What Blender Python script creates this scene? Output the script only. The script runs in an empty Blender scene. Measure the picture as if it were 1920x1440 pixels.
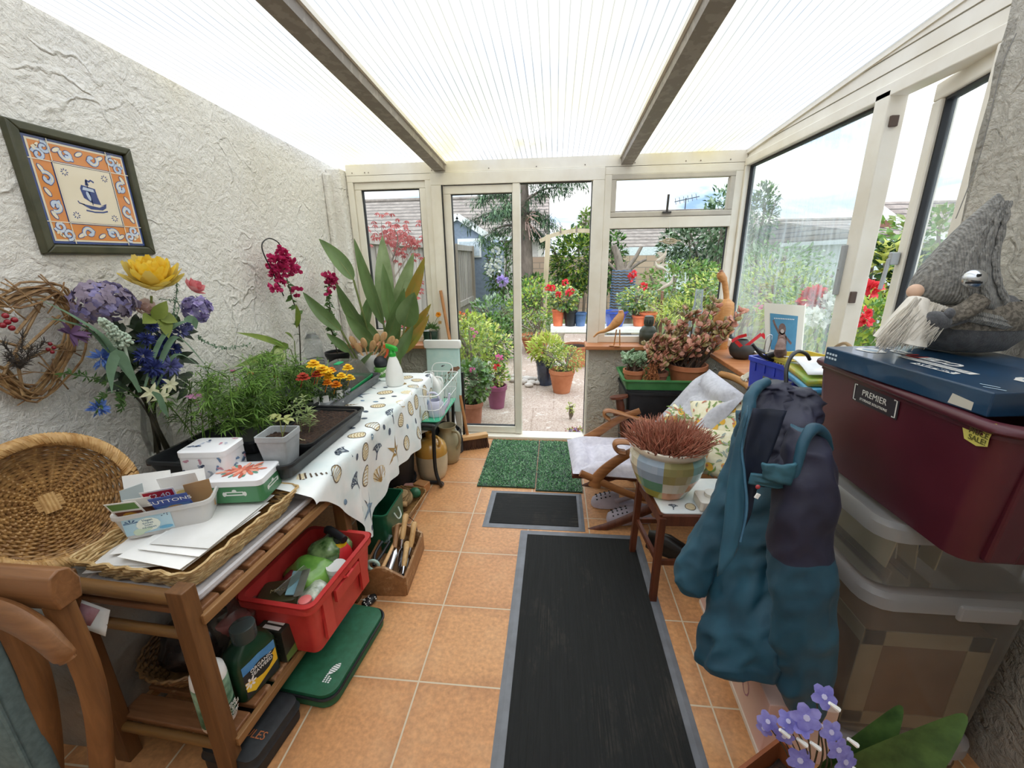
import bpy, math, random
from mathutils import Vector as V, Matrix as Mx, Euler, noise as NZ
R = random.Random(11)
SC = bpy.context.scene
COL = SC.collection
pi, sin, cos, tau = math.pi, math.sin, math.cos, math.tau
# ---------------------------------------------------------------- camera
F_PX, PITCH, ROLL, YAW, CH = 790.03, .290586, -.0151432, .1035656, 1.5
def _cam():
    cy, sy, cp, sp, cr, sr = cos(YAW), sin(YAW), cos(PITCH), sin(PITCH), cos(ROLL), sin(ROLL)
    f = V((-sy*cp, cy*cp, -sp)); r = V((cy, sy, 0)); u = r.cross(f)
    r2 = r*cr + u*sr; u2 = u*cr - r*sr
    return Mx((r2, u2, -f)).transposed()
CM = _cam()
CO = V((0, 0, CH))
cd = bpy.data.cameras.new('camera'); cam = bpy.data.objects.new('camera', cd); COL.objects.link(cam)
cam.matrix_world = Mx.Translation(CO) @ CM.to_4x4()
cd.sensor_width = 36; cd.lens = F_PX/1920*36; cd.clip_start = .02; cd.clip_end = 300
SC.camera = cam
def P(px, py, **k):
    """the point of the place seen at a photo pixel, on a plane x=, y= or z="""
    d = CM @ V((px-960, 720-py, -F_PX)); a, v = list(k.items())[0]; i = 'xyz'.index(a)
    return CO + d*((v-CO[i])/d[i])
# ---------------------------------------------------------------- materials
def H(c):
    if not isinstance(c, str): return tuple(c)[:3]
    o = []
    for i in (0, 2, 4):
        x = int(c[i:i+2], 16)/255
        o.append(x/12.92 if x <= .04045 else ((x+.055)/1.055)**2.4)
    return tuple(o)
class NT:
    def __init__(s, name):
        s.m = bpy.data.materials.new(name); s.m.use_nodes = True
        s.t = s.m.node_tree; s.n = s.t.nodes; s.n.clear()
        s.out = s.n.new('ShaderNodeOutputMaterial')
    def __call__(s, typ, ins=None, **props):
        n = s.n.new('ShaderNode'+typ)
        for k, v in props.items(): setattr(n, k, v)
        for k, v in (ins or {}).items(): s.put(n.inputs[k], v)
        return n
    def put(s, sock, v):
        if isinstance(v, bpy.types.NodeSocket): s.t.links.new(v, sock)
        elif isinstance(v, bpy.types.Node): s.t.links.new(v.outputs[0], sock)
        else:
            if isinstance(v, str): v = H(v)
            if isinstance(v, tuple) and len(v) == 3 and sock.type == 'RGBA': v = (*v, 1)
            sock.default_value = v
    def math(s, op, a, b=0.0, c=0.0):
        return s('Math', {0: a, 1: b, 2: c}, operation=op).outputs[0]
    def mix(s, f, a, b, bt='MIX'):
        n = s('Mix', data_type='RGBA', blend_type=bt)
        s.put(n.inputs[0], f); s.put(n.inputs[6], a); s.put(n.inputs[7], b); return n.outputs[2]
    def ramp(s, f, stops, interp='LINEAR'):
        n = s('ValToRGB'); s.put(n.inputs[0], f); cr = n.color_ramp; cr.interpolation = interp
        while len(cr.elements) < len(stops): cr.elements.new(.5)
        for e, (p, c) in zip(cr.elements, stops):
            e.position = p; e.color = (*H(c), 1) if isinstance(c, str) else ((c, c, c, 1) if not isinstance(c, tuple) else (*c[:3], 1))
        return n.outputs[0]
    def co(s, scale=(1, 1, 1), rot=(0, 0, 0), world=False):
        g = s('NewGeometry').outputs['Position'] if world else s('TexCoord').outputs['Object']
        return s('Mapping', {0: g, 2: rot, 3: scale}).outputs[0]
    def noise(s, vec, scale, detail=4, rough=.55, dist=0.0):
        return s('TexNoise', {'Vector': vec, 'Scale': scale, 'Detail': detail, 'Roughness': rough, 'Distortion': dist}).outputs[0]
    def bump(s, h, strength=.5, dist=.01):
        return s('Bump', {'Height': h, 'Strength': strength, 'Distance': dist}).outputs[0]
    def bsdf(s, **k):
        n = s('BsdfPrincipled')
        nm = dict(col='Base Color', rough='Roughness', metal='Metallic', normal='Normal', trans='Transmission Weight', ior='IOR', coat='Coat Weight', sheen='Sheen Weight', alpha='Alpha', sss='Subsurface Weight', spec='Specular IOR Level', emit='Emission Color', es='Emission Strength')
        for a, v in k.items(): s.put(n.inputs[nm[a]], v)
        return n
    def done(s, sh): s.put(s.out.inputs[0], sh); return s.m
_mc = {}
def mat(name, c1, c2=None, rough=.6, scale=8, bump=0, bscale=None, metal=0, det=4, lo=.35, hi=.65, stretch=(1, 1, 1), leaf=0, coat=0, sheen=0, spec=.5, alpha=1, bd=.004):
    """solid material: noise mottled between c1 and c2, optional noise relief, leaf = light let through"""
    if name in _mc: return _mc[name]
    n = NT(name); v = n.co(stretch)
    col = H(c1)
    if c2: col = n.ramp(n.noise(v, scale, det), [(lo, c1), (hi, c2)])
    kw = dict(col=col, rough=rough, metal=metal, spec=spec)
    if coat: kw['coat'] = coat
    if sheen: kw['sheen'] = sheen
    if alpha < 1: kw['alpha'] = alpha
    if bump: kw['normal'] = n.bump(n.noise(v, bscale or scale*4, 5), bump, bd)
    b = n.bsdf(**kw)
    if leaf:
        t = n('BsdfTranslucent'); n.put(t.inputs[0], col)
        b = n('MixShader', {0: leaf, 1: b, 2: t})
    _mc[name] = n.done(b); return _mc[name]
def wood(name, c1, c2, axis='x', rough=.5, scale=14, wear=None):
    if name in _mc: return _mc[name]
    n = NT(name); st = {'x': (.07, 1, 1), 'y': (1, .07, 1), 'z': (1, 1, .07)}[axis]
    v = n.co(st); f = n.noise(v, scale*3, 6, .65, .6)
    col = n.ramp(f, [(.3, c1), (.7, c2)])
    if wear:
        w = n.ramp(n.noise(n.co(), 9, 6, .7), [(.56, 0.), (.66, 1.)]); col = n.mix(w, col, H(wear))
    _mc[name] = n.done(n.bsdf(col=col, rough=rough, normal=n.bump(f, .25, .003))); return _mc[name]
def wicker(name, c1, c2):
    if name in _mc: return _mc[name]
    n = NT(name); f = n.noise(n.co(), 45, 3)
    col = n.ramp(f, [(.3, c1), (.7, c2)])
    _mc[name] = n.done(n.bsdf(col=col, rough=.55, normal=n.bump(f, .3, .002))); return _mc[name]
def glass(name, tint=(.97, .99, .98), gloss=.08, rough=.02, haze=0, hazecol='ffffff', streak=False):
    """thin clear sheet: mostly lets light straight through, mirrors a little, may carry grime"""
    if name in _mc: return _mc[name]
    n = NT(name)
    t = n('BsdfTransparent', {0: tint}); g = n('BsdfGlossy', {0: (1., 1., 1.), 1: rough})
    lw = n('LayerWeight', {0: .35}).outputs['Fresnel']
    sh = n('MixShader', {0: n.math('MULTIPLY', lw, gloss*3), 1: t, 2: g})
    if haze:
        d = n('BsdfTranslucent', {0: H(hazecol)}); d2 = n('BsdfDiffuse', {0: H(hazecol)})
        dd = n('MixShader', {0: .35, 1: d, 2: d2})
        f = haze
        if streak:
            a = n.noise(n.co((1, 46, 1.1)), 3.2, 4, .6); b = n.noise(n.co((1, 1.2, .9)), 2.4, 3)
            c = n.noise(n.co((1, 9, .25)), 5, 3)
            f = n.math('MULTIPLY', n.ramp(n.math('ADD', n.math('MULTIPLY', a, .55), n.math('MULTIPLY', c, .5)), [(.44, .12), (.64, 1.)]), n.ramp(b, [(.3, haze*.35), (.62, haze)]))
        sh = n('MixShader', {0: f, 1: sh, 2: dd})
    _mc[name] = n.done(sh); return _mc[name]
# ---------------------------------------------------------------- mesh builder
def rot(rx=0, ry=0, rz=0): return Euler((rx, ry, rz)).to_matrix()
class MB:
    def __init__(s): s.v = []; s.f = []; s.m = []; s.mi = 0
    def add(s, vs, fs):
        o = len(s.v); s.v += [tuple(x) for x in vs]
        for f in fs: s.f.append(tuple(i+o for i in f)); s.m.append(s.mi)
        return s
    def box(s, c, d, r=None):
        c = V(c); h = V(d)/2
        vs = [V((x*h.x, y*h.y, z*h.z)) for x in (-1, 1) for y in (-1, 1) for z in (-1, 1)]
        if r is not None: vs = [r @ v for v in vs]
        return s.add([c+v for v in vs], [(0, 1, 3, 2), (4, 6, 7, 5), (0, 4, 5, 1), (2, 3, 7, 6), (0, 2, 6, 4), (1, 5, 7, 3)])
    def beam(s, a, b, w, h, up=(0, 0, 1)):
        a, b = V(a), V(b); d = b-a; L = d.length; y = d.normalized(); x = y.cross(V(up)).normalized(); z = x.cross(y)
        return s.box((a+b)/2, (w, L, h), Mx((x, y, z)).transposed())
    def loft(s, rings, cap=(1, 1), closed=True, wrap=False):
        n = len(rings[0]); vs = [p for r in rings for p in r]; fs = []
        K = len(rings)
        for i in range(K if wrap else K-1):
            i2 = (i+1) % K
            for j in range(n if closed else n-1):
                k = (j+1) % n; fs.append((i*n+j, i*n+k, i2*n+k, i2*n+j))
        if not wrap and closed:
            if cap[0]: fs.append(tuple(reversed(range(n))))
            if cap[1]: fs.append(tuple((K-1)*n+j for j in range(n)))
        return s.add(vs, fs)
    def tube(s, pts, r, n=8, cap=True, closed=False, flat=None):
        pts = [V(p) for p in pts]; K = len(pts)
        rr = (lambda i: r(i/(K-1))) if callable(r) else ((lambda i: r[i]) if isinstance(r, (list, tuple)) else (lambda i: r))
        tg = []
        for i in range(K):
            a = pts[(i-1) % K if closed else max(i-1, 0)]; b = pts[(i+1) % K if closed else min(i+1, K-1)]
            d = b-a; tg.append(d.normalized() if d.length > 1e-9 else V((0, 0, 1)))
        u = tg[0].orthogonal().normalized()
        if flat: u = (V(flat[2]) - tg[0]*V(flat[2]).dot(tg[0])).normalized()
        rings = []
        for i in range(K):
            t = tg[i]; u = (u - t*u.dot(t)); u = u.normalized() if u.length > 1e-6 else t.orthogonal().normalized()
            if flat:
                u2 = V(flat[2]) - t*V(flat[2]).dot(t)
                if u2.length > 1e-3: u = u2.normalized()
            w = t.cross(u); ra, rb = (rr(i)*flat[0], rr(i)*flat[1]) if flat else (rr(i), rr(i))
            rings.append([pts[i] + u*(ra*cos(tau*j/n)) + w*(rb*sin(tau*j/n)) for j in range(n)])
        return s.loft(rings, (cap, cap), wrap=closed)
    def lathe(s, prof, n=24, c=(0, 0, 0), cap=(1, 0), sx=1, sy=1):
        c = V(c)
        return s.loft([[c+V((r*cos(tau*j/n)*sx, r*sin(tau*j/n)*sy, z)) for j in range(n)] for r, z in prof], cap)
    def grid(s, f, nu, nv):
        vs = [f(i/nu, j/nv) for j in range(nv+1) for i in range(nu+1)]
        return s.add(vs, [(j*(nu+1)+i, j*(nu+1)+i+1, (j+1)*(nu+1)+i+1, (j+1)*(nu+1)+i) for j in range(nv) for i in range(nu)])
    def ell(s, c, r, nu=12, nv=8, m=None):
        c = V(c); r = (r, r, r) if not isinstance(r, (tuple, list, V)) else r
        rings = []
        for j in range(nv+1):
            t = -pi/2+pi*j/nv; q = max(cos(t), .02)
            rings.append([V((q*cos(tau*i/nu)*r[0], q*sin(tau*i/nu)*r[1], sin(t)*r[2])) for i in range(nu)])
        if m is not None: rings = [[m @ p for p in q] for q in rings]
        return s.loft([[c+p for p in q] for q in rings])
    def poly(s, pts): return s.add(pts, [tuple(range(len(pts)))])
    def prism(s, pts, h):
        n = len(pts); h = V(h); pts = [V(p) for p in pts]
        return s.add(pts+[p+h for p in pts], [tuple(reversed(range(n))), tuple(range(n, 2*n))]+[(i, (i+1) % n, n+(i+1) % n, n+i) for i in range(n)])
    def leaf(s, a, d, up, L, w, curl=.3, fold=.25, n=4, tip=1.0):
        """one folded blade: base a, direction d, face normal up"""
        a, d, up = V(a), V(d).normalized(), V(up)
        sd = d.cross(up); sd = sd.normalized() if sd.length > 1e-4 else d.orthogonal().normalized(); up = sd.cross(d)
        vs = []
        for i in range(n+1):
            t = i/n; p = a + d*(L*t*(1-.25*abs(curl)*t)) - up*(curl*L*t*t)
            q = w*.5*(sin(pi*min(t**.8*tip, 1))+.06*(1-t))
            vs += [p-sd*q+up*(fold*q), p, p+sd*q+up*(fold*q)]
        return s.add(vs, [(3*i+k, 3*i+k+1, 3*i+k+4, 3*i+k+3) for i in range(n) for k in (0, 1)])
    def map(s, fn): s.v = [tuple(fn(V(p))) for p in s.v]; return s
def rring(cx, cy, z, hx, hy, rad=.02, k=4):
    """rounded rectangle ring at height z"""
    o = []
    for q, (sx, sy) in enumerate(((1, 1), (-1, 1), (-1, -1), (1, -1))):
        for i in range(k+1):
            a = pi/2*(q+i/k); o.append(V((cx+sx*(hx-rad)+rad*cos(a), cy+sy*(hy-rad)+rad*sin(a), z)))
    return o
def tub(mb, hx, hy, h, taper=.9, wall=.006, rad=.02, lip=0, z0=0, lipz=.012, c=(0, 0)):
    """open box with rounded corners, floor and optional turned-out rim"""
    cx, cy = c; a, b = hx*taper, hy*taper
    rings = [rring(cx, cy, z0, a, b, rad), rring(cx, cy, z0+h-(lipz if lip else 0), hx, hy, rad)]
    if lip: rings += [rring(cx, cy, z0+h-lipz, hx+lip, hy+lip, rad+lip), rring(cx, cy, z0+h, hx+lip, hy+lip, rad+lip)]
    else: rings += [rring(cx, cy, z0+h, hx, hy, rad)]
    rings += [rring(cx, cy, z0+h, hx-wall, hy-wall, rad), rring(cx, cy, z0+wall, a-wall, b-wall, rad)]
    mb.loft(rings); return mb
# ---------------------------------------------------------------- objects
PM = {}
def thing(name, label, cat, loc=(0, 0, 0), rz=0, group=None, rx=0, ry=0):
    o = bpy.data.objects.new(name, None); COL.objects.link(o); o.empty_display_size = .05
    o.location = loc; o.rotation_euler = (rx, ry, rz); PM[o.name] = Mx.Translation(V(loc)) @ Euler((rx, ry, rz)).to_matrix().to_4x4()
    o['label'] = label; o['category'] = cat
    if group: o['group'] = group
    return o
def part(name, mb, mats, par=None, smooth=True, bevel=0, solid=0, sub=0, world=False, label=None, kind=None, ang=50):
    me = bpy.data.meshes.new(name); vs = mb.v
    if world and par is not None:
        iv = PM[par.name].inverted(); vs = [tuple(iv @ V(p)) for p in vs]
    me.from_pydata(vs, [], mb.f); me.update()
    if not isinstance(mats, (list, tuple)): mats = [mats]
    for m in mats: me.materials.append(m)
    me.polygons.foreach_set('material_index', mb.m)
    if smooth:
        me.polygons.foreach_set('use_smooth', [True]*len(me.polygons))
        try: me.set_sharp_from_angle(angle=math.radians(ang))
        except Exception: pass
    o = bpy.data.objects.new(name, me); COL.objects.link(o)
    if par is not None: o.parent = par; PM[o.name] = PM[par.name]
    else: PM[o.name] = Mx()
    if solid: md = o.modifiers.new('s', 'SOLIDIFY'); md.thickness = solid; md.offset = 0
    if sub: md = o.modifiers.new('u', 'SUBSURF'); md.levels = md.render_levels = sub
    if bevel: md = o.modifiers.new('b', 'BEVEL'); md.width = bevel; md.segments = 2; md.limit_method = 'ANGLE'; md.angle_limit = .7
    if label: o['label'] = label
    if kind: o['kind'] = kind
    return o
def solo(name, label, cat, mb, mats, group=None, origin=None, **k):
    """a thing that is one mesh, its origin at its base"""
    if origin is None:
        xs = [p[0] for p in mb.v]; ys = [p[1] for p in mb.v]; origin = ((min(xs)+max(xs))/2, (min(ys)+max(ys))/2, min(p[2] for p in mb.v))
    org = V(origin); mb.v = [tuple(V(p)-org) for p in mb.v]
    o = part(name, mb, mats, None, **k); o.location = org; PM[o.name] = Mx.Translation(org)
    o['label'] = label; o['category'] = cat
    if group: o['group'] = group
    return o
def struct(name, mb, mats, par=None, **k):
    o = part(name, mb, mats, par, **k)
    if par is None: o['kind'] = 'structure'
    return o
def clone(root, loc, rz=None, label=None, group=None, scale=None):
    c = root.copy(); COL.objects.link(c); c.location = loc
    if rz is not None: c.rotation_euler = (0, 0, rz)
    if scale: c.scale = (scale,)*3
    if label: c['label'] = label
    if group: c['group'] = group
    for ch in root.children:
        d = ch.copy(); COL.objects.link(d); d.parent = c
        for g in ch.children:
            e = g.copy(); COL.objects.link(e); e.parent = d
    PM[c.name] = Mx.Translation(V(loc)) @ Euler(c.rotation_euler).to_matrix().to_4x4()
    return c
def text(name, body, par, m, size, loc, ax=(1, 0, 0), ay=(0, 1, 0), al='CENTER', shear=0, sp=1.0, world=False, ex=.0004, xs=1.0, bold=0):
    cu = bpy.data.curves.new(name, 'FONT'); cu.body = body; cu.size = size; cu.align_x = al; cu.align_y = 'CENTER'
    cu.extrude = ex; cu.shear = shear; cu.space_character = sp; cu.offset = bold; cu.resolution_u = 3
    co = bpy.data.objects.new(name, cu); COL.objects.link(co)
    me = bpy.data.meshes.new_from_object(co); bpy.data.objects.remove(co); bpy.data.curves.remove(cu)
    me.materials.clear(); me.materials.append(m); me.name = name
    o = bpy.data.objects.new(name, me); COL.objects.link(o); o.parent = par
    x = V(ax).normalized(); y = V(ay); y = (y-x*y.dot(x)).normalized(); z = x.cross(y)
    mt = Mx((x*xs, y, z)).transposed().to_4x4(); mt.translation = V(loc)
    if world: mt = PM[par.name].inverted() @ mt
    o.matrix_local = mt
    return o
def leafcloud(mb, c, r, n, L, w, up=.5, seed=1, shell=.45, curl=.25, flat=0, segs=2, nm=1):
    """many small folded leaves filling an ellipsoid"""
    q = random.Random(seed); c = V(c)
    for i in range(n):
        d = V((q.gauss(0, 1), q.gauss(0, 1), q.gauss(0, 1))).normalized()
        k = shell+(1-shell)*q.random()**.6
        p = c + V((d.x*r[0], d.y*r[1], d.z*r[2]))*k
        dr = (d + V((q.uniform(-.8, .8), q.uniform(-.8, .8), q.uniform(-.8, .8)+up*.3))).normalized()
        nu = V((q.uniform(-.7, .7), q.uniform(-.7, .7), 1)).normalized()
        s = q.uniform(.7, 1.25); mb.mi = q.randrange(nm)
        mb.leaf(p, dr, nu, L*s, w*s, curl*q.uniform(.3, 1.6), .2, segs)
    return mb
def arc(c, r, a0, a1, n, u=(1, 0, 0), v=(0, 0, 1)):
    c, u, v = V(c), V(u), V(v)
    return [c+u*(r*cos(a0+(a1-a0)*i/n))+v*(r*sin(a0+(a1-a0)*i/n)) for i in range(n+1)]
def bez(pts, n=12):
    """smooth curve through points (Catmull-Rom)"""
    p = [V(x) for x in pts]; p = [p[0]*2-p[1]]+p+[p[-1]*2-p[-2]]; o = []
    m = max(1, n//(len(p)-3))
    for i in range(1, len(p)-2):
        for k in range(m):
            t = k/m; a, b, c, d = p[i-1], p[i], p[i+1], p[i+2]
            o.append(.5*((2*b)+(c-a)*t+(2*a-5*b+4*c-d)*t*t+(3*b-a-3*c+d)*t**3))
    o.append(p[-2]); return o
def crease(mb, n, amp, f, seed=0.0):
    """push ring-lofted cloth in and out along sharp folds; n points to a ring"""
    K = len(mb.v)//n; o = []
    for i in range(K):
        ring = [V(p) for p in mb.v[i*n:(i+1)*n]]; c = sum(ring, V())/n
        for p in ring:
            a = NZ.noise(V((p.x*f[0]+seed, p.y*f[1], p.z*f[2]))); b = NZ.noise(V((p.x*f[0]*2.3+seed+9, p.y*f[1]*2.3+p.z*6, p.z*f[2]*2.1)))
            d = p-c; d.z *= .3; o.append(tuple(p+d.normalized()*(amp*(.5-1.5*abs(a))+amp*.55*(.4-1.4*abs(b)))))
    mb.v = o; return mb
def at2(o, px, py, **k): return PM[o.name].inverted() @ P(px, py, **k)
# ================================================================ light
w = bpy.data.worlds.new('sky'); SC.world = w; w.use_nodes = True
t = w.node_tree; t.nodes.clear()
class WT(NT):
    def __init__(s, t): s.t = t; s.n = t.nodes
n = WT(t)
tc = n('TexCoord').outputs['Generated']
sep = n('SeparateXYZ', {0: tc})
el = sep.outputs[2]
mp = n('Mapping', {0: tc, 3: (1.6, 1.6, 6.5)}).outputs[0]
cl = n.noise(mp, 2.1, 6, .55, .5)
blue = n.ramp(cl, [(.36, (.30, .45, .80)), (.45, (.62, .74, .95)), (.54, (1., 1., 1.)), (.75, (1.1, 1.1, 1.12))])
ov = n.ramp(el, [(.0, .62), (.12, .78), (.42, 1.15), (1., 2.2)])
skyc = n.mix(1, blue, ov, 'MULTIPLY')
bg = n('Background', {0: skyc, 1: SKY if 'SKY' in globals() else 1.5})
o_ = n('OutputWorld'); n.put(o_.inputs[0], bg)
sl = bpy.data.lights.new('sun', 'SUN'); sl.energy = .8; sl.angle = .35; sl.color = (1, .96, .9)
so = bpy.data.objects.new('sun', sl); COL.objects.link(so); so.rotation_euler = Euler((math.radians(34), math.radians(20), 0))
SC.view_settings.view_transform = 'Standard'; SC.view_settings.look = 'None'; SC.view_settings.gamma = 1
SC.view_settings.use_curve_mapping = False; SC.view_settings.exposure = .55
SC.cycles.max_bounces = 8; SC.cycles.transparent_max_bounces = 24; SC.cycles.diffuse_bounces = 4; SC.cycles.glossy_bounces = 3
SC.cycles.sample_clamp_indirect = 6; SC.cycles.caustics_reflective = False; SC.cycles.caustics_refractive = False
# ================================================================ room materials
def plaster(name, c1, c2, k=1.0):
    n = NT(name); v = n.co()
    a = n.noise(v, 38, 6, .62, .8)                       # fine stipple
    b = n('TexVoronoi', {'Vector': n('MixRGB', {0: .35, 1: v, 2: n('TexNoise', {'Vector': v, 'Scale': 4., 'Detail': 3.}).outputs[1]}).outputs[0], 'Scale': 5.5}, feature='DISTANCE_TO_EDGE').outputs[0]
    ridge = n.ramp(b, [(0, 1.), (.02, .75), (.05, 0.)])
    br = n.noise(v, 3.2, 2); ridge = n.math('MULTIPLY', ridge, n.ramp(br, [(.46, 0.), (.6, 1.)]))
    d = n.noise(v, 13, 5, .6, 1.6)
    h = n.math('ADD', n.math('MULTIPLY', a, .75), n.math('ADD', n.math('MULTIPLY', ridge, .5), n.math('MULTIPLY', d, 1.0)))
    col = n.ramp(n.noise(v, 2.3, 5), [(.35, c1), (.7, c2)])
    return n.done(n.bsdf(col=col, rough=.85, normal=n.bump(h, .85*k, .022)))
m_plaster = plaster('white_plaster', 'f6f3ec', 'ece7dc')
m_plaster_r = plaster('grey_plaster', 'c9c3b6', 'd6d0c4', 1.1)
m_upvc = mat('aged_white_upvc', 'efeadd', 'e6dfcf', rough=.4, scale=6)
m_upvc_d = mat('dull_aluminium', 'bdb6a9', 'cbc4b6', rough=.45, scale=7)
m_seal = mat('black_rubber_seal', '17181a', rough=.6)
m_rafter = mat('grey_rafter_metal', '857c72', '968d82', rough=.5, scale=20, lo=.5, hi=.56)
m_sill = wood('terracotta_sill', 'a9673f', 'c58a5c', 'x', .45)
m_metal = mat('bright_metal', 'cfd2d6', rough=.25, metal=1)
m_blackmetal = mat('black_metal', '1c1c1d', rough=.4)
m_white = mat('white_plastic', 'f2f2ef', rough=.35)
m_black = mat('black_plastic', '1b1c1e', '232427', rough=.42, scale=20)
m_soil = mat('dark_compost', '1d130d', '4b3426', rough=.95, scale=90, bump=1, bscale=110, bd=.01)
m_glass = glass('window_glass', gloss=.05)
m_glass_wet = glass('streaky_wet_glass', gloss=.06, haze=.34, hazecol='dfe9ea', streak=True)
def tiles():
    n = NT('terracotta_floor_tiles'); v = n.co()
    mv = n('Mapping', {0: v, 1: (.483+.348*10, -1.139+.36*10, 0)}).outputs[0]
    b = n('TexBrick', {'Vector': mv, 'Color1': 'd29b68', 'Color2': 'cb9260', 'Mortar': 'd0bda2', 'Scale': 1., 'Mortar Size': .0035, 'Mortar Smooth': .25, 'Brick Width': .348, 'Row Height': .36, 'Bias': 0.}, offset=0, squash=1)
    # mottling, and a darker fired edge to each tile
    sx = n('SeparateXYZ', {0: mv})
    fx = n.math('ABSOLUTE', n.math('SUBTRACT', n.math('FRACT', n.math('DIVIDE', sx.outputs[0], .348)), .5))
    fy = n.math('ABSOLUTE', n.math('SUBTRACT', n.math('FRACT', n.math('DIVIDE', sx.outputs[1], .36)), .5))
    e = n.math('MAXIMUM', fx, fy)
    nz = n.noise(v, 7, 6, .65, .4)
    ef = n.ramp(n.math('ADD', e, n.math('MULTIPLY', n.math('SUBTRACT', nz, .5), .35)), [(.36, 0.), (.55, 1.)])
    c = n.mix(n.math('MULTIPLY', ef, .65), b.outputs[0], 'a8744c', 'MIX')
    c = n.mix(.5, c, n.ramp(n.noise(v, 60, 4), [(.3, (.5, .48, .46)), (.7, (1.25, 1.22, 1.2))]), 'MULTIPLY')
    c = n.mix(n.ramp(n.noise(v, 3, 5, .7), [(.5, 0.), (.75, .45)]), c, 'dfb283')
    c = n.mix(b.outputs[1], c, 'cdbb9f')
    return n.done(n.bsdf(col=c, rough=.42, normal=n.bump(n.math('SUBTRACT', n.math('MULTIPLY', n.noise(v, 90, 3), .15), b.outputs[1]), .35, .003)))
m_tiles = tiles()
def polycarb():
    n = NT('ribbed_polycarbonate'); v = n.co()
    x = n('SeparateXYZ', {0: v}).outputs[0]
    f = n.math('FRACT', n.math('DIVIDE', x, .036))
    rib = n.math('GREATER_THAN', n.math('ABSOLUTE', n.math('SUBTRACT', f, .5)), .425)
    st = n.noise(n.co((1, .32, 1)), 2.1, 5, .6)
    y = n('SeparateXYZ', {0: v}).outputs[1]
    yel = n.math('MULTIPLY', n.ramp(st, [(.44, 0.), (.63, 1.)]), n.ramp(n.math('DIVIDE', y, 3.4), [(.35, .25), (1., 1.)]))
    spots = n.ramp(n.noise(v, 55, 2), [(.735, 0.), (.755, 1.)])
    tcol = n.mix(yel, (.58, .58, .565), (.60, .52, .26))
    tcol = n.mix(n.math('MULTIPLY', rib, .8), tcol, (.22, .22, .20))
    tcol = n.mix(n.math('MULTIPLY', spots, .6), tcol, (.2, .2, .18))
    t = n('BsdfTransparent'); n.put(t.inputs[0], tcol)
    d = n('BsdfTranslucent', {0: tcol}); g = n('BsdfGlossy', {0: (1., 1., 1.), 1: .2})
    a = n('MixShader', {0: .62, 1: t, 2: d})
    return n.done(n('MixShader', {0: .03, 1: a, 2: g}))
m_roof = polycarb()
# ================================================================ room shell
XL, XR, YE, YB = -1.72, 1.30, 3.42, -.85
def rz_(y): return 2.19+.066*(3.42-y)
mb = MB().box(((XL+XR)/2, (YE+YB)/2, -.05), (XR-XL+.3, YE-YB+.06, .1)); struct('floor', mb, m_tiles, smooth=False)
def side_wall(x0, x1, y0, y1):
    m = MB()
    m.prism([(x0, y0, 0), (x0, y1, 0), (x0, y1, rz_(y1)), (x0, y0, rz_(y0))], (x1-x0, 0, 0)); return m
struct('wall_left', side_wall(XL-.14, XL, YB, YE+.06), m_plaster, smooth=False)
mb = MB(); mb.box((-1.665, 3.37, 1.08), (.11, .12, 2.16)); mb.box((-1.70, 3.30, 1.06), (.04, .1, 2.12))
struct('trim_1', mb, m_plaster, smooth=False, bevel=.012)
struct('wall_back', MB().box(((XL+XR)/2, YB-.06, 1.25), (XR-XL+.3, .12, 2.5)), m_plaster, smooth=False)
# right: solid rough wall near the camera, with an uneven plastered edge, then a low wall under the window
mb = MB()
prof = []
q = random.Random(5)
for i in range(26):
    z = rz_(1.55)*i/25; prof.append((1.600+.02*sin(z*3.1+1)+q.uniform(-.006, .006), z))
for (a, b) in zip(prof[:-1], prof[1:]):
    m0 = [(XR, YB, a[1]), (XR, a[0], a[1]), (XR+.03, a[0]+.012, a[1]), (XR+.14, a[0]+.012, a[1]), (XR+.14, YB, a[1])]
    m1 = [(p[0], p[1] if p[1] == YB else p[1]-a[0]+b[0], b[1]) for p in m0]
    n0 = len(mb.v); mb.add(m0+m1, [(i, i+1, i+6, i+5) for i in range(4)])
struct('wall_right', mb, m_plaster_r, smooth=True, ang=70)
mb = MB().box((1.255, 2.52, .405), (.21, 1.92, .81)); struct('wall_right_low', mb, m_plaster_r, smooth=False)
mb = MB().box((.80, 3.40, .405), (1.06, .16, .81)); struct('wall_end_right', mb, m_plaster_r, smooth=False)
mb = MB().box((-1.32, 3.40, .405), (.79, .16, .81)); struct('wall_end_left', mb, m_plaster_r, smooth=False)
mb = MB().box((1.23, 2.52, .825), (.28, 1.9, .03)); mb.box((.70, 3.345, .825), (.92, .22, .03)); struct('trim_2', mb, m_sill, smooth=False, bevel=.005)
mb = MB().box((-1.32, 3.345, .825), (.80, .22, .03)); struct('trim_3', mb, m_sill, smooth=False, bevel=.005)
# roof sheets and rafters
mb = MB()
for x0, x1 in ((XL-.1, XR+.25),):
    mb.add([(x0, YB-.1, rz_(YB-.1)), (x1, YB-.1, rz_(YB-.1)), (x1, YE+.12, rz_(YE+.12)), (x0, YE+.12, rz_(YE+.12))], [(0, 3, 2, 1)])
struct('ceiling', mb, m_roof, smooth=False)
for i, x in enumerate((-.868, .495)):
    mb = MB(); mb.beam((x, YB, rz_(YB)-.036), (x, YE+.0, rz_(YE)-.036), .082, .062)
    mb.mi = 1; mb.beam((x+.047, YB, rz_(YB)-.014), (x+.047, YE, rz_(YE)-.014), .012, .02); mb.beam((x-.047, YB, rz_(YB)-.014), (x-.047, YE, rz_(YE)-.014), .012, .02)
    struct('trim_%d' % (4+i), mb, [m_rafter, m_upvc], smooth=False)
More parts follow.
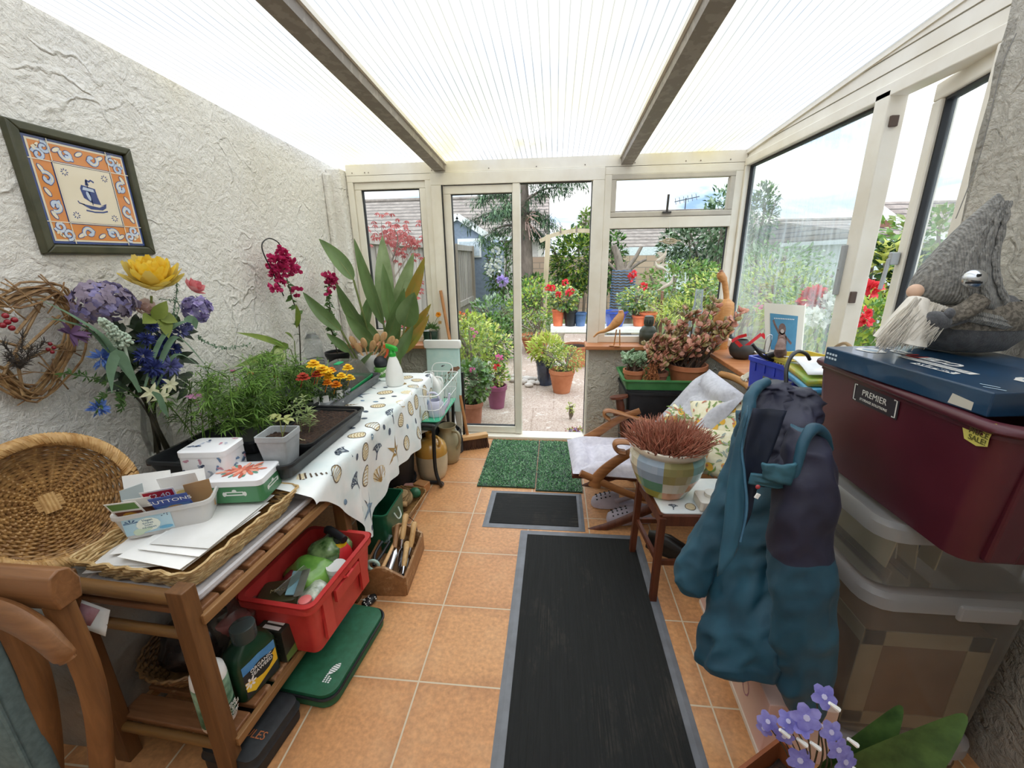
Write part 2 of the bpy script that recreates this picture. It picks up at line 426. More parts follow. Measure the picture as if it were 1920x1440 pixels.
# eaves beam across the end wall, with screw heads
mb = MB().box((-.145, 3.415, 2.155), (2.91, .05, .075)); mb.box((-.145, 3.435, 2.115), (2.91, .05, .02))
mb.mi = 1
for x in (-1.55, -1.45, -1.42, -.93, -.5, -.15, .2, .55, .9, 1.0, 1.2): mb.ell((x, 3.388, 2.135), .0045, 6, 4)
struct('trim_6', mb, [m_upvc, m_rafter], smooth=False)
# gable boards above the right window
mb = MB()
for i in range(3):
    z0, z1 = 2.135+.056*i, 2.135+.056*(i+1)-.004
    ya = 3.42-(z0-2.19)/.066 if z0 > 2.19 else 3.42
    mb.prism([(1.315-.004*i, YB+2.3, z0), (1.315-.004*i, min(3.42, ya), z0), (1.315-.004*i, min(3.42, 3.42-(z1-2.19)/.066) if z1 > 2.19 else 3.42, z1), (1.315-.004*i, YB+2.3, z1)], (.03, 0, 0))
mb.prism([(1.30, 1.45, 2.30), (1.30, 3.42, 2.165), (1.30, 3.42, 2.19), (1.30, 1.45, 2.325)], (.03, 0, 0))
struct('trim_7', mb, m_upvc, smooth=False)
# ---------------------------------------------------------------- frames
def frame(mb, x0, x1, z0, z1, y, w, d=.06, ax='x'):
    """four-sided frame in the end wall (ax x) or the side wall (ax y)"""
    for (a, b, c, e) in ((x0, x1, z1-w, z1), (x0, x1, z0, z0+w), (x0, x0+w, z0+w, z1-w), (x1-w, x1, z0+w, z1-w)):
        c_ = ((a+b)/2, y, (c+e)/2); s_ = (abs(b-a), d, e-c)
        if ax == 'y': c_ = (c_[1], c_[0], c_[2]); s_ = (s_[1], s_[0], s_[2])
        mb.box(c_, s_)
def pane(mb, x0, x1, z0, z1, y, ax='x', t=.006):
    if ax == 'x': mb.box(((x0+x1)/2, y, (z0+z1)/2), (x1-x0, t, z1-z0))
    else: mb.box((y, (x0+x1)/2, (z0+z1)/2), (t, x1-x0, z1-z0))
w1 = MB(); frame(w1, -1.60, -.945, .84, 2.115, 3.425, .045, .07); o = struct('window_1', w1, m_upvc, smooth=False, bevel=.003)
mb = MB(); frame(mb, -1.555, -.99, .885, 2.07, 3.432, .052, .05); part('sash', mb, m_upvc, o, smooth=False, bevel=.006)
mb = MB(); frame(mb, -1.503, -1.042, .937, 2.018, 3.437, .007, .03); part('seal', mb, m_seal, o, smooth=False)
mb = MB(); pane(mb, -1.5, -1.04, .94, 2.015, 3.44); part('pane', mb, m_glass, o, smooth=False)
# sliding door
d1 = MB(); frame(d1, -.945, .345, 0.0, 2.115, 3.425, .085, .09)
d1.v = [(p[0], p[1], p[2] if p[2] > .09 or p[2] < .02 else .025) for p in d1.v]
d1.box((-.30, 3.36, .012), (1.29, .06, .024))
d = struct('door_1', d1, m_upvc, smooth=False, bevel=.004)
mb = MB(); frame(mb, -.86, -.27, .028, 2.03, 3.42, .062, .045); mb.box((-.30, 3.40, 1.03), (.055, .03, 2.0)); dl = part('sliding_panel', mb, m_upvc, d, smooth=False, bevel=.005)
mb = MB(); frame(mb, -.80, -.33, .088, 1.97, 3.425, .007, .03); part('seal', mb, m_seal, dl, smooth=False)
mb = MB(); pane(mb, -.795, -.335, .093, 1.965, 3.43); part('pane', mb, m_glass, dl, smooth=False)
mb = MB(); mb.box((.262, 3.45, 1.03), (.012, .05, 2.0)); mb.box((-.859, 3.40, 1.03), (.006, .05, 2.0)); mb.box((-.3, 3.42, 2.028), (1.1, .05, .006)); part('track_seal', mb, m_seal, d, smooth=False)
# window right of the door, with fanlight
w2 = MB(); frame(w2, .345, 1.30, .84, 2.115, 3.425, .052, .07); w2.box((.82, 3.425, 1.735), (.86, .07, .075)); o = struct('window_2', w2, m_upvc, smooth=False, bevel=.004)
mb = MB(); frame(mb, .395, 1.25, 1.775, 2.065, 3.415, .036, .055); f = part('fanlight', mb, m_upvc_d, o, smooth=False, bevel=.006)
mb = MB(); pane(mb, .43, 1.215, 1.81, 2.03, 3.425); part('pane', mb, m_glass, f, smooth=False)
mb = MB(); mb.box((.795, 3.375, 1.80), (.06, .02, .014)); mb.beam((.795, 3.375, 1.80), (.797, 3.372, 1.92), .014, .012, (0, 1, 0)); part('stay_bar', mb, mat('tarnished_stay', '3a3733', rough=.5), f, smooth=False)
mb = MB(); frame(mb, .393, 1.252, .888, 1.70, 3.44, .006, .03); part('seal', mb, m_seal, o, smooth=False)
mb = MB(); pane(mb, .397, 1.248, .89, 1.698, 3.44); part('pane', mb, m_glass, o, smooth=False)
# long side window
w3 = MB(); frame(w3, 1.58, 3.42, .84, 2.14, 1.335, .05, .07, 'y'); w3.box((1.335, 2.095, 1.49), (.07, .085, 1.25)); o = struct('window_3', w3, m_upvc, smooth=False, bevel=.004)
mb = MB(); frame(mb, 2.137, 3.37, .89, 2.09, 1.345, .011, .03, 'y'); part('seal', mb, m_seal, o, smooth=False)
mb = MB(); pane(mb, 2.145, 3.36, .897, 2.083, 1.35, 'y'); part('pane', mb, m_glass_wet, o, smooth=False)
mb = MB(); mb.box((1.292, 2.13, 1.425), (.018, .024, .22)); mb.box((1.285, 2.13, 1.43), (.012, .012, .012)); part('espagnolette', mb, mat('grey_catch', 'a9adaf', rough=.4), o, smooth=False, bevel=.004)
mb = MB(); mb.box((1.318, 2.05, 1.31), (.026, .014, .05)); mb.box((1.33, 2.048, 2.0), (.03, .014, .04)); part('latch_plate', mb, mat('rusty_latch', '5b4a40', rough=.6), o, smooth=False, bevel=.003)
# open casement, hinged by the wall and swung a little outward
A, B = V((1.335, 1.56, 0)), V((1.435, 1.975, 0))
dd = (B-A).normalized(); L = (B-A).length
rm = Mx(((dd.y, dd.x, 0), (-dd.x, dd.y, 0), (0, 0, 1)))
def cas(p): return V((A.x, A.y, 0)) + V((p.x*dd.y+p.y*dd.x, -p.x*dd.x+p.y*dd.y, p.z))
mb = MB(); frame(mb, 0, L, .88, 2.10, 0, .062, .055, 'y'); mb.map(cas); cs = part('casement', mb, m_upvc, o, smooth=False, bevel=.006)
mb = MB(); frame(mb, .06, L-.06, .94, 2.04, .0, .012, .03, 'y'); mb.map(cas); part('seal', mb, m_seal, cs, smooth=False)
mb = MB(); pane(mb, .07, L-.07, .95, 2.03, .004, 'y'); mb.map(cas); part('pane', mb, glass('casement_glass', gloss=.06, haze=.16, hazecol='dfe9ea', streak=True), cs, smooth=False)
mb = MB(); mb.box((-.045, L-.03, 1.475), (.03, .03, .05)); mb.beam((-.06, L-.03, 1.475), (-.07, L-.035, 1.35), .012, .02, (0, 1, 0)); mb.map(cas); part('handle', mb, mat('grey_catch', 'a9adaf'), cs, smooth=False, bevel=.004)
mb = MB(); mb.beam((1.33, 1.62, 2.10), (1.44, 1.93, 2.115), .014, .006); part('stay_arm', mb, m_rafter, o, smooth=False)
# ================================================================ LEFT WALL
m_olive = mat('olive_painted_wood', '3b3c28', '4c4b35', rough=.45, scale=14)
m_tile_o = mat('orange_glaze', 'd9822f', 'e0944a', rough=.2, coat=.4)
m_tile_c = mat('cream_glaze', 'ece0c6', rough=.2, coat=.4)
m_tile_b = mat('navy_glaze', '2e3f78', '3d528f', rough=.2, coat=.4)
m_tile_l = mat('pale_blue_glaze', 'b4c4da', 'd7deea', rough=.2, coat=.4)
m_ink = mat('dark_blue_line', '2a3760', rough=.3)
m_grout = mat('white_grout', 'f3f0e8')
def stroke(mb, f, pts, w, e):
    """flat ribbon along 2-D points, laid on a surface map f(u, v, e)"""
    n = len(pts); vs = []
    ww = (lambda i: w) if not callable(w) else (lambda i: w(i/(n-1)))
    for i in range(n):
        a, b = pts[max(i-1, 0)], pts[min(i+1, n-1)]; dx, dy = b[0]-a[0], b[1]-a[1]; l = math.hypot(dx, dy) or 1
        k = ww(i)/2; vs += [f(pts[i][0]-dy/l*k, pts[i][1]+dx/l*k, e), f(pts[i][0]+dy/l*k, pts[i][1]-dx/l*k, e)]
    mb.add(vs, [(2*i, 2*i+1, 2*i+3, 2*i+2) for i in range(n-1)])
def blob(mb, f, cx, cy, rx, ry, a=0, e=.001, n=12, fn=None):
    pts = []
    for i in range(n):
        t = tau*i/n; k = fn(t) if fn else 1; x, y = rx*k*cos(t), ry*k*sin(t)
        pts.append(f(cx+x*cos(a)-y*sin(a), cy+x*sin(a)+y*cos(a), e))
    mb.poly(pts)
def spiral(cx, cy, r, a0, turns, n=14, dirn=1, r1=.25):
    return [(cx+r*(1-(1-r1)*i/n)*cos(a0+dirn*tau*turns*i/n), cy+r*(1-(1-r1)*i/n)*sin(a0+dirn*tau*turns*i/n)) for i in range(n+1)]
T = thing('tile_picture', 'square tile picture of a blue sailing ship in a dark green frame, on the wall', 'picture', (XL, 1.521, 1.54))
fp = lambda u, v, e: V((XL+.012+e, 1.521+u, 1.739+v))
mb = MB()
A_, B_ = .207, .168
for (a, b, c, d) in (((-A_, -A_), (A_, -A_), (B_, -B_), (-B_, -B_)), ((A_, -A_), (A_, A_), (B_, B_), (B_, -B_)), ((A_, A_), (-A_, A_), (-B_, B_), (B_, B_)), ((-A_, A_), (-A_, -A_), (-B_, -B_), (-B_, B_))):
    o4 = [fp(*p, -.012) for p in (a, b, c, d)]
    m4 = [fp(p[0]*.97, p[1]*.97, .012) for p in (a, b)] + [fp(p[0]*1.04, p[1]*1.04, .014) for p in (c, d)]
    mb.loft([o4, m4])
part('picture_frame', mb, m_olive, T, world=True, bevel=.004)
mb = MB(); mb.mi = 0
mb.prism([fp(*p, -.008) for p in ((-.168, -.168), (.168, -.168), (.168, .168), (-.168, .168))], (.009, 0, 0))
def rect(a, e, mi, w=None):
    mb.mi = mi
    if w is None: mb.poly([fp(*p, e) for p in ((-a, -a), (a, -a), (a, a), (-a, a))])
    else: stroke(mb, fp, [(-a, -a), (a, -a)], w, e); stroke(mb, fp, [(a, -a), (a, a)], w, e); stroke(mb, fp, [(a, a), (-a, a)], w, e); stroke(mb, fp, [(-a, a), (-a, -a)], w, e)
rect(.160, .0016, 5); rect(.154, .0020, 1); rect(.101, .0024, 0); rect(.094, .0028, 5); rect(.091, .0032, 2)
for sx, sy in ((1, 1), (-1, 1), (-1, -1), (1, -1)):     # corner scrolls and flower marks
    for k, (ox, oy, an) in enumerate(((.133, .112, .3), (.112, .137, 1.3))):
        pts = [(sx*x, sy*y) for x, y in spiral(ox, oy, .019, an, 1.2)]
        mb.mi = 4; stroke(mb, fp, pts, .012, .0028); mb.mi = 3; stroke(mb, fp, pts, .0085, .0032)
    for k in range(3): mb.mi = 5; blob(mb, fp, sx*(.143-.006*k), sy*(.131+.006*k), .008, .004, sx*sy*.8+k*.8, .0036, 8)
    for k in range(8):
        a = tau*k/8; mb.mi = 4; blob(mb, fp, sx*.068+.009*cos(a), sy*.070+.009*sin(a), .004, .0017, a, .0036, 8)
for k in range(4):                                     # side acanthus scrolls
    ca, sa = cos(pi/2*k), sin(pi/2*k); rt = lambda p: (p[0]*ca-p[1]*sa, p[0]*sa+p[1]*ca)
    for off, dirn in ((-.045, 1), (.04, -1)):
        pts = [rt(p) for p in spiral(off, .128, .021, 2.6 if dirn > 0 else .6, .95, dirn=dirn)]
        mb.mi = 4; stroke(mb, fp, pts, .015, .0028); mb.mi = 3; stroke(mb, fp, pts, .011, .0032); mb.mi = 5; stroke(mb, fp, pts[:8], .004, .0036)
    for j in range(5):
        x, y = rt((-.075+.036*j, .128+.010*(-1)**j)); mb.mi = 4; blob(mb, fp, x, y, .017, .0085, pi/2*k+.5*(-1)**j, .0027, 9)
        mb.mi = 3 if j % 2 else 5; blob(mb, fp, x, y, .0145, .006, pi/2*k+.5*(-1)**j, .0031, 9)
# ship
mb.mi = 4; mb.poly([fp(*p, .0036) for p in ((-.044, -.026), (-.02, -.031), (.022, -.033), (.05, -.020), (.045, -.036), (.03, -.045), (-.012, -.045), (-.03, -.036))])
stroke(mb, fp, [(-.05, -.020), (-.047, -.027), (-.03, -.031)], .004, .0036); stroke(mb, fp, [(-.03, -.050), (.0, -.054), (.03, -.052), (.048, -.047)], .005, .0036)
mb.poly([fp(*p, .0036) for p in ((-.031, .022), (-.024, .036), (.022, .028), (.024, .0), (.030, -.026), (.0, -.024), (-.026, -.008))])
mb.mi = 3; mb.poly([fp(*p, .0039) for p in ((-.024, .020), (-.019, .030), (.015, .025), (.016, .015))]); blob(mb, fp, -.008, .0, .006, .016, .2, .0039)
mb.mi = 5; mb.poly([fp(*p, .0039) for p in ((-.03, -.030), (.02, -.036), (.04, -.028), (.02, -.033))])
mb.mi = 4; stroke(mb, fp, [(0, -.03), (-.004, .054)], .003, .0036); mb.poly([fp(*p, .0036) for p in ((-.010, .036), (.003, .037), (.0, .054), (-.006, .054))]); stroke(mb, fp, [(-.004, .056), (.006, .050), (.014, .056), (.024, .050)], .006, .0036)
mb.mi = 5
for v in (-.097, .097): stroke(mb, fp, [(-.168, v), (.168, v)], .003, .0042); stroke(mb, fp, [(v, -.168), (v, .168)], .003, .0042)
part('tile_panel', mb, [m_tile_b, m_tile_o, m_tile_c, m_tile_l, m_tile_b, m_tile_c], T, smooth=False, world=True)

# ---------------------------------------------------------------- heart wreath
m_twig = wicker('brown_twigs', '6b4a2c', 'a58458'); m_stick = mat('pale_stick', '8d6d49', 'b39468', scale=30)
m_fir = mat('dark_fir', '3b3430', '57504a', rough=.8); m_berry = mat('red_berry', '7c1420', '9c2130', rough=.25); m_purple = mat('purple_petal', '5b3f63', '7a5a80', rough=.7, leaf=.2)
T = thing('heart_wreath', 'heart-shaped twig wreath with red berries and dark fir sprigs hung on the white wall', 'wreath', P(50, 738, x=XL+.03))
hp = [(0, 568), (36, 549), (75, 541), (108, 552), (130, 583), (136, 620), (124, 657), (95, 700), (58, 738), (22, 724), (-2, 708), (-50, 684), (-95, 640), (-108, 598), (-80, 562), (-40, 552)]
q = random.Random(3); mb = MB()
for k in range(13):
    o1 = V((q.uniform(0, .022), q.gauss(0, .012), q.gauss(0, .012)))
    pts = [P(*p, x=XL+.028)+o1+V((q.uniform(-.006, .006), q.gauss(0, .006), q.gauss(0, .006))) for p in hp]
    mb.tube(bez(pts+[pts[0]], 44), .0038, 5)
for k in range(26):
    i = q.randrange(len(hp)); c = P(*hp[i], x=XL+.04); d = V((.02, q.gauss(0, 1), q.gauss(0, 1))).normalized()*.05
    mb.tube(bez([c-d, c+V((.012, 0, 0)), c+d*1.5], 6), .0022, 4)
part('twig_heart', mb, m_twig, T, world=True)
mb = MB()
for a, b in (((5, 705), (78, 568)), ((45, 655), (112, 592)), ((30, 625), (75, 570)), ((8, 690), (120, 645)), ((45, 745), (30, 665)), ((0, 640), (60, 655))):
    mb.tube([P(*a, x=XL+.045), P(*b, x=XL+.035)], .0045, 6)
part('sticks', mb, m_stick, T, world=True)
mb = MB()
for a, b in (((38, 690), (42, 625)), ((40, 690), (85, 640)), ((36, 690), (5, 640)), ((38, 692), (60, 650)), ((36, 690), (12, 668)), ((150, 622), (185, 628))):
    A_, B_ = P(*a, x=XL+.06), P(*b, x=XL+.09)
    for i in range(26):
        t = i/26; c = A_.lerp(B_, t)
        for k in range(3):
            d = ((B_-A_).normalized()+V((q.gauss(0, .8), q.gauss(0, .8), q.gauss(0, .8)))).normalized(); mb.tube([c, c+d*.022], [.0013, .0004], 3)
    part('fir_sprig', mb, m_fir, T, world=True); mb = MB()
for pxy in ((10, 592), (27, 600), (5, 610), (22, 615), (14, 604), (94, 645), (101, 652), (98, 660), (90, 655)):
    part('berry', MB().ell(P(*pxy, x=XL+.085), .0085 if pxy[0] < 40 else .006, 10, 7), m_berry, T, world=True)
mb = MB(); c = P(132, 625, x=XL+.1)
for i in range(14): mb.leaf(c, (q.uniform(.2, 1), q.uniform(-1, 1), q.uniform(-.9, .6)), (1, 0, .4), .055, .016, .2)
part('purple_flower', mb, m_purple, T, world=True)
mb = MB(); mb.leaf(P(8, 573, x=XL+.05), (0, .5, -1), (1, 0, 0), .04, .025, .1); mb.tube([P(2, 560, x=XL+.05), P(20, 577, x=XL+.05), P(35, 595, x=XL+.05)], .001, 4)
part('gift_tag', mb, m_white, T, world=True)

# ---------------------------------------------------------------- vase and bouquet
vx, vy, vz = -1.60, 1.43, .745
T = thing('glass_vase', 'clear smoked glass vase of fabric flowers behind the black seed tray', 'vase', (vx, vy, vz))
prof = [(.036, 0), (.04, .004), (.041, .03), (.047, .07), (.049, .10), (.044, .14), (.034, .18), (.030, .205), (.033, .235), (.040, .255)]
part('vase_body', MB().lathe(prof, 28, cap=(1, 0)), glass('smoked_glass', (.80, .81, .80), .16, .02), T)
m_vstem = mat('brown_stems', '2e2a1c', '4c4530')
T = thing('flower_bouquet', 'bouquet of fabric flowers, yellow peony, lilac hydrangeas and blue cornflowers, in the glass vase', 'flowers', (vx, vy, vz+.01))
mb = MB(); q = random.Random(8)
for i in range(16):
    a = q.random()*tau; r0 = .026; b = V((vx+r0*cos(a+2), vy+r0*sin(a+2), vz+.012)); m_ = V((vx+.014*cos(a), vy+.014*sin(a), vz+.2)); e = V((vx+.05*cos(a), vy+.07*sin(a), vz+.33))
    mb.tube(bez([b, m_, e], 8), .0035, 5)
part('stems', mb, m_vstem, T, world=True)
FX = -1.56
m_hyd = mat('lilac_fabric', '7d76a8', 'a79fc6', rough=.8, scale=60, leaf=.25); m_hyd2 = mat('violet_fabric', '8f7fc0', 'c3b6e2', rough=.8, scale=60, leaf=.25); m_hyd3 = mat('dusty_mauve_fabric', '8c7f96', 'a698a8', rough=.8, leaf=.25)
m_yel = mat('yellow_fabric', 'f7d02c', 'fbe46a', rough=.8, scale=30, leaf=.3); m_yel2 = mat('pale_yellow_fabric', 'e4cf72', rough=.8, leaf=.3)
m_pink = mat('pink_fabric', 'e07a86', 'f0a6a4', rough=.8, scale=30, leaf=.25); m_blush = mat('blush_fabric', 'd9bcb4', 'e8d3c8', rough=.8, leaf=.25)
m_corn = mat('dark_blue_fabric', '1c2558', '303d86', rough=.8, scale=50, leaf=.15); m_corn2 = mat('bright_blue_fabric', '3c5ca8', '6d8ed2', rough=.8, scale=50, leaf=.15); m_corn3 = mat('slate_blue_fabric', '4c4f86', '6f72a6', rough=.8, scale=50, leaf=.15)
m_lf = mat('grey_green_leaf', '5d7a5c', '7d9c80', rough=.6, leaf=.25); m_lf2 = mat('mid_green_leaf', '3d5f2b', '5b7c3a', rough=.55, leaf=.3); m_lf3 = mat('yellow_green_leaf', '7c8c3a', '9caa52', rough=.55, leaf=.35); m_lfd = mat('dark_green_leaf', '1e2e1c', '33472a', rough=.55, leaf=.15)
def florets(c, r, n, s, seed):
    mb = MB(); q = random.Random(seed)
    for i in range(n):
        d = V((q.gauss(0, 1), q.gauss(0, 1), q.gauss(.25, 1))).normalized(); p = c+V((d.x*r[0], d.y*r[1], d.z*r[2]))*q.uniform(.86, 1.06); d = (d+V((q.gauss(0, .35), q.gauss(0, .35), q.gauss(0, .35)))).normalized(); u = d.orthogonal().normalized(); w_ = d.cross(u); a0 = q.random()*tau; mb.mi = q.randrange(3)
        for k in range(4):
            a = a0+k*pi/2; v = u*cos(a)+w_*sin(a); mb.leaf(p, v+d*.2, d, s, s*.92, .15, .12, 3, .88)
    return mb
c = P(195, 568, x=FX-.02); part('hydrangea', florets(c, (.075, .095, .068), 210, .0175, 1), [m_hyd, m_hyd3, m_hyd3], T, world=True)
c = P(368, 580, x=FX+.03); part('hydrangea', florets(c, (.05, .055, .052), 140, .0145, 2), [m_hyd2, m_hyd2, m_hyd], T, world=True)
def petals(c, r, n, L, wd, seed, up=(.3, -.2, .8), cup=-.5, nm=1):
    mb = MB(); q = random.Random(seed); up = V(up).normalized(); u = up.orthogonal().normalized(); w_ = up.cross(u)
    for i in range(n):
        t = i/n; a = i*2.4; lift = .15+1.1*t; d = (u*cos(a)+w_*sin(a))*cos(lift)+up*sin(lift); mb.mi = 0 if t > .25 or nm == 1 else 1
        mb.leaf(c+up*(r*.3*t)+d*(r*.2), d, up*cos(lift)-(u*cos(a)+w_*sin(a))*sin(lift), L*(1-.45*t)*q.uniform(.85, 1.15), wd*(1-.4*t), cup*q.uniform(.6, 1.2), .35, 4, .93)
    return mb
c = P(288, 540, x=FX); part('peony', petals(c, .09, 70, .112, .062, 3, nm=2), [m_yel, m_yel2], T, world=True)
c = P(358, 545, x=FX-.03); part('rose', petals(c, .04, 24, .05, .045, 4, (.5, .3, .6)), m_pink, T, world=True)
c = P(268, 585, x=FX-.02); part('rose', petals(c, .04, 20, .045, .045, 5, (.6, -.1, .5)), m_blush, T, world=True)
for px, py, r_, m_, dx in ((190, 672, .034, m_corn2, .05), (184, 765, .028, m_corn2, .04), (285, 613, .022, m_corn, .05), (272, 636, .026, m_corn, .06), (338, 622, .028, m_corn3, .05), (302, 660, .022, m_corn, .05), (268, 668, .03, m_corn, .07), (285, 690, .034, m_corn, .08), (318, 688, .036, m_corn3, .08), (350, 612, .022, m_corn3, .03), (300, 640, .03, m_corn, .03), (325, 655, .026, m_corn, .04), (292, 712, .03, m_corn, .05), (312, 632, .024, m_corn, .02)):
    c = P(px, py, x=FX+dx); mb = MB(); q = random.Random(px)
    for i in range(60):
        d = V((q.uniform(-.2, 1), q.uniform(-1, 1), q.uniform(-.8, 1))).normalized(); mb.leaf(c+d*r_*.2, d, (1, 0, .3), r_*q.uniform(.8, 1.2), r_*.32, .2, .2, 2)
    part('cornflower', mb, m_, T, world=True)
mb = MB(); q = random.Random(4)
for px, py in ((280, 735), (318, 720), (300, 742)):
    c = P(px, py, x=FX+.09)
    for i in range(6): a = i*tau/6; mb.leaf(c, (.5, cos(a), sin(a)*.8-.1), (1, 0, .2), .042, .016, .5)
part('white_lilies', mb, mat('ivory_fabric', 'd9d7a8', 'efeccb', leaf=.25), T, world=True)
mb = MB(); A_, B_ = P(190, 600, x=FX+.12), P(232, 642, x=FX+.1)
for i in range(150):
    t = q.random(); c = A_.lerp(B_, t); d = V((q.gauss(0, 1), q.gauss(0, 1), q.gauss(0, 1))).normalized(); k = .008+.018*t; mb.ell(c+d*k, .0055, 5, 4)
mb.tube(bez([B_, P(245, 690, x=FX+.08), P(265, 735, x=vx)], 8), .005, 5)
part('seed_head', mb, mat('pale_seed_green', '9db09a', 'c1cfbd', rough=.8), T, world=True)
mb = MB()
for pts, n_ in ((((372, 632), (392, 645), (425, 652), (468, 646)), 120), (((332, 520), (330, 560), (322, 600)), 90), (((300, 560), (335, 570), (325, 610)), 40)):
    cv = bez([P(*p, x=FX+.05) for p in pts], 24)
    mb.tube(cv, .0015, 4)
    for i in range(n_):
        c = q.choice(cv); d = V((q.gauss(0, 1), q.gauss(0, 1), q.gauss(0, 1))).normalized(); mb.leaf(c, d, (0, 0, 1), .014, .006, .2, .1, 2)
part('lavender_sprigs', mb, m_lf, T, world=True)
def blade(mb, pts, w_, x, n=16, up=(.4, -.3, 1)):
    cv = bez([P(*p[:2], x=x+(p[2] if len(p) > 2 else 0)) for p in pts], n); up = V(up); vs = []
    for i, c in enumerate(cv):
        t = i/(len(cv)-1); d = (cv[min(i+1, len(cv)-1)]-cv[max(i-1, 0)]).normalized(); s_ = d.cross(up).normalized(); k = w_*.5*min(1, .35+2.5*t)*min(1, (1-t)*3+.02); vs += [c-s_*k+up*.1*k, c, c+s_*k+up*.1*k]
    mb.add(vs, [(3*i+k, 3*i+k+1, 3*i+k+4, 3*i+k+3) for i in range(len(cv)-1) for k in (0, 1)])
mb = MB()
for pts, w_ in ((((265, 735), (200, 640), (140, 595), (66, 557)), .03), (((265, 735), (180, 630), (130, 605), (85, 597)), .022), (((285, 720), (320, 640), (345, 640), (390, 690)), .024), (((290, 730), (330, 665), (380, 690), (425, 712)), .016), (((270, 730), (300, 640), (340, 605), (380, 603)), .018)): blade(mb, pts, w_, FX+.07)
for pts, w_ in ((((262, 735), (225, 665), (208, 690), (210, 738)), .03), (((285, 735), (298, 745), (306, 765), (316, 783)), .022), (((345, 600), (362, 600), (368, 618)), .03)): blade(mb, pts, w_, FX+.12, up=(1, -.2, .2))
part('blade_leaves', mb, [m_lf], T, world=True)
mb = MB()
for a, b in (((288, 600), (310, 570)), ((295, 592), (330, 600)), ((300, 588), (318, 625)), ((285, 595), (276, 600))): A_, B_ = P(*a, x=FX+.05), P(*b, x=FX+.09); mb.leaf(A_, B_-A_, (1, -.3, .5), (B_-A_).length*1.2, .05, .2)
mb.tube([P(284, 555, x=FX), P(284, 610, x=FX), P(275, 740, x=vx)], .0045, 5)
part('peony_leaves', mb, m_lf3, T, world=True)
mb = MB()
for i in range(150):
    c = P(q.uniform(215, 350), q.uniform(600, 735), x=FX-.03+q.uniform(-.05, .05)); mb.leaf(c, (q.uniform(-.3, 1), q.gauss(0, 1), q.gauss(0, .7)), (1, 0, .6), .065, .03, .4)
part('dark_leaves', mb, m_lfd, T, world=True)
mb = MB()
for cv in ([(262, 745), (200, 715), (120, 699)], [(262, 745), (215, 735), (190, 748), (184, 765)], [(215, 735), (225, 745), (230, 765)]):
    cp = bez([P(*p, x=FX+.05) for p in cv], 12); mb.tube(cp, .0015, 4)
    for c in cp[len(cp)//2:]:
        for k in range(5): mb.leaf(c, (q.gauss(0, .4), q.gauss(0, 1), q.gauss(0, 1)), (1, 0, 0), .024, .006, .2, .1, 2)
part('fern_sprigs', mb, m_lf2, T, world=True)

# ---------------------------------------------------------------- round wicker basket leaning on the wall
m_wick = wicker('brown_wicker', '7a5530', 'b58c54'); m_wickd = wicker('honey_wicker', 'a87c46', 'd1ab72')
bn = V((.85, -.30, .42)).normalized(); bu = V((0, 0, 1)).cross(bn).normalized(); bv = bn.cross(bu); bc = V((-1.535, .985, .80))
T = thing('round_wicker_basket', 'big round brown wicker basket tilted against the plaster wall behind the slatted shelf', 'basket', bc-V((0, 0, .19)))
bm = lambda u, v, e: bc+bu*u+bv*v+bn*e
mb = MB(); NS = 22
for k in range(26):
    r = .026+.0061*k; pts = []
    for i in range(NS*4):
        a = tau*i/(NS*4); pts.append(bm(r*cos(a), r*sin(a), .006*cos(a*NS+(k % 2)*pi)+max(0, (k-20))*.007))
    mb.tube(pts, .0045, 5, closed=True)
part('woven_base', mb, m_wick, T, world=True)
mb = MB()
for i in range(NS):
    a = tau*i/NS
    mb.tube([bm(.012*cos(a), .012*sin(a), .002), bm(.15*cos(a), .15*sin(a), .0), bm(.185*cos(a), .185*sin(a), .05)], .0045, 5)
for i in range(4): mb.tube([bm(-.03, -.014+.009*i, .008), bm(.03, -.014+.009*i, .008)], .005, 5); mb.tube([bm(-.014+.009*i, -.03, .012), bm(-.014+.009*i, .03, .012)], .005, 5)
part('spokes', mb, m_wickd, T, world=True)
mb = MB()
for s_ in range(6):
    pts = [bm((.188+.015*sin(tau*i/160*26+s_*tau/6))*cos(tau*i/160), (.188+.015*sin(tau*i/160*26+s_*tau/6))*sin(tau*i/160), .06+.013*cos(tau*i/160*26+s_*tau/6)) for i in range(160)]
    mb.tube(pts, .0065, 5, closed=True)
part('braided_rim', mb, m_wickd, T, world=True)
m_sack = mat('pale_grey_sack', '8e8a84', 'a29d95', rough=.8, scale=6, bump=.6, bd=.02)
mb = MB(); mb.loft([rring(-1.53, 1.05, z, .15-k, .22-k, .05) for z, k in ((0, .0), (.3, -.005), (.55, .0), (.60, .03))])
solo('plastic_sack', 'pale grey filled sack on the floor behind the slatted shelf', 'sack', mb, m_sack)

# ---------------------------------------------------------------- slatted shelf unit
m_slat = wood('teak_slat', '6d4527', '8d6140', 'x', .45, wear='b48f6c'); m_post = wood('teak_post', '5a3a1f', '7c5531', 'z', .5); m_rail = wood('teak_rail', '7c5632', 'a0774b', 'y', .5)
SRZ = -.065
T = thing('slatted_shelf', 'two-tier slatted brown wooden shelf unit in the left foreground', 'shelf', (-.905, .795, 0), SRZ)
for z in (.605, .150):
    for i in range(8 if z > .5 else 8):
        part('slat', MB().box((-.225, .045+.09*i, z), (.40, .072, .018)), m_slat, T, smooth=False, bevel=.004)
    for x in (-.018, -.41): part('side_rail', MB().box((x, .36, z-.016), (.018, .70, .03)), m_rail, T, smooth=False, bevel=.003)
for x, y in ((-.045, .0), (-.425, .0), (-.04, .70), (-.425, .70)):
    part('post', MB().beam((x, y, 0), (x, y, .70 if y < .3 else .60), .052, .042, (0, 1, 0)), m_post, T, smooth=False, bevel=.003)
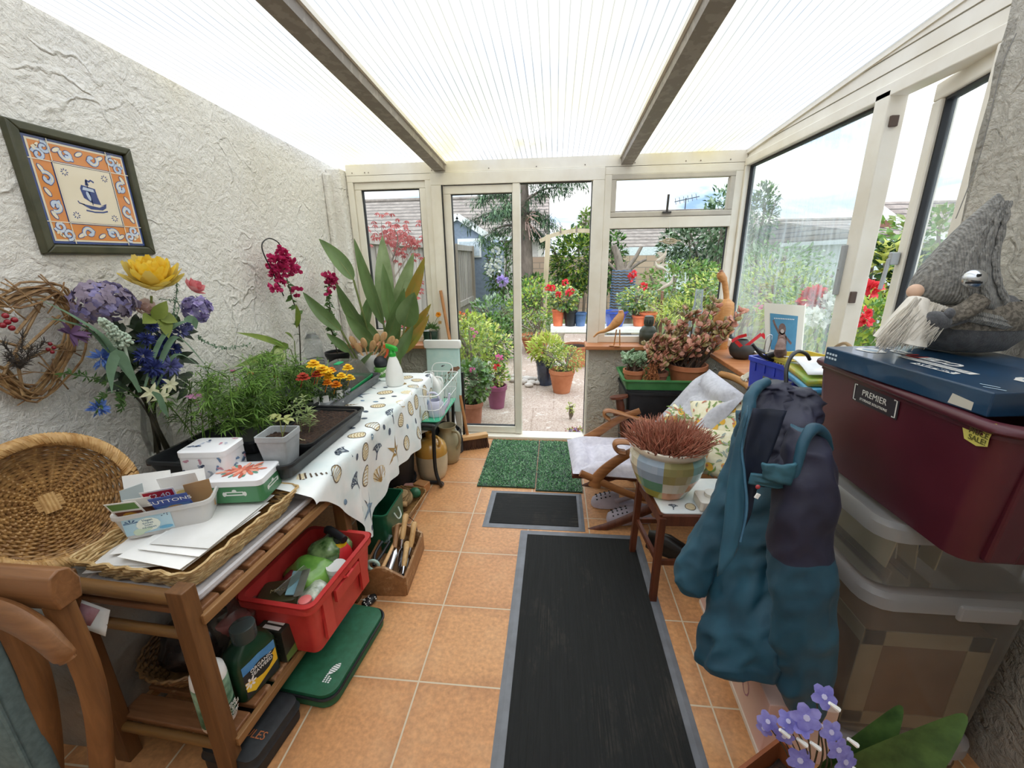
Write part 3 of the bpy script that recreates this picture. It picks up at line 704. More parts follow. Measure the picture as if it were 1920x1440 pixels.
for z, r_ in ((.665, .019), (.545, .014), (.13, .014)):
    mb = MB().tube([(-.41, 0, z), (-.06, 0, z)], r_, 10); part('cross_rail', mb, wood('teak_rail_x', '5f4125', '86602f', 'x', .5), T)
m_ply = mat('scrap_paper', 'e9e6e2', rough=.7)
SM = Mx.Translation((-.905, .795, 0)) @ Euler((0, 0, SRZ)).to_matrix().to_4x4()
S_ = lambda x, y, z: SM @ V((x, y, z))
# white plastic tray on the shelf
m_ptray = mat('greyed_white_plastic', 'c9c6c8', 'd8d6d8', rough=.4)
T = thing('plastic_tray', 'shallow greyish white plastic tray under the rectangular wicker tray', 'tray', (-.905, .795, .615), SRZ)
mb = MB(); tub(mb, .185, .265, .028, .97, .004, .02, .008, c=(-.23, .29)); part('tray_body', mb, m_ptray, T)
# rectangular wicker tray
T = thing('wicker_tray', 'rectangular honey wicker tray full of white envelopes on the slatted shelf', 'tray', (-.905, .795, .622), SRZ)
mb = MB()
cx_, cy_, hx_, hy_ = -.255, .27, .165, .20
for k in range(11):
    z = .012+.0072*k; g = .0035*k
    ring = rring(cx_, cy_, z, hx_+g, hy_+g, .03, 5); n_ = len(ring); pts = []
    for i in range(n_):
        a, b = ring[i], ring[(i+1) % n_]; m_ = max(1, int((b-a).length/.012))
        pts += [a.lerp(b, j/m_) for j in range(m_)]
    pts = [p+V(((p.x-cx_), (p.y-cy_), 0)).normalized()*.004*sin(i*1.3+k*pi) + V((0, 0, .0025*sin(i*.9))) for i, p in enumerate(pts)]
    mb.tube(pts, .0042, 5, closed=True)
part('woven_sides', mb, wicker('pale_wicker', 'b08b55', 'd9bd8a'), T)
part('base', MB().loft([rring(cx_, cy_, .006, hx_, hy_, .03), rring(cx_, cy_, .014, hx_, hy_, .03)]), m_wick, T)
# envelopes: each its own thing
m_env = mat('white_paper', 'f6f5f1', 'fbfaf7', rough=.8); m_envg = mat('greyer_paper', 'dddcd8', 'e8e7e4', rough=.8)
q = random.Random(6)
def sheet(c, w_, h_, a, z, tilt=(0, 0), t=.0012):
    m = rot(tilt[0], tilt[1], a); return MB().box((c[0], c[1], z), (w_, h_, t), m)
env = [(-.33, .13, .21, .14, .25, .672, (.04, -.04)), (-.31, .15, .22, .15, .12, .677, (.04, -.03)), (-.22, .16, .20, .14, -.1, .682, (.06, .03)), (-.225, .22, .22, .29, -.05, .688, (-.02, .03)), (-.21, .26, .20, .29, .02, .694, (-.02, .03)), (-.205, .29, .19, .30, .06, .699, (-.02, .02)), (-.33, .24, .2, .24, .3, .685, (0, 0))]
lb = ('lowest white envelope at the near left corner of the wicker tray', 'white envelope with a grey edge near the front of the wicker tray', 'bent white envelope at the near edge of the wicker tray', 'long white envelope under the others along the right of the wicker tray', 'long white envelope second from the top in the wicker tray', 'topmost long white envelope lying along the right of the wicker tray', 'white envelope lying under the ice cream tub')
for (x, y, w_, h_, a, z, tl), l_ in zip(env, lb):
    p = S_(x, y, z); solo('envelope', l_, 'envelope', sheet(p, w_, h_, a+SRZ, p.z, tl), m_env if q.random() < .6 else m_envg, 'envelopes in the wicker tray', smooth=False)
# ice cream tub with seed packets
m_tubp = NT('cloudy_plastic_tub'); _b = m_tubp.bsdf(col='f2f1ef', rough=.35); _t = m_tubp('BsdfTranslucent', {0: H('f2f1ef')}); _c = m_tubp('BsdfTransparent'); m_tubp = m_tubp.done(m_tubp('MixShader', {0: .25, 1: m_tubp('MixShader', {0: .35, 1: _b, 2: _t}), 2: _c}))
ta = .50; T = thing('ice_cream_tub', 'cloudy plastic ice cream tub holding seed packets in the wicker tray', 'tub', (-1.225, 1.075, .695), ta)
mb = MB(); tub(mb, .125, .072, .085, .88, .002, .025, .005); part('tub_body', mb, m_tubp, T)
mb = MB(); mb.prism([(-.1, -.0655, .012), (.02, -.0655, .012), (.02, -.0725, .072), (-.1, -.0725, .072)], (0, -.0006, 0))
ml = mat('pale_blue_label', 'a9cfe2', 'c4dfe9', scale=12)
lo_ = part('label', mb, ml, T, smooth=False, label='pale blue ice cream label')
fl = lambda u, v, e: V((-.04+u, -.0655-.007*(v+.03)/.06-.001-e, .042+v))
mb = MB(); mb.mi = 0; blob(mb, fl, .0, .0, .03, .024, 0, .0003); mb.mi = 1; blob(mb, fl, -.028, -.022, .014, .012, 0, .0005); blob(mb, fl, -.012, -.018, .02, .007, .2, .0004)
mb.mi = 2; [mb.poly([fl(-.04+.018*cos(a), .012+.014*sin(a), .0005), fl(-.04+.018*cos(a+.3), .012+.014*sin(a+.3), .0005), fl(-.04, .012, .0005)]) for a in (.1, .8, 1.5, 2.2, 2.8)]
mb.mi = 3; [blob(mb, fl, .038+.007*(i % 3), .022+.005*(i//3), .0022, .0018, 0, .0005, 4) for i in (0, 2, 4, 5)]; mb.mi = 4; blob(mb, fl, .04, -.02, .018, .006, 0, .0004)
part('label_print', mb, [mat('label_cream', 'eef3e6'), mat('mint_ball', 'cfe0c8'), mat('label_navy', '3b5b86'), m_ink, mat('label_sea', '6fb2d6')], lo_, smooth=False)
for s_, z_, h_ in (('Vegan', .016, .011), ('SUMMER', .005, .007), ('DAIRY', -.003, .007), ('ICE CREAM', -.011, .007)):
    text('lettering', s_, lo_, mat('label_text', '44708f'), h_, fl(0, z_, .0008), (1, 0, 0), (0, -.12, 1), ex=.0001)
# seed packets, leaning in the tub
def packet(name, lab, x, y, w_, h_, a, tilt, cols, txt=None, tc='ffffff', z=.03):
    m = Euler((tilt, 0, 0)).to_matrix(); ang = Mx.Rotation(ta+a, 3, 'Z')
    base = PM[TUB.name] @ V((x, y, z)); w_, h_ = w_*1.12, h_*1.22
    o = thing(name, lab, 'packet', base, ta+a, 'seed packets in the ice cream tub', rx=0)
    f = lambda u, v, e: V((u, -sin(tilt)*v-e*cos(tilt), cos(tilt)*v-e*sin(tilt)))
    mb = MB(); mb.prism([f(-w_/2, 0, 0), f(w_/2, 0, 0), f(w_/2, h_, 0), f(-w_/2, h_, 0)], (0, .0015, 0)); part('sleeve', mb, mat('pk_'+cols[0], cols[0], rough=.5), o, smooth=False)
    if len(cols) > 1:
        mb = MB()
        mb.poly([f(-w_*.44, h_*.1, .0004), f(w_*.44, h_*.1, .0004), f(w_*.44, h_*.6, .0004), f(-w_*.44, h_*.6, .0004)]); mb.mi = 1
        blob(mb, f, 0, h_*.36, w_*.3, h_*.2, .3, .0007); mb.mi = 2; mb.poly([f(-w_*.44, h_*.68, .0004), f(w_*.44, h_*.68, .0004), f(w_*.44, h_*.95, .0004), f(-w_*.44, h_*.95, .0004)])
        part('print', mb, [mat('pk_'+c_, c_, rough=.5) for c_ in (cols[1], cols[2], cols[3])], o, smooth=False)
    if txt: text('lettering', txt, o, mat('pt_'+tc, tc), h_*.2, f(0, h_*.8, .001), (1, 0, 0), f(0, 1, 0), ex=.0001)
    return o
TUB = T
packet('seed_packet', 'white seed packet with a yellow vegetable picture at the front left of the tub', -.075, -.03, .07, .10, -.15, .5, ('f4f4f0', '7c3d24', 'e0a83a', '5c8a3c'))
packet('seed_packet', 'dark seed packet tucked behind the vegetable packet in the tub', -.045, -.022, .06, .095, -.1, .45, ('ece8e2', '5a3526', '8c5a3a', 'e6e2da'))
packet('seed_packet', 'red and white seed packet marked with a £2.40 price in the tub', .0, -.018, .075, .105, 0, .4, ('f2efec', 'c9304a', 'e8e2da', 'c22a3a'), '£2.40')
packet('seed_packet', 'blue seed packet with a melon picture lettered SUTTONS in the tub', .03, -.03, .085, .10, .02, .55, ('3a56a8', '5b86c8', 'dcae6a', '2f4aa0'), 'SUTTONS')
packet('seed_packet', 'brown paper seed packet at the right end of the tub', .088, -.01, .06, .10, .2, .35, ('b08a5c',))
packet('seed_packet', 'white seed packet with small print leaning behind the blue one', .04, .02, .09, .115, .0, .3, ('f5f5f5', 'e8e4da', 'd8c27a', 'f0f0ee'))
packet('seed_packet', 'grey folded seed packet at the left end of the tub', -.10, .02, .05, .10, .6, .3, ('b9c4c6',))
for i, (x, y, a, h_, l_) in enumerate(((-.06, .04, -.1, .14, 'white envelope standing tallest at the back of the tub'), (.0, .05, .05, .12, 'white envelope standing behind the seed packets in the tub'), (.05, .04, .0, .125, 'white envelope leaning at the back right of the tub'))):
    p = PM[TUB.name] @ V((x, y, .02)); mb = MB().box((0, 0, h_/2), (.13-.02*i, .0015, h_), rot(-.2, 0, ta+a)); mb.v = [tuple(V(v_)+p) for v_ in mb.v]
    solo('envelope', l_, 'envelope', mb, m_env, 'envelopes in the ice cream tub', smooth=False)
# tins
m_tinw = mat('white_enamel_tin', 'eeeef0', rough=.3, coat=.3)
def rtin(name, lab, c, hx, hy, h, rz, body, lid, z):
    o = thing(name, lab, 'tin', (c[0], c[1], z), rz)
    mb = MB().loft([rring(0, 0, 0, hx, hy, .018), rring(0, 0, h-.018, hx, hy, .018)]); part('tin_body', mb, body, o)
    mb = MB().loft([rring(0, 0, h-.024, hx+.002, hy+.002, .02), rring(0, 0, h-.004, hx+.002, hy+.002, .02), rring(0, 0, h, hx-.006, hy-.006, .016)]); l_ = part('lid', mb, lid, o, ang=30)
    return o, l_
T, l_ = rtin('biscuit_tin', 'square white tin with small pastel animals printed on it, beside the black tray', (-1.225, 1.275), .082, .062, .125, .12, m_tinw, m_tinw, .75)
mb = MB(); q = random.Random(12)
for fc in range(3):
    for i in range(11 if fc < 2 else 9):
        if fc == 0: f = lambda u, v, e: V((u, -.0625-e, .055+v)); u0, v0 = q.uniform(-.065, .065), q.uniform(-.04, .04)
        elif fc == 1: f = lambda u, v, e: V((.0825+e, u, .055+v)); u0, v0 = q.uniform(-.045, .045), q.uniform(-.04, .04)
        else: f = lambda u, v, e: V((u, v, .1255+e)); u0, v0 = q.uniform(-.06, .06), q.uniform(-.045, .045)
        mb.mi = q.randrange(4); a = q.random()*3; blob(mb, f, u0, v0, .010, .005, a, .0006, 9, lambda t: 1+.3*sin(3*t)); blob(mb, f, u0+.008*cos(a), v0+.008*sin(a), .005, .004, 0, .0007, 7)
part('animal_print', mb, [mat('print_blue', '6d86a8'), mat('print_rose', 'c08e9c'), mat('print_navy', '3f4c66'), mat('print_grey', 'b3b9c6')], T, smooth=False)
m_tgreen = mat('green_enamel', '3e7a50', '468558', rough=.3, coat=.3)
T, l_ = rtin('gift_tin', 'low green tin with a white floral lid, in front of the square white tin', (-1.085, 1.235), .092, .072, .085, .16, m_tgreen, m_tinw, .712)
mb = MB(); q = random.Random(2); f = lambda u, v, e: V((u, v, .0855+e))
for i in range(26): a = i*2.4; r_ = .008+.0022*i; mb.mi = i % 3; blob(mb, f, r_*cos(a)*1.1, r_*sin(a)*.75, .020, .0065, a, .0004+.00005*i, 9)
mb.mi = 3
for i in range(9): a = i*tau/9+.2; blob(mb, f, .058*cos(a), .042*sin(a), .014, .006, a, .0003, 8)
part('flower_print', mb, [mat('coral_print', 'd9775e'), mat('peach_print', 'e9a48c'), mat('rust_print', 'bd5b46'), mat('sage_print', '5c9480')], l_, smooth=False)
mb = MB()
for f in (lambda u, v, e: V((u, -.0725-e, .035+v)), lambda u, v, e: V((.0925+e, u, .035+v))):
    mb.mi = 0; mb.poly([f(*p, .0004) for p in ((-.03, -.008), (.03, -.008), (.03, .007), (-.03, .007))]); blob(mb, f, -.034, -.002, .006, .009, 0, .0004, 8); blob(mb, f, .034, -.002, .006, .009, 0, .0004, 8); blob(mb, f, 0, .009, .008, .006, 0, .0004, 8)
    mb.mi = 1; stroke(mb, f, [(-.026, 0), (.026, 0)], .006, .0008)
part('scroll_print', mb, [mat('print_white', 'e6eae4'), m_tgreen], T, smooth=False)
# ================================================================ TABLE WITH SHELL CLOTH
m_dwood = wood('dark_table_wood', '3a2115', '5a3522', 'z', .5)
TZ = .72
T = thing('potting_table', 'dark wooden table under the seashell cloth along the left wall', 'table', (-1.28, 2.1, 0))
part('tabletop', MB().box((0, 0, TZ-.014), (.80, 1.36, .026)), m_dwood, T, smooth=False, bevel=.004)
for x in (-.36, .35):
    for y in (-.56, .62): part('leg', MB().box((x, y, .346), (.045, .045, .692)), m_dwood, T, smooth=False, bevel=.003)
def lerpt(tb, y):
    for (a, b), (c, d) in zip(tb[:-1], tb[1:]):
        if y <= c: return b+(d-b)*max(0, (y-a))/(c-a)
    return tb[-1][1]
hem = [(1.27, .705), (1.34, .64), (1.44, .52), (1.54, .38), (1.64, .24), (1.69, .19), (1.80, .30), (1.92, .37), (2.4, .385), (2.82, .36)]
EX = -.858
def clothpt(y, s, e=0):
    """s: distance from the far (tray) side across the top, round the edge, and down"""
    h = lerpt(hem, y); xin = -1.22; wtop = EX-.02-xin; r = .03
    rip = .012*sin(y*17)+.007*sin(y*41+1)
    droop = max(0, (1.46-y)/.2)**1.5*.05
    if s < wtop: return V((xin+s, y, TZ+.004-droop*(s/wtop)**2+e))
    s2 = s-wtop; a = min(s2/r, pi/2)
    if a < pi/2: return V((EX-.02+r*sin(a)*.7+e*sin(a), y, TZ+.004-droop-r*(1-cos(a))+e*cos(a)))
    d = s2-r*pi/2; k = min(1, d/.25)
    return V((EX-.02+r*.7+k*(rip*1.4+.02*sin(y*6+.5))+e, y, max(TZ+.004-droop-r-d, .02)))
def slen(y): return (EX-.02+1.22)+.03*pi/2+max(.0, TZ-.026-lerpt(hem, y))
mb = MB(); mb.grid(lambda u, v: clothpt(1.27+1.55*u, v*slen(1.27+1.55*u)), 80, 40)
m_cl = mat('pale_sea_cloth', 'f2f5f3', 'd3e3e3', rough=.55, scale=5, lo=.45, hi=.75)
m_oc = mat('ochre_print', '9a7a44', 'b8965a', rough=.6, scale=60); m_br = mat('brown_print', '4f4032', '6d5a45', rough=.6); m_bl = mat('denim_print', '5d7a96', '8aa5ba', rough=.6, scale=60); m_sand = mat('sand_print', 'dccda6', 'eee4c8', rough=.6, scale=80); m_slate = mat('slate_print', '4c586a', rough=.6)
def motif(mb, f, k, a, s):
    g = lambda u, v, e: f(u*cos(a)-v*sin(a), u*sin(a)+v*cos(a), e)
    if k == 0:       # starfish
        mb.mi = random.Random(int(a*100)).choice((1, 3)); mb.poly([g(s*(1 if i % 2 == 0 else .26)*cos(tau*i/10), s*(1 if i % 2 == 0 else .26)*sin(tau*i/10), .0010) for i in range(10)])
        mb.mi = 2
        for i in range(5): stroke(mb, g, [(0, 0), (s*.85*cos(tau*i/5), s*.85*sin(tau*i/5))], s*.05, .0014)
    elif k == 1:     # fan shell
        mb.mi = 4; mb.poly([g(s*.8*cos(t)*(.55+.45*sin(t)), s*(sin(t)*1.1-.5), .0010) for t in [pi*i/9 for i in range(10)]]+[g(0, -s*.8, .001)])
        mb.mi = 1
        for i in range(7): t = pi*(i+.8)/7.6; stroke(mb, g, [(0, -s*.75), (s*.75*cos(t)*(.6+.4*sin(t)), s*(sin(t)*1.05-.5))], s*.06, .0014)
    elif k == 2:     # spiral / cone shell
        mb.mi = 4; blob(mb, g, 0, 0, s*.62, s*.9, 0, .0010, 12, lambda t: 1-.25*max(0, -sin(t)))
        mb.mi = 2; stroke(mb, g, [(s*.62*cos(tau*i/14), s*.9*sin(tau*i/14)*(1-.25*max(0, -sin(tau*i/14)))) for i in range(15)], s*.09, .0014)
        mb.mi = 1
        for i in range(5): stroke(mb, g, [(-s*.5, -s*.5+s*.26*i), (0, -s*.4+s*.26*i), (s*.5, -s*.5+s*.26*i)], s*.06, .0013)
    elif k == 3:     # coral
        mb.mi = 5
        def br(x, y, t, l, d):
            x2, y2 = x+l*cos(t), y+l*sin(t); stroke(mb, g, [(x, y), (x2, y2)], s*.05*d**.5, .0012)
            if d > 1:
                for dt in (-.55, .1, .6): br(x2, y2, t+dt, l*.68, d-1)
        br(0, -s, pi/2, s*.55, 4)
    elif k == 4:     # auger
        mb.mi = 4; mb.poly([g(*p, .0010) for p in ((0, -s*1.3), (s*.3, s*.5), (s*.22, s*.85), (-s*.22, s*.85), (-s*.3, s*.5))]); mb.mi = 2
        for i in range(6): t = i/6; w_ = s*.3*(1-t); stroke(mb, g, [(-w_, s*.6-t*s*1.8), (w_, s*.75-t*s*1.8)], s*.1, .0014)
        stroke(mb, g, [(-s*.3, s*.5), (0, -s*1.3), (s*.3, s*.5)], s*.06, .0014)
    else:            # pebble
        mb.mi = 5 if k == 5 else 3; blob(mb, g, 0, 0, s*.4, s*.6, 0, .0012, 9)
q = random.Random(21); used = []
for tries in range(4000):
    if len(used) > 70: break
    y = q.uniform(1.31, 2.78); s = q.uniform(.03, slen(y)-.02); k = q.choice((0, 0, 0, 1, 1, 2, 2, 2, 3, 3, 3, 4, 4) if tries < 1500 else (5, 6, 4)); sz = {0: .080, 1: .062, 2: .056, 3: .075, 4: .056}.get(k, .030)*q.uniform(.85, 1.15)
    if s > slen(y)-sz*.9 or s > slen(y+sz)-sz*.7 or s > slen(y-sz)-sz*.7 or y-sz < 1.275: continue
    if any(math.hypot(y-a, s-b) < (sz+c)*1.0 for a, b, c in used): continue
    used.append((y, s, sz)); motif(mb, lambda u, v, e, y=y, s=s: clothpt(y+u, s-v, e), k, q.uniform(-.7, .7) if k != 0 else q.random()*6, sz)
solo('tablecloth', 'pale cloth printed with seashells, starfish and coral, draped over the table by the left wall', 'tablecloth', mb, [m_cl, m_oc, m_br, m_bl, m_sand, m_slate], smooth=True, ang=80)
# the near corner of the cloth, folded out and hanging
mb = MB()
cp = [P(650, 935, x=-.86), P(720, 932, x=-.80), P(700, 985, x=-.79), P(688, 1014, x=-.80), P(672, 990, x=-.84)]
# ---------------------------------------------------------------- trays
m_gtray = mat('black_gravel_tray', '202123', '2f3133', rough=.38, scale=14); m_gtray2 = mat('grey_gravel_tray', '4c4f52', '606366', rough=.4, scale=14)
def gtray(name, lab, x0, x1, y0, y1, z, h, m, rz=0, wall=.004):
    o = thing(name, lab, 'tray', ((x0+x1)/2, (y0+y1)/2, z), rz)
    mb = MB(); tub(mb, (x1-x0)/2, (y1-y0)/2, h, .96, wall, .03, .007); part('tray_body', mb, m, o); return o
gtray('gravel_tray', 'long black gravel tray at the near end of the shell cloth', -1.53, -.955, 1.29, 1.93, TZ+.008, .06, m_gtray)
gtray('gravel_tray', 'grey gravel tray carrying the marigolds and the propagator', -1.62, -1.145, 1.95, 2.60, TZ+.008, .055, m_gtray2)
def compost(name, par, hx, hy, z, q=3, c=(0, 0)):
    rr_ = random.Random(q); mb = MB(); mb.grid(lambda u, v: V((c[0]-hx+2*hx*u, c[1]-hy+2*hy*v, z+rr_.uniform(-.004, .004))), 16, 20); return part(name, mb, m_soil, par)
T = thing('seed_tray', 'black seed tray of dark compost and thin seedlings, right front of the gravel tray', 'tray', (-1.07, 1.66, TZ+.016), -.03)
mb = MB(); tub(mb, .108, .20, .062, .93, .003, .02, .006); part('tray_body', mb, m_black, T); compost('compost', T, .10, .19, .054)
m_seed = mat('pale_seedling', '93a56b', 'b4c08a', rough=.6, leaf=.35); m_stemg = mat('green_stem', '5f6f3a', '87935a', rough=.6)
q = random.Random(31)
for i, (x, y, h) in enumerate(((-.02, -.06, .12), (.0, -.03, .15), (.02, -.07, .10), (-.05, .0, .13))):
    mb = MB(); b = V((x, y, .052)); tip = b+V((q.uniform(-.02, .02), q.uniform(-.02, .02), h)); cv = bez([b, b.lerp(tip, .5)+V((.01, 0, 0)), tip], 10); mb.tube(cv, .0016, 5)
    for c in cv[3:]:
        for k in range(3): mb.leaf(c, (q.gauss(0, 1), q.gauss(0, 1), q.uniform(0, 1)), (0, 0, 1), .045, .009, .4)
    part('seedling', mb, m_seed, T)
mb = MB(); mb.tube([(.02, -.14, .058), (.05, -.16, .06), (.075, -.18, .07)], .002, 5); part('dry_stalk', mb, mat('straw', 'c9bd97'), T)
m_greyp = mat('pale_grey_plastic', '9da1a4', 'b3b7b9', rough=.5, scale=14)
T = thing('square_pot', 'square pale grey pot of compost with a yellowish seedling on the black tray', 'pot', (-1.035, 1.375, TZ+.016), .08)
mb = MB(); tub(mb, .056, .056, .15, .72, .003, .008, .003, lipz=.02); part('pot_body', mb, m_greyp, T); compost('compost', T, .050, .050, .125)
mb = MB(); b = V((.01, .01, .125))
for tp in ((.0, .02, .21), (.04, .0, .20)):
    mb.tube(bez([b, V(tp)*.98+V((.005, 0, 0)), V(tp)], 6), .0018, 5)
    for k in range(6): mb.leaf(tp, (q.gauss(0, 1), q.gauss(0, 1), .2), (0, 0, 1), .04, .022, .35)
part('seedling', mb, mat('yellowing_leaf', 'a9b06a', 'c5c98a', leaf=.35), T)
# cosmos in a black module tray
T = thing('cosmos_tray', 'black tray of feathery green cosmos plants with a few pink flowers', 'plant', (-1.36, 1.72, TZ+.016))
mb = MB(); tub(mb, .145, .26, .065, .92, .003, .02, .005); part('tray_body', mb, m_black, T)
m_cos = mat('feathery_green', '648f38', '9dc163', rough=.6, scale=20, leaf=.4); m_cosd = mat('feathery_dark', '3f5a27', '5d783a', rough=.6, leaf=.3)
mb = MB(); q = random.Random(41); fl_ = MB()
for i in range(46):
    b = V((q.uniform(-.14, .14), q.uniform(-.26, .28), .05)); tip = b+V((q.gauss(0, .05), q.gauss(0, .05), q.uniform(.15, .30))); cv = bez([b, b.lerp(tip, .6)+V((q.gauss(0, .02), q.gauss(0, .02), 0)), tip], 10); mb.mi = 0; mb.tube(cv, .002, 4)
    for c in cv[2:]:
        for k in range(6):
            d = V((q.gauss(0, 1), q.gauss(0, 1), q.uniform(-.2, .9))).normalized(); L_ = q.uniform(.04, .085); mb.mi = q.choice((0, 0, 1)); mb.leaf(c, d, (q.gauss(0, .5), q.gauss(0, .5), 1), L_, .0055, .5, 0, 3)
            for kk in range(2): e = (d+V((q.gauss(0, .5), q.gauss(0, .5), q.gauss(0, .5)))).normalized(); mb.leaf(c+d*L_*.45, e, (0, 0, 1), L_*.55, .004, .4, 0, 2)
part('feathery_foliage', mb, [m_cos, m_cosd], T)
def daisy(mb, c, n_, L_, w_, up, q, cup=0):
    up = V(up).normalized(); u = up.orthogonal().normalized(); v = up.cross(u)
    for i in range(n_): a = tau*i/n_; d = u*cos(a)+v*sin(a)+up*cup; mb.leaf(c, d, up, L_*q.uniform(.9, 1.1), w_, .15, .1, 3, .85)
for px, py, n_, m_, L_, up in ((365, 742, 8, mat('cosmos_pink', 'd490ba', 'e3aecd', leaf=.3), .030, (.2, -.1, 1)), (437, 700, 7, mat('cosmos_bud', 'b85f8e', leaf=.3), .02, (.3, 0, 1)), (470, 700, 8, mat('coral_bloom', 'e58c56', leaf=.3), .014, (.5, -.5, .6)), (518, 704, 10, mat('orange_bloom', 'ec8d2c', leaf=.3), .016, (.3, -.5, .7))):
    mb = MB(); c = P(px, py, x=-1.44 if px < 450 else -1.40); daisy(mb, c, n_, L_, L_*.6, up, q, 1.5 if px == 437 else .1); mb.tube([c, c-V((0, -.01, .12))], .0015, 4); part('flower', mb, m_, T, world=True)
mb = MB()
for px in (330, 345, 385):
    a, b = P(px+15, 810, x=-1.47), P(px+(10 if px > 340 else 30), 715+(330-px)*.1, x=-1.47); cv = bez([a, a.lerp(b, .5), b], 14); mb.tube(cv, .002, 4)
    for c in cv[2:]:
        for k in range(4): mb.leaf(c, (q.gauss(0, .5), q.gauss(0, 1), q.uniform(-.1, .6)), (0, 0, 1), .06, .004, .6, 0, 4)
part('leggy_stems', mb, m_cosd, T, world=True)
# marigolds
T = thing('marigold_pack', 'pack of yellow, orange and red French marigolds in dark green foliage on the grey tray', 'plant', (-1.27, 2.09, TZ+.014))
mb = MB(); tub(mb, .10, .13, .06, .9, .003, .01, .004); part('pack_body', mb, m_greyp, T)
m_mgl = mat('marigold_leaf', '24361a', '3f5a28', rough=.5, leaf=.25)
mb = MB(); leafcloud(mb, (.01, 0, .10), (.13, .16, .085), 1100, .026, .008, .4, 51, .3); part('foliage', mb, m_mgl, T)
m_my = mat('marigold_yellow', 'f8bf08', 'ffdf3c', rough=.7, scale=60, leaf=.25); m_mo = mat('marigold_orange', 'e06a14', 'f8b01e', rough=.7, scale=70, leaf=.25); m_mr = mat('marigold_red', '9c2a1e', 'c24428', rough=.7, scale=60, leaf=.2)
q = random.Random(5)
for px, py, m_, r_ in ((588, 684, m_my, .03), (604, 694, m_my, .034), (616, 697, m_my, .024), (652, 690, m_my, .027), (617, 708, m_my, .028), (640, 706, m_my, .026), (656, 709, m_my, .026), (630, 722, m_mo, .027), (614, 718, m_mo, .022), (598, 702, m_mo, .024), (622, 695, m_mo, .020), (568, 708, m_mr, .028), (593, 703, m_mr, .022)):
    c = P(px, py, x=-1.15+q.uniform(-.02, .02)); mb = MB(); r_ *= 1.2
    for ring, (lift, k, n_) in enumerate(((.1, 1, 11), (.5, .8, 9), (1., .55, 7))):
        for i in range(n_):
            a = tau*i/n_+ring; d = V((cos(a), sin(a), 0))*cos(lift)+V((.25, -.2, 1))*sin(lift); mb.leaf(c+V((0, 0, .004*ring)), d, (.2, -.2, 1), r_*k, r_*.55, .3, .3, 3, .8)
    mb.tube([c, c+V((-.02, 0, -.05))], .0018, 4); part('marigold_flower', mb, m_, T, world=True)
for y, x in ((-.14, .05), (-.12, .09), (-.02, .115)): part('plant_label', MB().box((x, y, .06), (.03, .001, .07), rot(-.1, 0, .4)), m_white, T)

# propagator
T = thing('propagator', 'green seed propagator with a grimy clear dome lid', 'propagator', (-1.31, 2.40, TZ+.012), .05)
mb = MB(); tub(mb, .125, .175, .05, .92, .003, .02, .008); part('base_tray', mb, mat('emerald_plastic', '1d8b52', '2a9c60', rough=.4), T)
mb = MB().loft([rring(0, 0, .05, .124, .174, .02), rring(0, 0, .058, .122, .172, .02), rring(0, 0, .15, .09, .135, .03), rring(0, 0, .165, .075, .12, .03)], (0, 1))
part('dome_lid', mb, glass('grimy_clear_plastic', (.85, .86, .85), .22, .1, .34, 'b9b8b2'), T)
part('vent', MB().box((.0, -.02, .168), (.035, .07, .008)), mat('vent_green', '27b070'), T, bevel=.003); compost('compost', T, .115, .16, .035)
# ---------------------------------------------------------------- pots by the wall
m_mag = mat('magenta_bract', 'a51e55', 'd83a78', rough=.7, scale=40, leaf=.3)
def climber(name, lab, px0, py0, pts, x, blooms, seed, leaves, potr=.07):
    b = P(px0, py0, x=x); o = thing(name, lab, 'plant', (b.x, b.y, TZ+.01)); q = random.Random(seed)
    mb = MB().lathe([(potr*.72, 0), (potr, .10), (potr+.005, .10), (potr+.005, .125), (potr-.004, .125), (potr-.006, .11)], 20, (b.x, b.y, TZ+.01)); part('pot', mb, m_black, o, world=True)
    part('compost', MB().lathe([(potr-.006, 0), (.002, .004)], 16, (b.x, b.y, TZ+.115), (0, 1)), m_soil, o, world=True)
    cv = bez([V((b.x, b.y, TZ+.11))]+[P(*p, x=x) for p in pts], 26); mb = MB(); mb.tube(cv, lambda t: .0042-.0022*t, 6)
    part('stem', mb, m_vstem, o, world=True)
    mb = MB()
    for c in cv[4:]:
        for k in range(leaves): mb.leaf(c, (q.gauss(.2, 1), q.gauss(0, 1), q.gauss(0, .7)), (.6, 0, .6), .045, .026, .3)
    part('leaves', mb, m_lf2, o, world=True)
    for cx, cy, rp, n_ in blooms:
        c = P(cx, cy, x=x+.01); mb = MB()
        for i in range(n_):
            d = V((q.gauss(0, 1), q.gauss(0, 1), q.gauss(0, 1))).normalized(); p_ = c+d*rp*q.uniform(.5, 1)
            for k in range(3): mb.leaf(p_, d+V((q.gauss(0, .5), q.gauss(0, .5), q.gauss(0, .5))), (q.gauss(0, 1), q.gauss(0, 1), q.gauss(0, 1)), .030, .026, .2, .2, 2, .85)
        part('bract_cluster', mb, m_mag, o, world=True)
    return o
o = climber('bougainvillea', 'tall potted bougainvillea with a large magenta flower head beside the picture', 562, 682, ((560, 600), (548, 560), (535, 510), (528, 470)), -1.60, ((520, 492, .045, 40), (542, 500, .04, 30), (523, 512, .04, 30), (530, 475, .025, 14), (517, 540, .018, 9), (527, 530, .018, 8), (557, 548, .018, 8), (556, 510, .012, 4)), 61, 1)
mb = MB(); mb.tube(bez([P(532, 555, x=-1.60), P(512, 512, x=-1.61), P(494, 475, x=-1.61), P(492, 456, x=-1.61), P(505, 447, x=-1.61), P(522, 455, x=-1.61), P(528, 470, x=-1.61), P(534, 478, x=-1.61), P(538, 472, x=-1.61), P(532, 467, x=-1.61)], 40), .0035, 6)
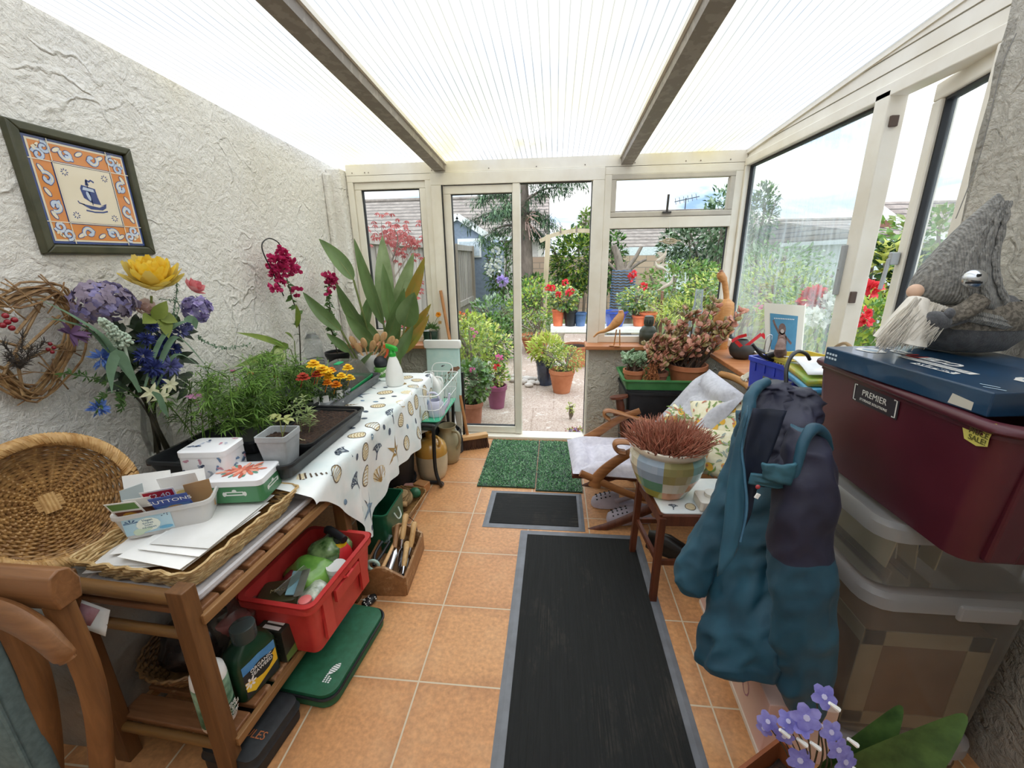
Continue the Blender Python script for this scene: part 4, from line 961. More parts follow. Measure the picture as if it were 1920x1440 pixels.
part('hooked_stake', mb, m_blackmetal, o, world=True, label='black hooked metal plant stake')
mb = MB()
for a, b, w_ in (((545, 655), (470, 617), .05), ((552, 640), (542, 622), .045), ((540, 645), (515, 655), .05), ((530, 665), (460, 676), .055), ((556, 615), (560, 575), .06)): A_, B_ = P(*a, x=-1.60), P(*b, x=-1.54); mb.leaf(A_, B_-A_, (.8, -.2, .6), (B_-A_).length*1.12, w_, .12, .25, 6)
part('broad_leaves', mb, mat('olive_leaf', '5f7a30', '86993f', rough=.4, leaf=.3), o, world=True)
mb = MB(); A_ = P(525, 690, x=-1.57); mb.leaf(P(528, 655, x=-1.55), P(515, 690, x=-1.53)-P(528, 655, x=-1.55), (1, -.2, .3), .10, .075, .2, .2, 6); part('variegated_leaf', mb, mat('variegated_leaf', '8fa84f', 'd3dca0', scale=40, leaf=.3), o, world=True)
mb = MB()
for a in ((545, 655), (552, 640), (530, 668)): mb.tube([P(*a, x=-1.6), P(555, 683, x=-1.6)], .003, 5)
part('leaf_stalks', mb, m_stemg, o, world=True)
o = climber('bougainvillea', 'smaller potted bougainvillea with one magenta flower head next to the strelitzia', 634, 668, ((622, 620), (618, 580), (616, 530)), -1.60, ((616, 522, .035, 22), (622, 532, .028, 14), (612, 545, .012, 4), (630, 528, .015, 6)), 62, 3, .085)
part('plant_label', MB().box(P(648, 655, x=-1.53), (.002, .022, .07)), m_white, o, smooth=False, world=True)
# water bottle used as a cloche
c = P(592, 680, x=-1.53); T = thing('bottle_cloche', 'clear plastic bottle cut down as a plant cloche, between the two bougainvilleas', 'bottle', (c.x, c.y, TZ+.012))
mb = MB(); prof = [(.058, 0), (.062, .006)]
for k in range(9): prof += [(.062, .012+.018*k), (.058, .021+.018*k)]
prof += [(.062, .19), (.062, .27), (.050, .30), (.030, .325), (.028, .34)]
part('bottle_body', MB().lathe(prof, 6, cap=(0, 1)), glass('clear_pet', (.93, .94, .94), .3, .06, .12, 'e8ecec'), T, ang=20)
# strelitzia on the floor behind the table
c = V((-1.27, 3.02, 0)); T = thing('strelitzia', 'large bird of paradise plant with paddle leaves in the corner by the left window', 'plant', c)
mb = MB().lathe([(.10, 0), (.14, .24), (.15, .24), (.15, .28), (.138, .28), (.135, .25)], 24); part('pot', mb, m_black, T); part('compost', MB().lathe([(.136, 0), (.002, .005)], 16, (0, 0, .25), (0, 1)), m_soil, T)
m_str = mat('strelitzia_leaf', '5b7443', '74905a', rough=.38, scale=9, leaf=.12, stretch=(1, 1, .4)); m_str2 = mat('strelitzia_leaf_pale', '7f9466', '9bae82', rough=.4, scale=9, leaf=.2); m_strb = mat('strelitzia_browning', '8a8a3a', 'a08138', rough=.5, scale=12, leaf=.25)
def paddle(tip, base, w_, m_, dy=0, twist=(.25, -1, .25), bend=0, stalk=True, brown=0):
    A_ = P(*base, y=2.96+dy*.6); B_ = P(*tip, y=2.96+dy); d = B_-A_; L_ = d.length; d.normalize(); up = V(twist); s_ = d.cross(up).normalized(); up = s_.cross(d); vs = []; n_ = 16
    mb = MB(); mid = A_.lerp(B_, .5)+s_*bend
    for i in range(n_+1):
        t = i/n_; p = A_*(1-t)**2+mid*(2*t*(1-t))+B_*t*t; k = w_*.5*(sin(pi*min(1, t**.75)))**.8+.0015
        for j in (-1, -.5, 0, .5, 1): vs.append(p+s_*k*j+up*(abs(j)**1.3*k*.38))
    mb.add(vs, [(5*i+j, 5*i+j+1, 5*i+j+6, 5*i+j+5) for i in range(n_) for j in range(4)])
    mb.mi = 1; mb.tube([vs[5*i+2]-up*.002 for i in range(n_-1)], lambda t: .0045*(1-t)+.001, 5)
    mb.tube(bez([c+V(((A_.x-c.x)*.15, (A_.y-c.y)*.15, .26)), c.lerp(A_, .55)+V((0, 0, .10)), A_], 12), .0075, 6); mb.mi = 0
    part('leaf', mb, [m_, m_stemg if brown == 0 else m_strb], T, world=True)
for a in (((598, 448), (663, 525), .10, m_str, -.15, (.3, -.8, .5), .02), ((664, 447), (720, 610), .105, m_str, -.02, (-.3, -1, .2), -.005), ((717, 442), (726, 600), .13, m_str2, .12, (.25, -1, 0), -.005), ((718, 494), (735, 620), .085, m_str, -.08, (.5, -1, 0), .0), ((775, 474), (735, 590), .10, m_str2, .05, (.5, -.9, .2), .015), ((796, 482), (752, 590), .085, m_strb, .0, (.6, -.9, .2), .02), ((777, 548), (758, 612), .15, m_str, -.22, (.35, -1, .3), .0), ((758, 540), (725, 640), .10, m_str, -.15, (.6, -.8, .2), .01), ((630, 530), (690, 630), .10, m_str, -.12, (-.3, -.9, .4), -.02), ((568, 548), (640, 620), .085, m_str, -.28, (-.2, -.6, .8), -.03), ((648, 590), (705, 650), .09, m_str, -.20, (-.2, -.8, .6), -.01), ((652, 575), (715, 640), .075, m_str, -.05, (-.2, -.8, .6), -.01), ((700, 545), (685, 620), .10, m_str, .05, (-.4, -1, 0), -.01), ((808, 570), (748, 648), .075, m_strb, -.1, (.4, -.8, .5), .02), ((805, 590), (752, 665), .07, m_strb, -.16, (.4, -.8, .5), .02), ((775, 610), (735, 680), .085, m_str, -.2, (.4, -1, .2), .01), ((700, 660), (665, 700), .06, m_str, -.3, (0, -.8, .7), 0), ((612, 625), (655, 660), .06, m_str, -.25, (-.2, -.7, .7), 0), ((745, 610), (738, 670), .07, m_str, .08, (.2, -1, 0), 0), ((675, 610), (706, 680), .08, m_str, .02, (-.2, -1, .1), 0)): paddle(*a)
# utensil pot, spoons
m_spoon = wood('spoon_wood', 'b98a55', 'dcb483', 'z', .55)
c = P(703, 700, z=TZ+.01); c = V((-1.31, 2.80, TZ+.006)); T = thing('utensil_pot', 'white pot holding wooden spoons at the far end of the shell cloth', 'pot', c)
part('pot_body', MB().lathe([(.062, 0), (.066, .02), (.070, .14), (.066, .14), (.062, .02)], 26), m_white, T)
q = random.Random(71)
for i, (px, py) in enumerate(((657, 632), (680, 635), (692, 626), (708, 627), (723, 624), (738, 632), (667, 645), (727, 645), (745, 638), (700, 640))):
    tip = P(px, py, y=2.80+q.uniform(-.05, .05)); b = c+V(((tip.x-c.x)*-.15, q.uniform(-.02, .02), .02)); d = (tip-b).normalized(); mb = MB(); mb.tube([b, tip-d*.06], .0055, 8)
    side = d.cross(V((.3, -1, .2))).normalized(); nrm = side.cross(d)
    mb.ell(tip-d*.032, (.022, .007, .04), 12, 8, Mx((side, nrm, d)).transposed())
    solo('wooden_spoon', ('leftmost wooden spoon in the white pot', 'wooden spoon second from the left in the white pot', 'tall pale wooden spoon left of the middle of the white pot', 'tall pale wooden spoon right of the middle of the white pot', 'wooden spoon behind the orange trigger in the white pot', 'wooden spoon near the right side of the white pot', 'short wooden spoon low at the left of the white pot', 'short wooden spoon low at the right of the white pot', 'rightmost wooden spoon in the white pot', 'short wooden spoon in the centre of the white pot')[i], 'spoon', mb, m_spoon, 'wooden spoons in the white pot', origin=b)
c = P(712, 712, z=TZ+.01); c = V((-1.19, 2.72, TZ+.006)); T = thing('floral_pot', 'small green pot painted with white flowers beside the spray bottle', 'pot', c)
part('pot_body', MB().lathe([(.035, 0), (.05, .03), (.05, .06), (.045, .07), (.04, .07)], 20), mat('leaf_green_glaze', '4f8a3c', '6da350', rough=.3, scale=30), T)
mb = MB()
for i in range(22):
    a = i*2.4; z = .012+.05*(i % 7)/7
    for k in range(5): blob(mb, lambda u, v, e, a=a, z=z: V(((.0515+e)*cos(a+u/.05), (.0515+e)*sin(a+u/.05), z+v)), .006*cos(tau*k/5), .006*sin(tau*k/5), .0045, .003, tau*k/5, .001, 6)
part('painted_flowers', mb, mat('painted_white', 'e8ecd8'), T, smooth=False, kind='stuff')
solo('black_ball', 'matt black ball sitting in the small flowered pot', 'ball', MB().ell(c+V((.0, 0, .098)), .046, 20, 12), mat('matt_black', '25272c', rough=.5))
# spray bottle
c = V((-1.02, 2.52, TZ+.006)); T = thing('spray_bottle', 'white spray bottle with a green head and orange trigger on the shell cloth', 'bottle', c, -.6)
part('bottle_body', MB().lathe([(.050, 0), (.056, .008), (.057, .05), (.050, .10), (.030, .165), (.019, .19), (.017, .20)], 26), mat('translucent_white_plastic', 'e9e9e4', 'f3f3ef', rough=.4, scale=4), T)
mb = MB().lathe([(.021, .188), (.021, .208), (.016, .212), (.015, .235)], 16, cap=(1, 1)); part('collar', mb, mat('lime_green_plastic', '2fae3a', rough=.35), T)
mb = MB(); mb.loft([[V((x, y*w_, z+dz)) for y, z in ((-1, -.008), (1, -.008), (1, .012), (.4, .02), (-.4, .02), (-1, .012))] for x, w_, dz in ((-.062, .008, .243), (-.03, .013, .243), (.03, .015, .238), (.05, .010, .232))]); part('spray_head', mb, mat('lime_green_plastic', '2fae3a'), T, bevel=.003)
mb = MB(); mb.tube(bez([(-.04, 0, .245), (-.05, 0, .22), (-.06, 0, .195), (-.085, 0, .17)], 8), .008, 8, flat=(1, .8, (0, 1, 0))); mb.box((-.066, 0, .245), (.02, .02, .022)); part('trigger', mb, mat('orange_plastic', 'ee5a24', rough=.35), T)
# ================================================================ FLOOR ITEMS BEYOND THE TABLE
def tubeframe(par, name, pts, r, n=40, m=m_blackmetal): part(name, MB().tube(bez(pts, n), r, 8), m, par, world=True)
T = thing('garden_kneeler', 'black tubular garden kneeler stool carrying the wire basket', 'stool', (-.87, 2.78, 0))
for y in (2.50, 3.05):
    tubeframe(T, 'leg_frame', [(-1.0, y+.02, .02), (-.98, y+.04, .014), (-.78, y+.04, .014), (-.755, y, .02), (-.765, y-.02, .06), (-.79, y, .16), (-.785, y, .42), (-.80, y, .455), (-.96, y, .455), (-.985, y, .42), (-1.0, y, .16), (-1.02, y, .02)], .013, 66)
part('seat', MB().box((-.875, 2.78, .432), (.20, .56, .035)), mat('dark_green_vinyl', '1f2a24', '2b3830', rough=.5), T, bevel=.01, world=True)
# wire basket
m_wire = mat('white_coated_wire', 'ecefed', rough=.35); m_mint = mat('mint_plastic', '3fae86', '63c29d', rough=.4)
T = thing('wire_basket', 'white wire basket with a mint green base on the kneeler stool', 'basket', (-.87, 2.80, .452))
b0, b1, t0, t1 = rring(-.87, 2.80, .474, .115, .25, .03), rring(-.87, 2.80, .482, .118, .253, .03), rring(-.87, 2.80, .60, .125, .29, .04, 5), rring(-.87, 2.80, .66, .13, .31, .04, 5)
mb = MB().loft([b0, b1]); mb.v = [(x, y, z-.018) for x, y, z in mb.v]; part('base', mb, m_mint, T, world=True)
mb = MB(); mb.tube(t1, .004, 6, closed=True); mb.tube(rring(-.87, 2.80, .55, .122, .27, .04, 5), .0025, 5, closed=True)
for i in range(0, 11):
    for sx in (-1, 1): mb.tube([(-.87+sx*.115, 2.57+.046*i, .47), (-.87+sx*.13, 2.56+.048*i, .66)], .0022, 5)
for i in range(5):
    for sy in (-1, 1): mb.tube([(-.95+.04*i, 2.80+sy*.245, .47), (-.95+.04*i, 2.80+sy*.31, .66)], .0022, 5)
part('wires', mb, m_wire, T, world=True)
for sy in (-1, 1):
    y = 2.80+sy*.31; part('handle', MB().tube(bez([(-.95, y, .66), (-.95, y+sy*.01, .69), (-.92, y+sy*.02, .72), (-.82, y+sy*.02, .72), (-.79, y+sy*.01, .69), (-.79, y, .66)], 24), .004, 6), m_wire, T, world=True)
bz = .465
T = thing('green_bottle', 'bright green spray bottle standing in the wire basket', 'bottle', (-.90, 2.585, bz)); part('bottle_body', MB().lathe([(.03, 0), (.033, .01), (.032, .11), (.018, .15), (.012, .165), (.012, .18)], 18), mat('apple_green_plastic', '6fc043', '8fd05c', rough=.3), T); part('cap', MB().lathe([(.016, .178), (.016, .215), (.012, .235)], 14, cap=(1, 1)), mat('lime_green_plastic', '2fae3a'), T)
T = thing('watering_can', 'small pale lilac watering can in the wire basket', 'watering can', (-.81, 2.67, bz), .3); m_lil = mat('pale_lilac_plastic', 'c5c7dd', 'd4d5e6', rough=.4)
part('can_body', MB().lathe([(.055, 0), (.062, .01), (.055, .09), (.042, .11), (.038, .11), (.05, .02)], 22), m_lil, T); part('handle', MB().tube(bez([(-.05, 0, .02), (-.082, 0, .07), (-.06, 0, .15), (0, 0, .16), (.035, 0, .11)], 16), .009, 8), m_lil, T); part('spout', MB().tube(bez([(.05, 0, .03), (.09, 0, .09), (.10, 0, .15)], 8), lambda t: .014-.006*t, 8), m_lil, T)
T = thing('plastic_jug', 'cloudy white plastic jug at the far end of the wire basket', 'jug', (-.90, 2.93, bz)); part('jug_body', MB().loft([rring(0, 0, z, a, a*.8, .02) for z, a in ((0, .062), (.01, .068), (.14, .068), (.185, .045), (.21, .02), (.235, .018))]), mat('translucent_white_plastic', 'e9e9e4'), T); part('handle', MB().tube(bez([(.03, 0, .20), (.07, 0, .19), (.078, 0, .14), (.066, 0, .10)], 10), .008, 8), mat('translucent_white_plastic', 'e9e9e4'), T)
# folded kneeling stool with bird fabric pad, stood on end
m_aqua = mat('pale_aqua_fabric', 'bfe0da', 'd6ece6', rough=.7, scale=9)
T = thing('folding_kneeler_pad', 'pale aqua padded panel printed with a brown bird, standing on end by the door frame', 'pad', (-.875, 3.25, 0))
mb = MB().loft([rring(-.885, 0, z, .135+w_, .014, .01) for z, w_ in ((.30, 0), (.5, .003), (.84, 0))]); mb.map(lambda p: V((p.x, 3.225+p.y+(.84-p.z)*-.05, p.z))); part('pad', mb, m_aqua, T, world=True)
mb = MB().loft([rring(-.885, 3.22, z, .15-k, .024, .015) for z, k in ((.825, .004), (.835, 0), (.875, 0), (.885, .006))]); part('white_roll', mb, m_white, T, world=True)
tubeframe(T, 'leg_frame', [(-1.01, 3.245, .30), (-1.01, 3.245, .1), (-1.0, 3.24, .012), (-.76, 3.20, .012), (-.745, 3.19, .03), (-.745, 3.22, .1), (-.74, 3.235, .34), (-.74, 3.235, .62)], .011, 40)
f = lambda u, v, e: V((-.84+u, 3.225-.0145-(.84-(.62+v))*.05-e, .62+v)); mb = MB()
mb.mi = 0; blob(mb, f, .045, .03, .035, .022, .3, .002, 12); blob(mb, f, .075, .045, .016, .014, 0, .0022, 10); stroke(mb, f, [(.015, .02), (-.01, .0)], .012, .002); mb.mi = 1
for p in (((.02, .01), (-.02, -.06), (-.06, -.10)), ((.03, .0), (.06, -.08), (.05, -.14))): stroke(mb, f, p, .005, .0018)
mb.mi = 2; blob(mb, f, -.05, .06, .012, .006, .4, .002); blob(mb, f, -.035, .066, .004, .003, 0, .002)
for i in range(9): mb.mi = 1; blob(mb, f, -.06+.03*(i % 4), -.02-.035*(i//4), .012, .006, i, .0018, 7)
part('bird_print', mb, [mat('bird_brown', '8a6650'), mat('twig_grey', '9aa08c'), mat('bird_dark', '5c5f66')], T, smooth=False, world=True)
# stoneware
m_stone = mat('buff_stoneware', 'b9ab8e', 'cabd9f', rough=.3, coat=.3); m_honey = mat('honey_glaze', 'b07f36', 'c99a4c', rough=.22, coat=.5); m_khaki = mat('khaki_stoneware', '8f8468', 'a39877', rough=.35, coat=.3)
T = thing('stoneware_flagon', 'two-tone stoneware flagon, honey glaze above buff, on the tiles under the kneeler', 'jar', (-.86, 2.66, 0))
mb = MB(); mb.mi = 0; mb.lathe([(.082, 0), (.092, .008), (.105, .05), (.112, .12), (.113, .185)], 30); mb.mi = 1; mb.lathe([(.113, .185), (.112, .215), (.10, .255), (.065, .29), (.032, .302), (.028, .315), (.034, .318), (.034, .338), (.022, .34), (.02, .31)], 30, cap=(0, 1)); part('flagon_body', mb, [m_stone, m_honey], T)
part('handle', MB().tube(bez([(.02, -.02, .325), (.07, -.05, .32), (.085, -.062, .285), (.075, -.06, .262)], 12), .010, 8), m_honey, T)
T = thing('stoneware_pitcher', 'khaki stoneware pitcher with one handle, behind the two-tone flagon', 'jug', (-.80, 2.90, 0), -.3)
part('pitcher_body', MB().lathe([(.065, 0), (.075, .008), (.088, .06), (.098, .13), (.092, .18), (.068, .225), (.058, .25), (.060, .275), (.068, .295), (.063, .295), (.052, .25), (.05, .22)], 28), m_khaki, T)
part('handle', MB().tube(bez([(.055, -.02, .265), (.11, -.03, .26), (.125, -.035, .20), (.10, -.03, .14)], 14), .011, 8), m_khaki, T)
T = thing('black_bucket', 'large round black bucket on the tiles under the shell cloth', 'bucket', (-1.14, 2.50, 0)); part('bucket_body', MB().lathe([(.17, 0), (.185, .02), (.205, .33), (.22, .335), (.22, .35), (.20, .35), (.175, .03)], 32), m_black, T); part('ring', MB().tube([V((.196*cos(tau*i/40), .196*sin(tau*i/40), .05)) for i in range(40)], .008, 6, closed=True), m_black, T)
# broom, brush, dustpan
m_handle = wood('broom_handle', 'a0673a', 'c08a56', 'z', .45); m_bris = mat('brown_bristles', '3c2418', '5f3f2c', rough=.9, scale=60, stretch=(1, 1, .1))
T = thing('broom', 'wooden broom leaning by the door frame, brown bristles on the tiles', 'broom', (-.68, 3.15, 0))
ba = .42; part('broom_head', MB().box((-.68, 3.13, .10), (.30, .06, .035), rot(0, 0, ba)), wood('broom_wood', 'c2925c', 'dcb27e', 'x', .5), T, bevel=.006, world=True)
mb = MB(); q = random.Random(9)
for i in range(30):
    for j in range(6): x, y = -.14+.28*i/29, -.024+.0095*j; c = rot(0, 0, ba) @ V((x, y, 0))+V((-.68, 3.13, 0)); mb.tube([c+V((0, 0, .084)), c+V((x*.12+q.gauss(0, .003), y*.3-.006, .002))], .0042, 4)
part('bristles', mb, m_bris, T, world=True, kind='stuff')
tp = P(826, 545, y=3.36); part('handle', MB().tube([V((-.70, 3.14, .11)), tp], .0125, 10), m_handle, T, world=True)
T = thing('dustpan', 'dark grey dustpan standing behind the pitcher', 'dustpan', (-.83, 3.10, 0), -.35, rx=.1)
mb = MB().loft([[V((x*w_, y, z)) for x, y in ((-1, 0), (1, 0), (1, .006), (-1, .006))] for z, w_ in ((.0, .11), (.12, .12), (.22, .10), (.25, .05))]); mb.box((-.112, -.02, .11), (.006, .045, .2)); mb.box((.112, -.02, .11), (.006, .045, .2)); part('pan', mb, mat('charcoal_plastic', '2d2f32', '3a3d40'), T, smooth=False); part('handle', MB().tube([(0, .003, .25), (0, .01, .37)], .012, 8), mat('charcoal_plastic', '2d2f32'), T)
T = thing('hand_brush', 'white hand brush leaning against the dustpan', 'brush', (-.745, 3.02, 0), 0); mb = MB().tube([(-.0, 0, .02), (-.025, .04, .16), (-.05, .09, .32)], [.022, .022, .010], 8, flat=(1, .45, (0, 1, 0))); part('brush_body', mb, m_white, T)
# ornaments on the left sill
T = thing('boot_planter', 'pair of small dark green boot planters with an orange marigold on the left sill', 'planter', P(808, 635, y=3.33)); m_boot = mat('dark_green_glaze', '1d3527', '284634', rough=.25)
for dx in (-.03, .035): part('boot', MB().loft([rring(dx, 3.33-.012*k, z, a, b, .01) for z, a, b, k in ((.842, .026, .04, 1), (.86, .026, .038, 1), (.875, .024, .027, 0), (.93, .027, .027, 0), (.94, .03, .03, 0))]).map(lambda p: p+V((P(808, 635, y=3.33).x, 0, 0))), m_boot, T, world=True)
mb = MB(); q = random.Random(14); c = P(810, 615, y=3.33)
for i in range(40): mb.leaf(c+V((q.gauss(0, .02), 0, 0)), (q.gauss(0, 1), q.gauss(0, .6), q.uniform(-.2, 1)), (0, -1, .3), .065, .010, .3)
mb.tube([c, P(822, 592, y=3.32)], .002, 4); part('foliage', mb, m_lf2, T, world=True); mb = MB(); c = P(822, 590, y=3.32)
for i in range(40): d = V((q.gauss(0, 1), q.gauss(-.3, 1), q.gauss(.3, 1))).normalized(); mb.leaf(c, d, (0, -1, 0), .026, .014, .2)
part('marigold_flower', mb, mat('orange_bloom2', 'f39a16', 'f7b733', leaf=.2), T, world=True); mb = MB(); c = P(825, 605, y=3.32)
for i in range(24): d = V((q.gauss(0, 1), q.gauss(-.3, 1), q.gauss(.3, 1))).normalized(); mb.leaf(c, d, (0, -1, 0), .018, .012, .2)
part('faded_flower', mb, mat('faded_bloom', 'c9a46a', leaf=.2), T, world=True)
# ================================================================ LOWER SHELF AND FLOOR, LEFT
m_paint = lambda c, c2=None, r=.4, s=14: mat('paint_%s%s' % (c, c2 or ''), c, c2, rough=r, scale=s)
LZ = .162
def sp(x, y, z=LZ): p = S_(x, y, z); return p
# green and white slug-killer spray bottle
c = sp(-.098, .045); T = thing('weed_spray_bottle', 'white bottle with a green leafy label behind the front post of the slatted shelf', 'bottle', c, .9)
part('bottle_body', MB().lathe([(.040, 0), (.046, .006), (.046, .17), (.043, .195), (.026, .215), (.02, .22)], 24), m_white, T)
mb = MB(); mb.lathe([(.0466, .02), (.0466, .165)], 24, cap=(0, 0)); lb_ = part('label', mb, mat('leafy_label', '1c5a40', '9fc9ae', rough=.4, scale=14, lo=.4, hi=.62), T, label='teal and green leafy label')
cyl = lambda r, a0: (lambda u, v, e: V(((r+e)*cos(a0+u/r), (r+e)*sin(a0+u/r), v)))
f = cyl(.0468, -.75); mb = MB(); mb.poly([f(-.05+.01*i, .02, .0003) for i in range(11)]+[f(.05-.01*i, .075, .0003) for i in range(11)])
part('label_panel', mb, m_paint('124a33'), lb_, smooth=False)
for i, s_ in enumerate(('Slug', '& Snail', 'Killer')): text('lettering', s_, lb_, m_white, .019, f(0, .064-.017*i, .0016), f(1e-3, 0, 0)-f(-1e-3, 0, 0), (0, 0, 1))
part('cap', MB().lathe([(.018, .215), (.018, .245), (.015, .25)], 16, cap=(1, 1)), m_paint('3b3c40'), T)
# the yellow tied bag and dark basket at the back of the lower shelf
T = thing('wicker_bowl', 'round wicker bowl holding a dark plastic bag on the lower shelf', 'basket', sp(-.31, .21))
mb = MB()
for k in range(12):
    r = .10+.0055*k; z = .01+.0085*k; mb.tube([V(((r+.004*sin(i*2.2+k*pi))*cos(tau*i/70), (r+.004*sin(i*2.2+k*pi))*sin(tau*i/70), z)) for i in range(70)], .005, 5, closed=True)
mb.lathe([(.10, .004), (.1, .012)], 24, cap=(1, 1)); part('woven_bowl', mb, wicker('dark_wicker', '5b4026', '8f6b41'), T)
q = random.Random(77); mb = MB().ell((0, 0, 0), (.115, .115, .09), 20, 14); mb.v = [tuple(V(p)*(1+.05*sin(p[0]*60+p[1]*37)+.04*sin(p[2]*70+p[1]*50))+V(sp(-.31, .21, LZ+.11))) for p in mb.v]
solo('dark_plastic_bag', 'shiny dark bag in the wicker bowl on the lower shelf', 'bag', mb, mat('dark_film', '1d1715', '3a2f2b', rough=.25, scale=20))
# seaweed feed
m_bottle = mat('dark_green_plastic', '10301f', '1a4029', rough=.3, scale=8)
T = thing('plant_feed_bottle', 'dark green flat bottle labelled ORGANIC SEAWEED with a clear cap, on the lower shelf', 'bottle', sp(-.080, .17), -.20+SRZ)
part('bottle_body', MB().loft([rring(0, 0, z, a, b, .02) for z, a, b in ((0, .038, .068), (.008, .042, .073), (.13, .042, .073), (.165, .036, .06), (.185, .026, .03), (.20, .022, .022))]), m_bottle, T)
part('cap', MB().lathe([(.034, .185), (.036, .195), (.036, .235), (.032, .238)], 24, (0, 0, 0), (1, 1)), glass('cloudy_cap', (.7, .74, .74), .3, .15, .5, '7f8e8e'), T)
f = lambda u, v, e: V((.0425+e, u, .072+v)); mb = MB(); mb.poly([f(*p, .0003) for p in ((-.058, -.06), (.058, -.06), (.058, .062), (-.058, .062))]); mb.mi = 1; mb.poly([f(*p, .0006) for p in ((-.058, .03), (.058, .03), (.058, .062), (-.058, .062))]); blob(mb, f, 0, .045, .05, .02, 0, .0007)
mb.mi = 2; mb.poly([f(*p, .0009) for p in ((-.056, -.035), (-.03, -.055), (.058, -.02), (.058, .03), (.02, .0), (-.03, -.01), (-.056, .0))]); mb.mi = 0; blob(mb, f, .004, .008, .042, .030, 0, .0012); mb.mi = 3
for k in range(7): blob(mb, f, -.04+.012*cos(k*.9), -.012+.012*sin(k*.9), .008, .004, k*.9, .0015, 7)
lb_ = part('label', mb, [m_paint('15242c'), m_paint('2f7fc2', '5aa0d4'), m_paint('e8b923', 'f0cf3f'), m_white], T, smooth=False)
for s_, z_, h_ in (('ORGANIC', .024, .017), ('SEAWEED', .008, .017)): text('lettering', s_, lb_, m_white, h_, f(.004, z_, .002), (0, 1, 0), (0, 0, 1))
# black carton
T = thing('carton', 'black and green printed carton next to the dark green bottle on the lower shelf', 'box', sp(-.066, .292), -.06+SRZ)
part('carton_body', MB().box((0, 0, .066), (.10, .088, .132)), m_paint('20231f', '2e332b'), T, smooth=False, bevel=.002)
f1 = lambda u, v, e: V((u, -.044-e, .066+v)); f2 = lambda u, v, e: V((u, v, .132+e)); f3 = lambda u, v, e: V((.05+e, u, .066+v))
mb = MB(); mb.mi = 1
for i in range(3): mb.poly([f2(*p, .0004) for p in ((-.03, .02-.022*i), (.035, .02-.022*i), (.035, .006-.022*i), (-.03, .006-.022*i))])
mb.mi = 0
for i in range(4): stroke(mb, f1, [(-.03, .035-.022*i), (.03, .035-.022*i)], .003, .0004)
mb.mi = 2; mb.poly([f3(*p, .0004) for p in ((-.042, -.062), (.02, -.062), (.03, -.02), (-.042, -.035))]); mb.mi = 1
for fx, u0 in ((f1, -.04), (f3, .008)):
    mb.mi = 1; mb.poly([fx(*p, .0006) for p in ((u0, -.06), (u0+.03, -.06), (u0+.03, -.035), (u0, -.035))]); mb.mi = 3
    for i in range(7): stroke(mb, fx, [(u0+.003+.004*i, -.058), (u0+.003+.004*i, -.037)], .0018, .0009)
part('print', mb, [m_paint('5d6356'), m_paint('d8d6cf'), m_paint('5f7d3a'), m_paint('17181a')], T, smooth=False)
# bag with a red-lidded pot
T = thing('tied_bag', 'clear yellowish bag with a pink-lidded pot inside, behind the dark green bottle', 'bag', sp(-.23, .27))
part('pot', MB().lathe([(.055, 0), (.062, .01), (.066, .12), (.066, .125)], 24, cap=(1, 1)), mat('pale_yellow_plastic', 'c9bd6a', 'd9d08a', rough=.4), T); part('lid', MB().lathe([(.07, .125), (.07, .16), (.066, .165)], 24, cap=(1, 1)), m_paint('b5545a', 'c76a6c'), T)
mb = MB().lathe([(.08, .0), (.085, .05), (.083, .12), (.088, .17), (.06, .195), (.02, .19)], 18, cap=(0, 1)); q = random.Random(6); mb.v = [(x+q.uniform(-.008, .008), y+q.uniform(-.008, .008), max(0, z+q.uniform(-.006, .006))) for x, y, z in mb.v]
m_film = glass('clear_film', (.92, .93, .90), .5, .12, .16, 'e0e0d4'); part('film', mb, m_film, T, smooth=False)
# red crate
m_red = mat('red_plastic', 'b8302f', 'c9423f', rough=.4, scale=9)
CR = SM @ Mx.Translation((.0, .445, LZ)) ; crz = SRZ-.02
T = thing('red_crate', 'red plastic crate jutting out over the edge of the lower shelf', 'crate', (-.925, 1.275, LZ), crz)
mb = MB(); tub(mb, .138, .20, .225, .90, .006, .025, .012, lipz=.03); mb.loft([rring(0, 0, .19, .143, .205, .028), rring(0, 0, .224, .152, .214, .03)], (0, 0)); part('crate_body', mb, m_red, T)
mb = MB()
for y in (-.12, .12): mb.box((.139, y, .11), (.012, .05, .16))
mb.box((.148, 0, .16), (.012, .16, .05)); mb.tube([(.15, -.02, .195), (.163, -.02, .198), (.163, .02, .198), (.15, .02, .195)], .006, 6); part('ribs', mb, m_red, T, smooth=False, bevel=.004)
def ci(x, y, z): return PM['red_crate'] @ V((x, y, z))
# crate contents
c = ci(.045, .125, .01); T = thing('pump_sprayer', 'red pump sprayer with a yellow collar and black head in the red crate', 'bottle', c)
part('bottle_body', MB().lathe([(.045, 0), (.05, .01), (.05, .13), (.04, .19), (.026, .21)], 22), m_paint('c22a2e'), T); part('collar', MB().lathe([(.028, .205), (.028, .225)], 20, cap=(1, 1)), m_paint('eabf1e'), T)
mb = MB().tube(bez([(.035, -.02, .245), (0, 0, .25), (-.05, .02, .262), (-.06, .025, .25)], 10), .016, 8); mb.lathe([(.022, .225), (.02, .25)], 14); mb.tube([(-.03, .01, .25), (-.055, -.01, .215)], .008, 6); part('spray_head', mb, m_black, T)
c = ci(.075, .045, .06); T = thing('powder_tub', 'white cardboard tub with a dark green label and white lid in the red crate', 'tub', c, -.8)
part('tub_body', MB().lathe([(.036, 0), (.036, .115)], 24, cap=(1, 1)), m_paint('d9dcd6'), T); part('lid', MB().lathe([(.038, .105), (.038, .125), (.034, .122)], 24, cap=(1, 1)), m_white, T)
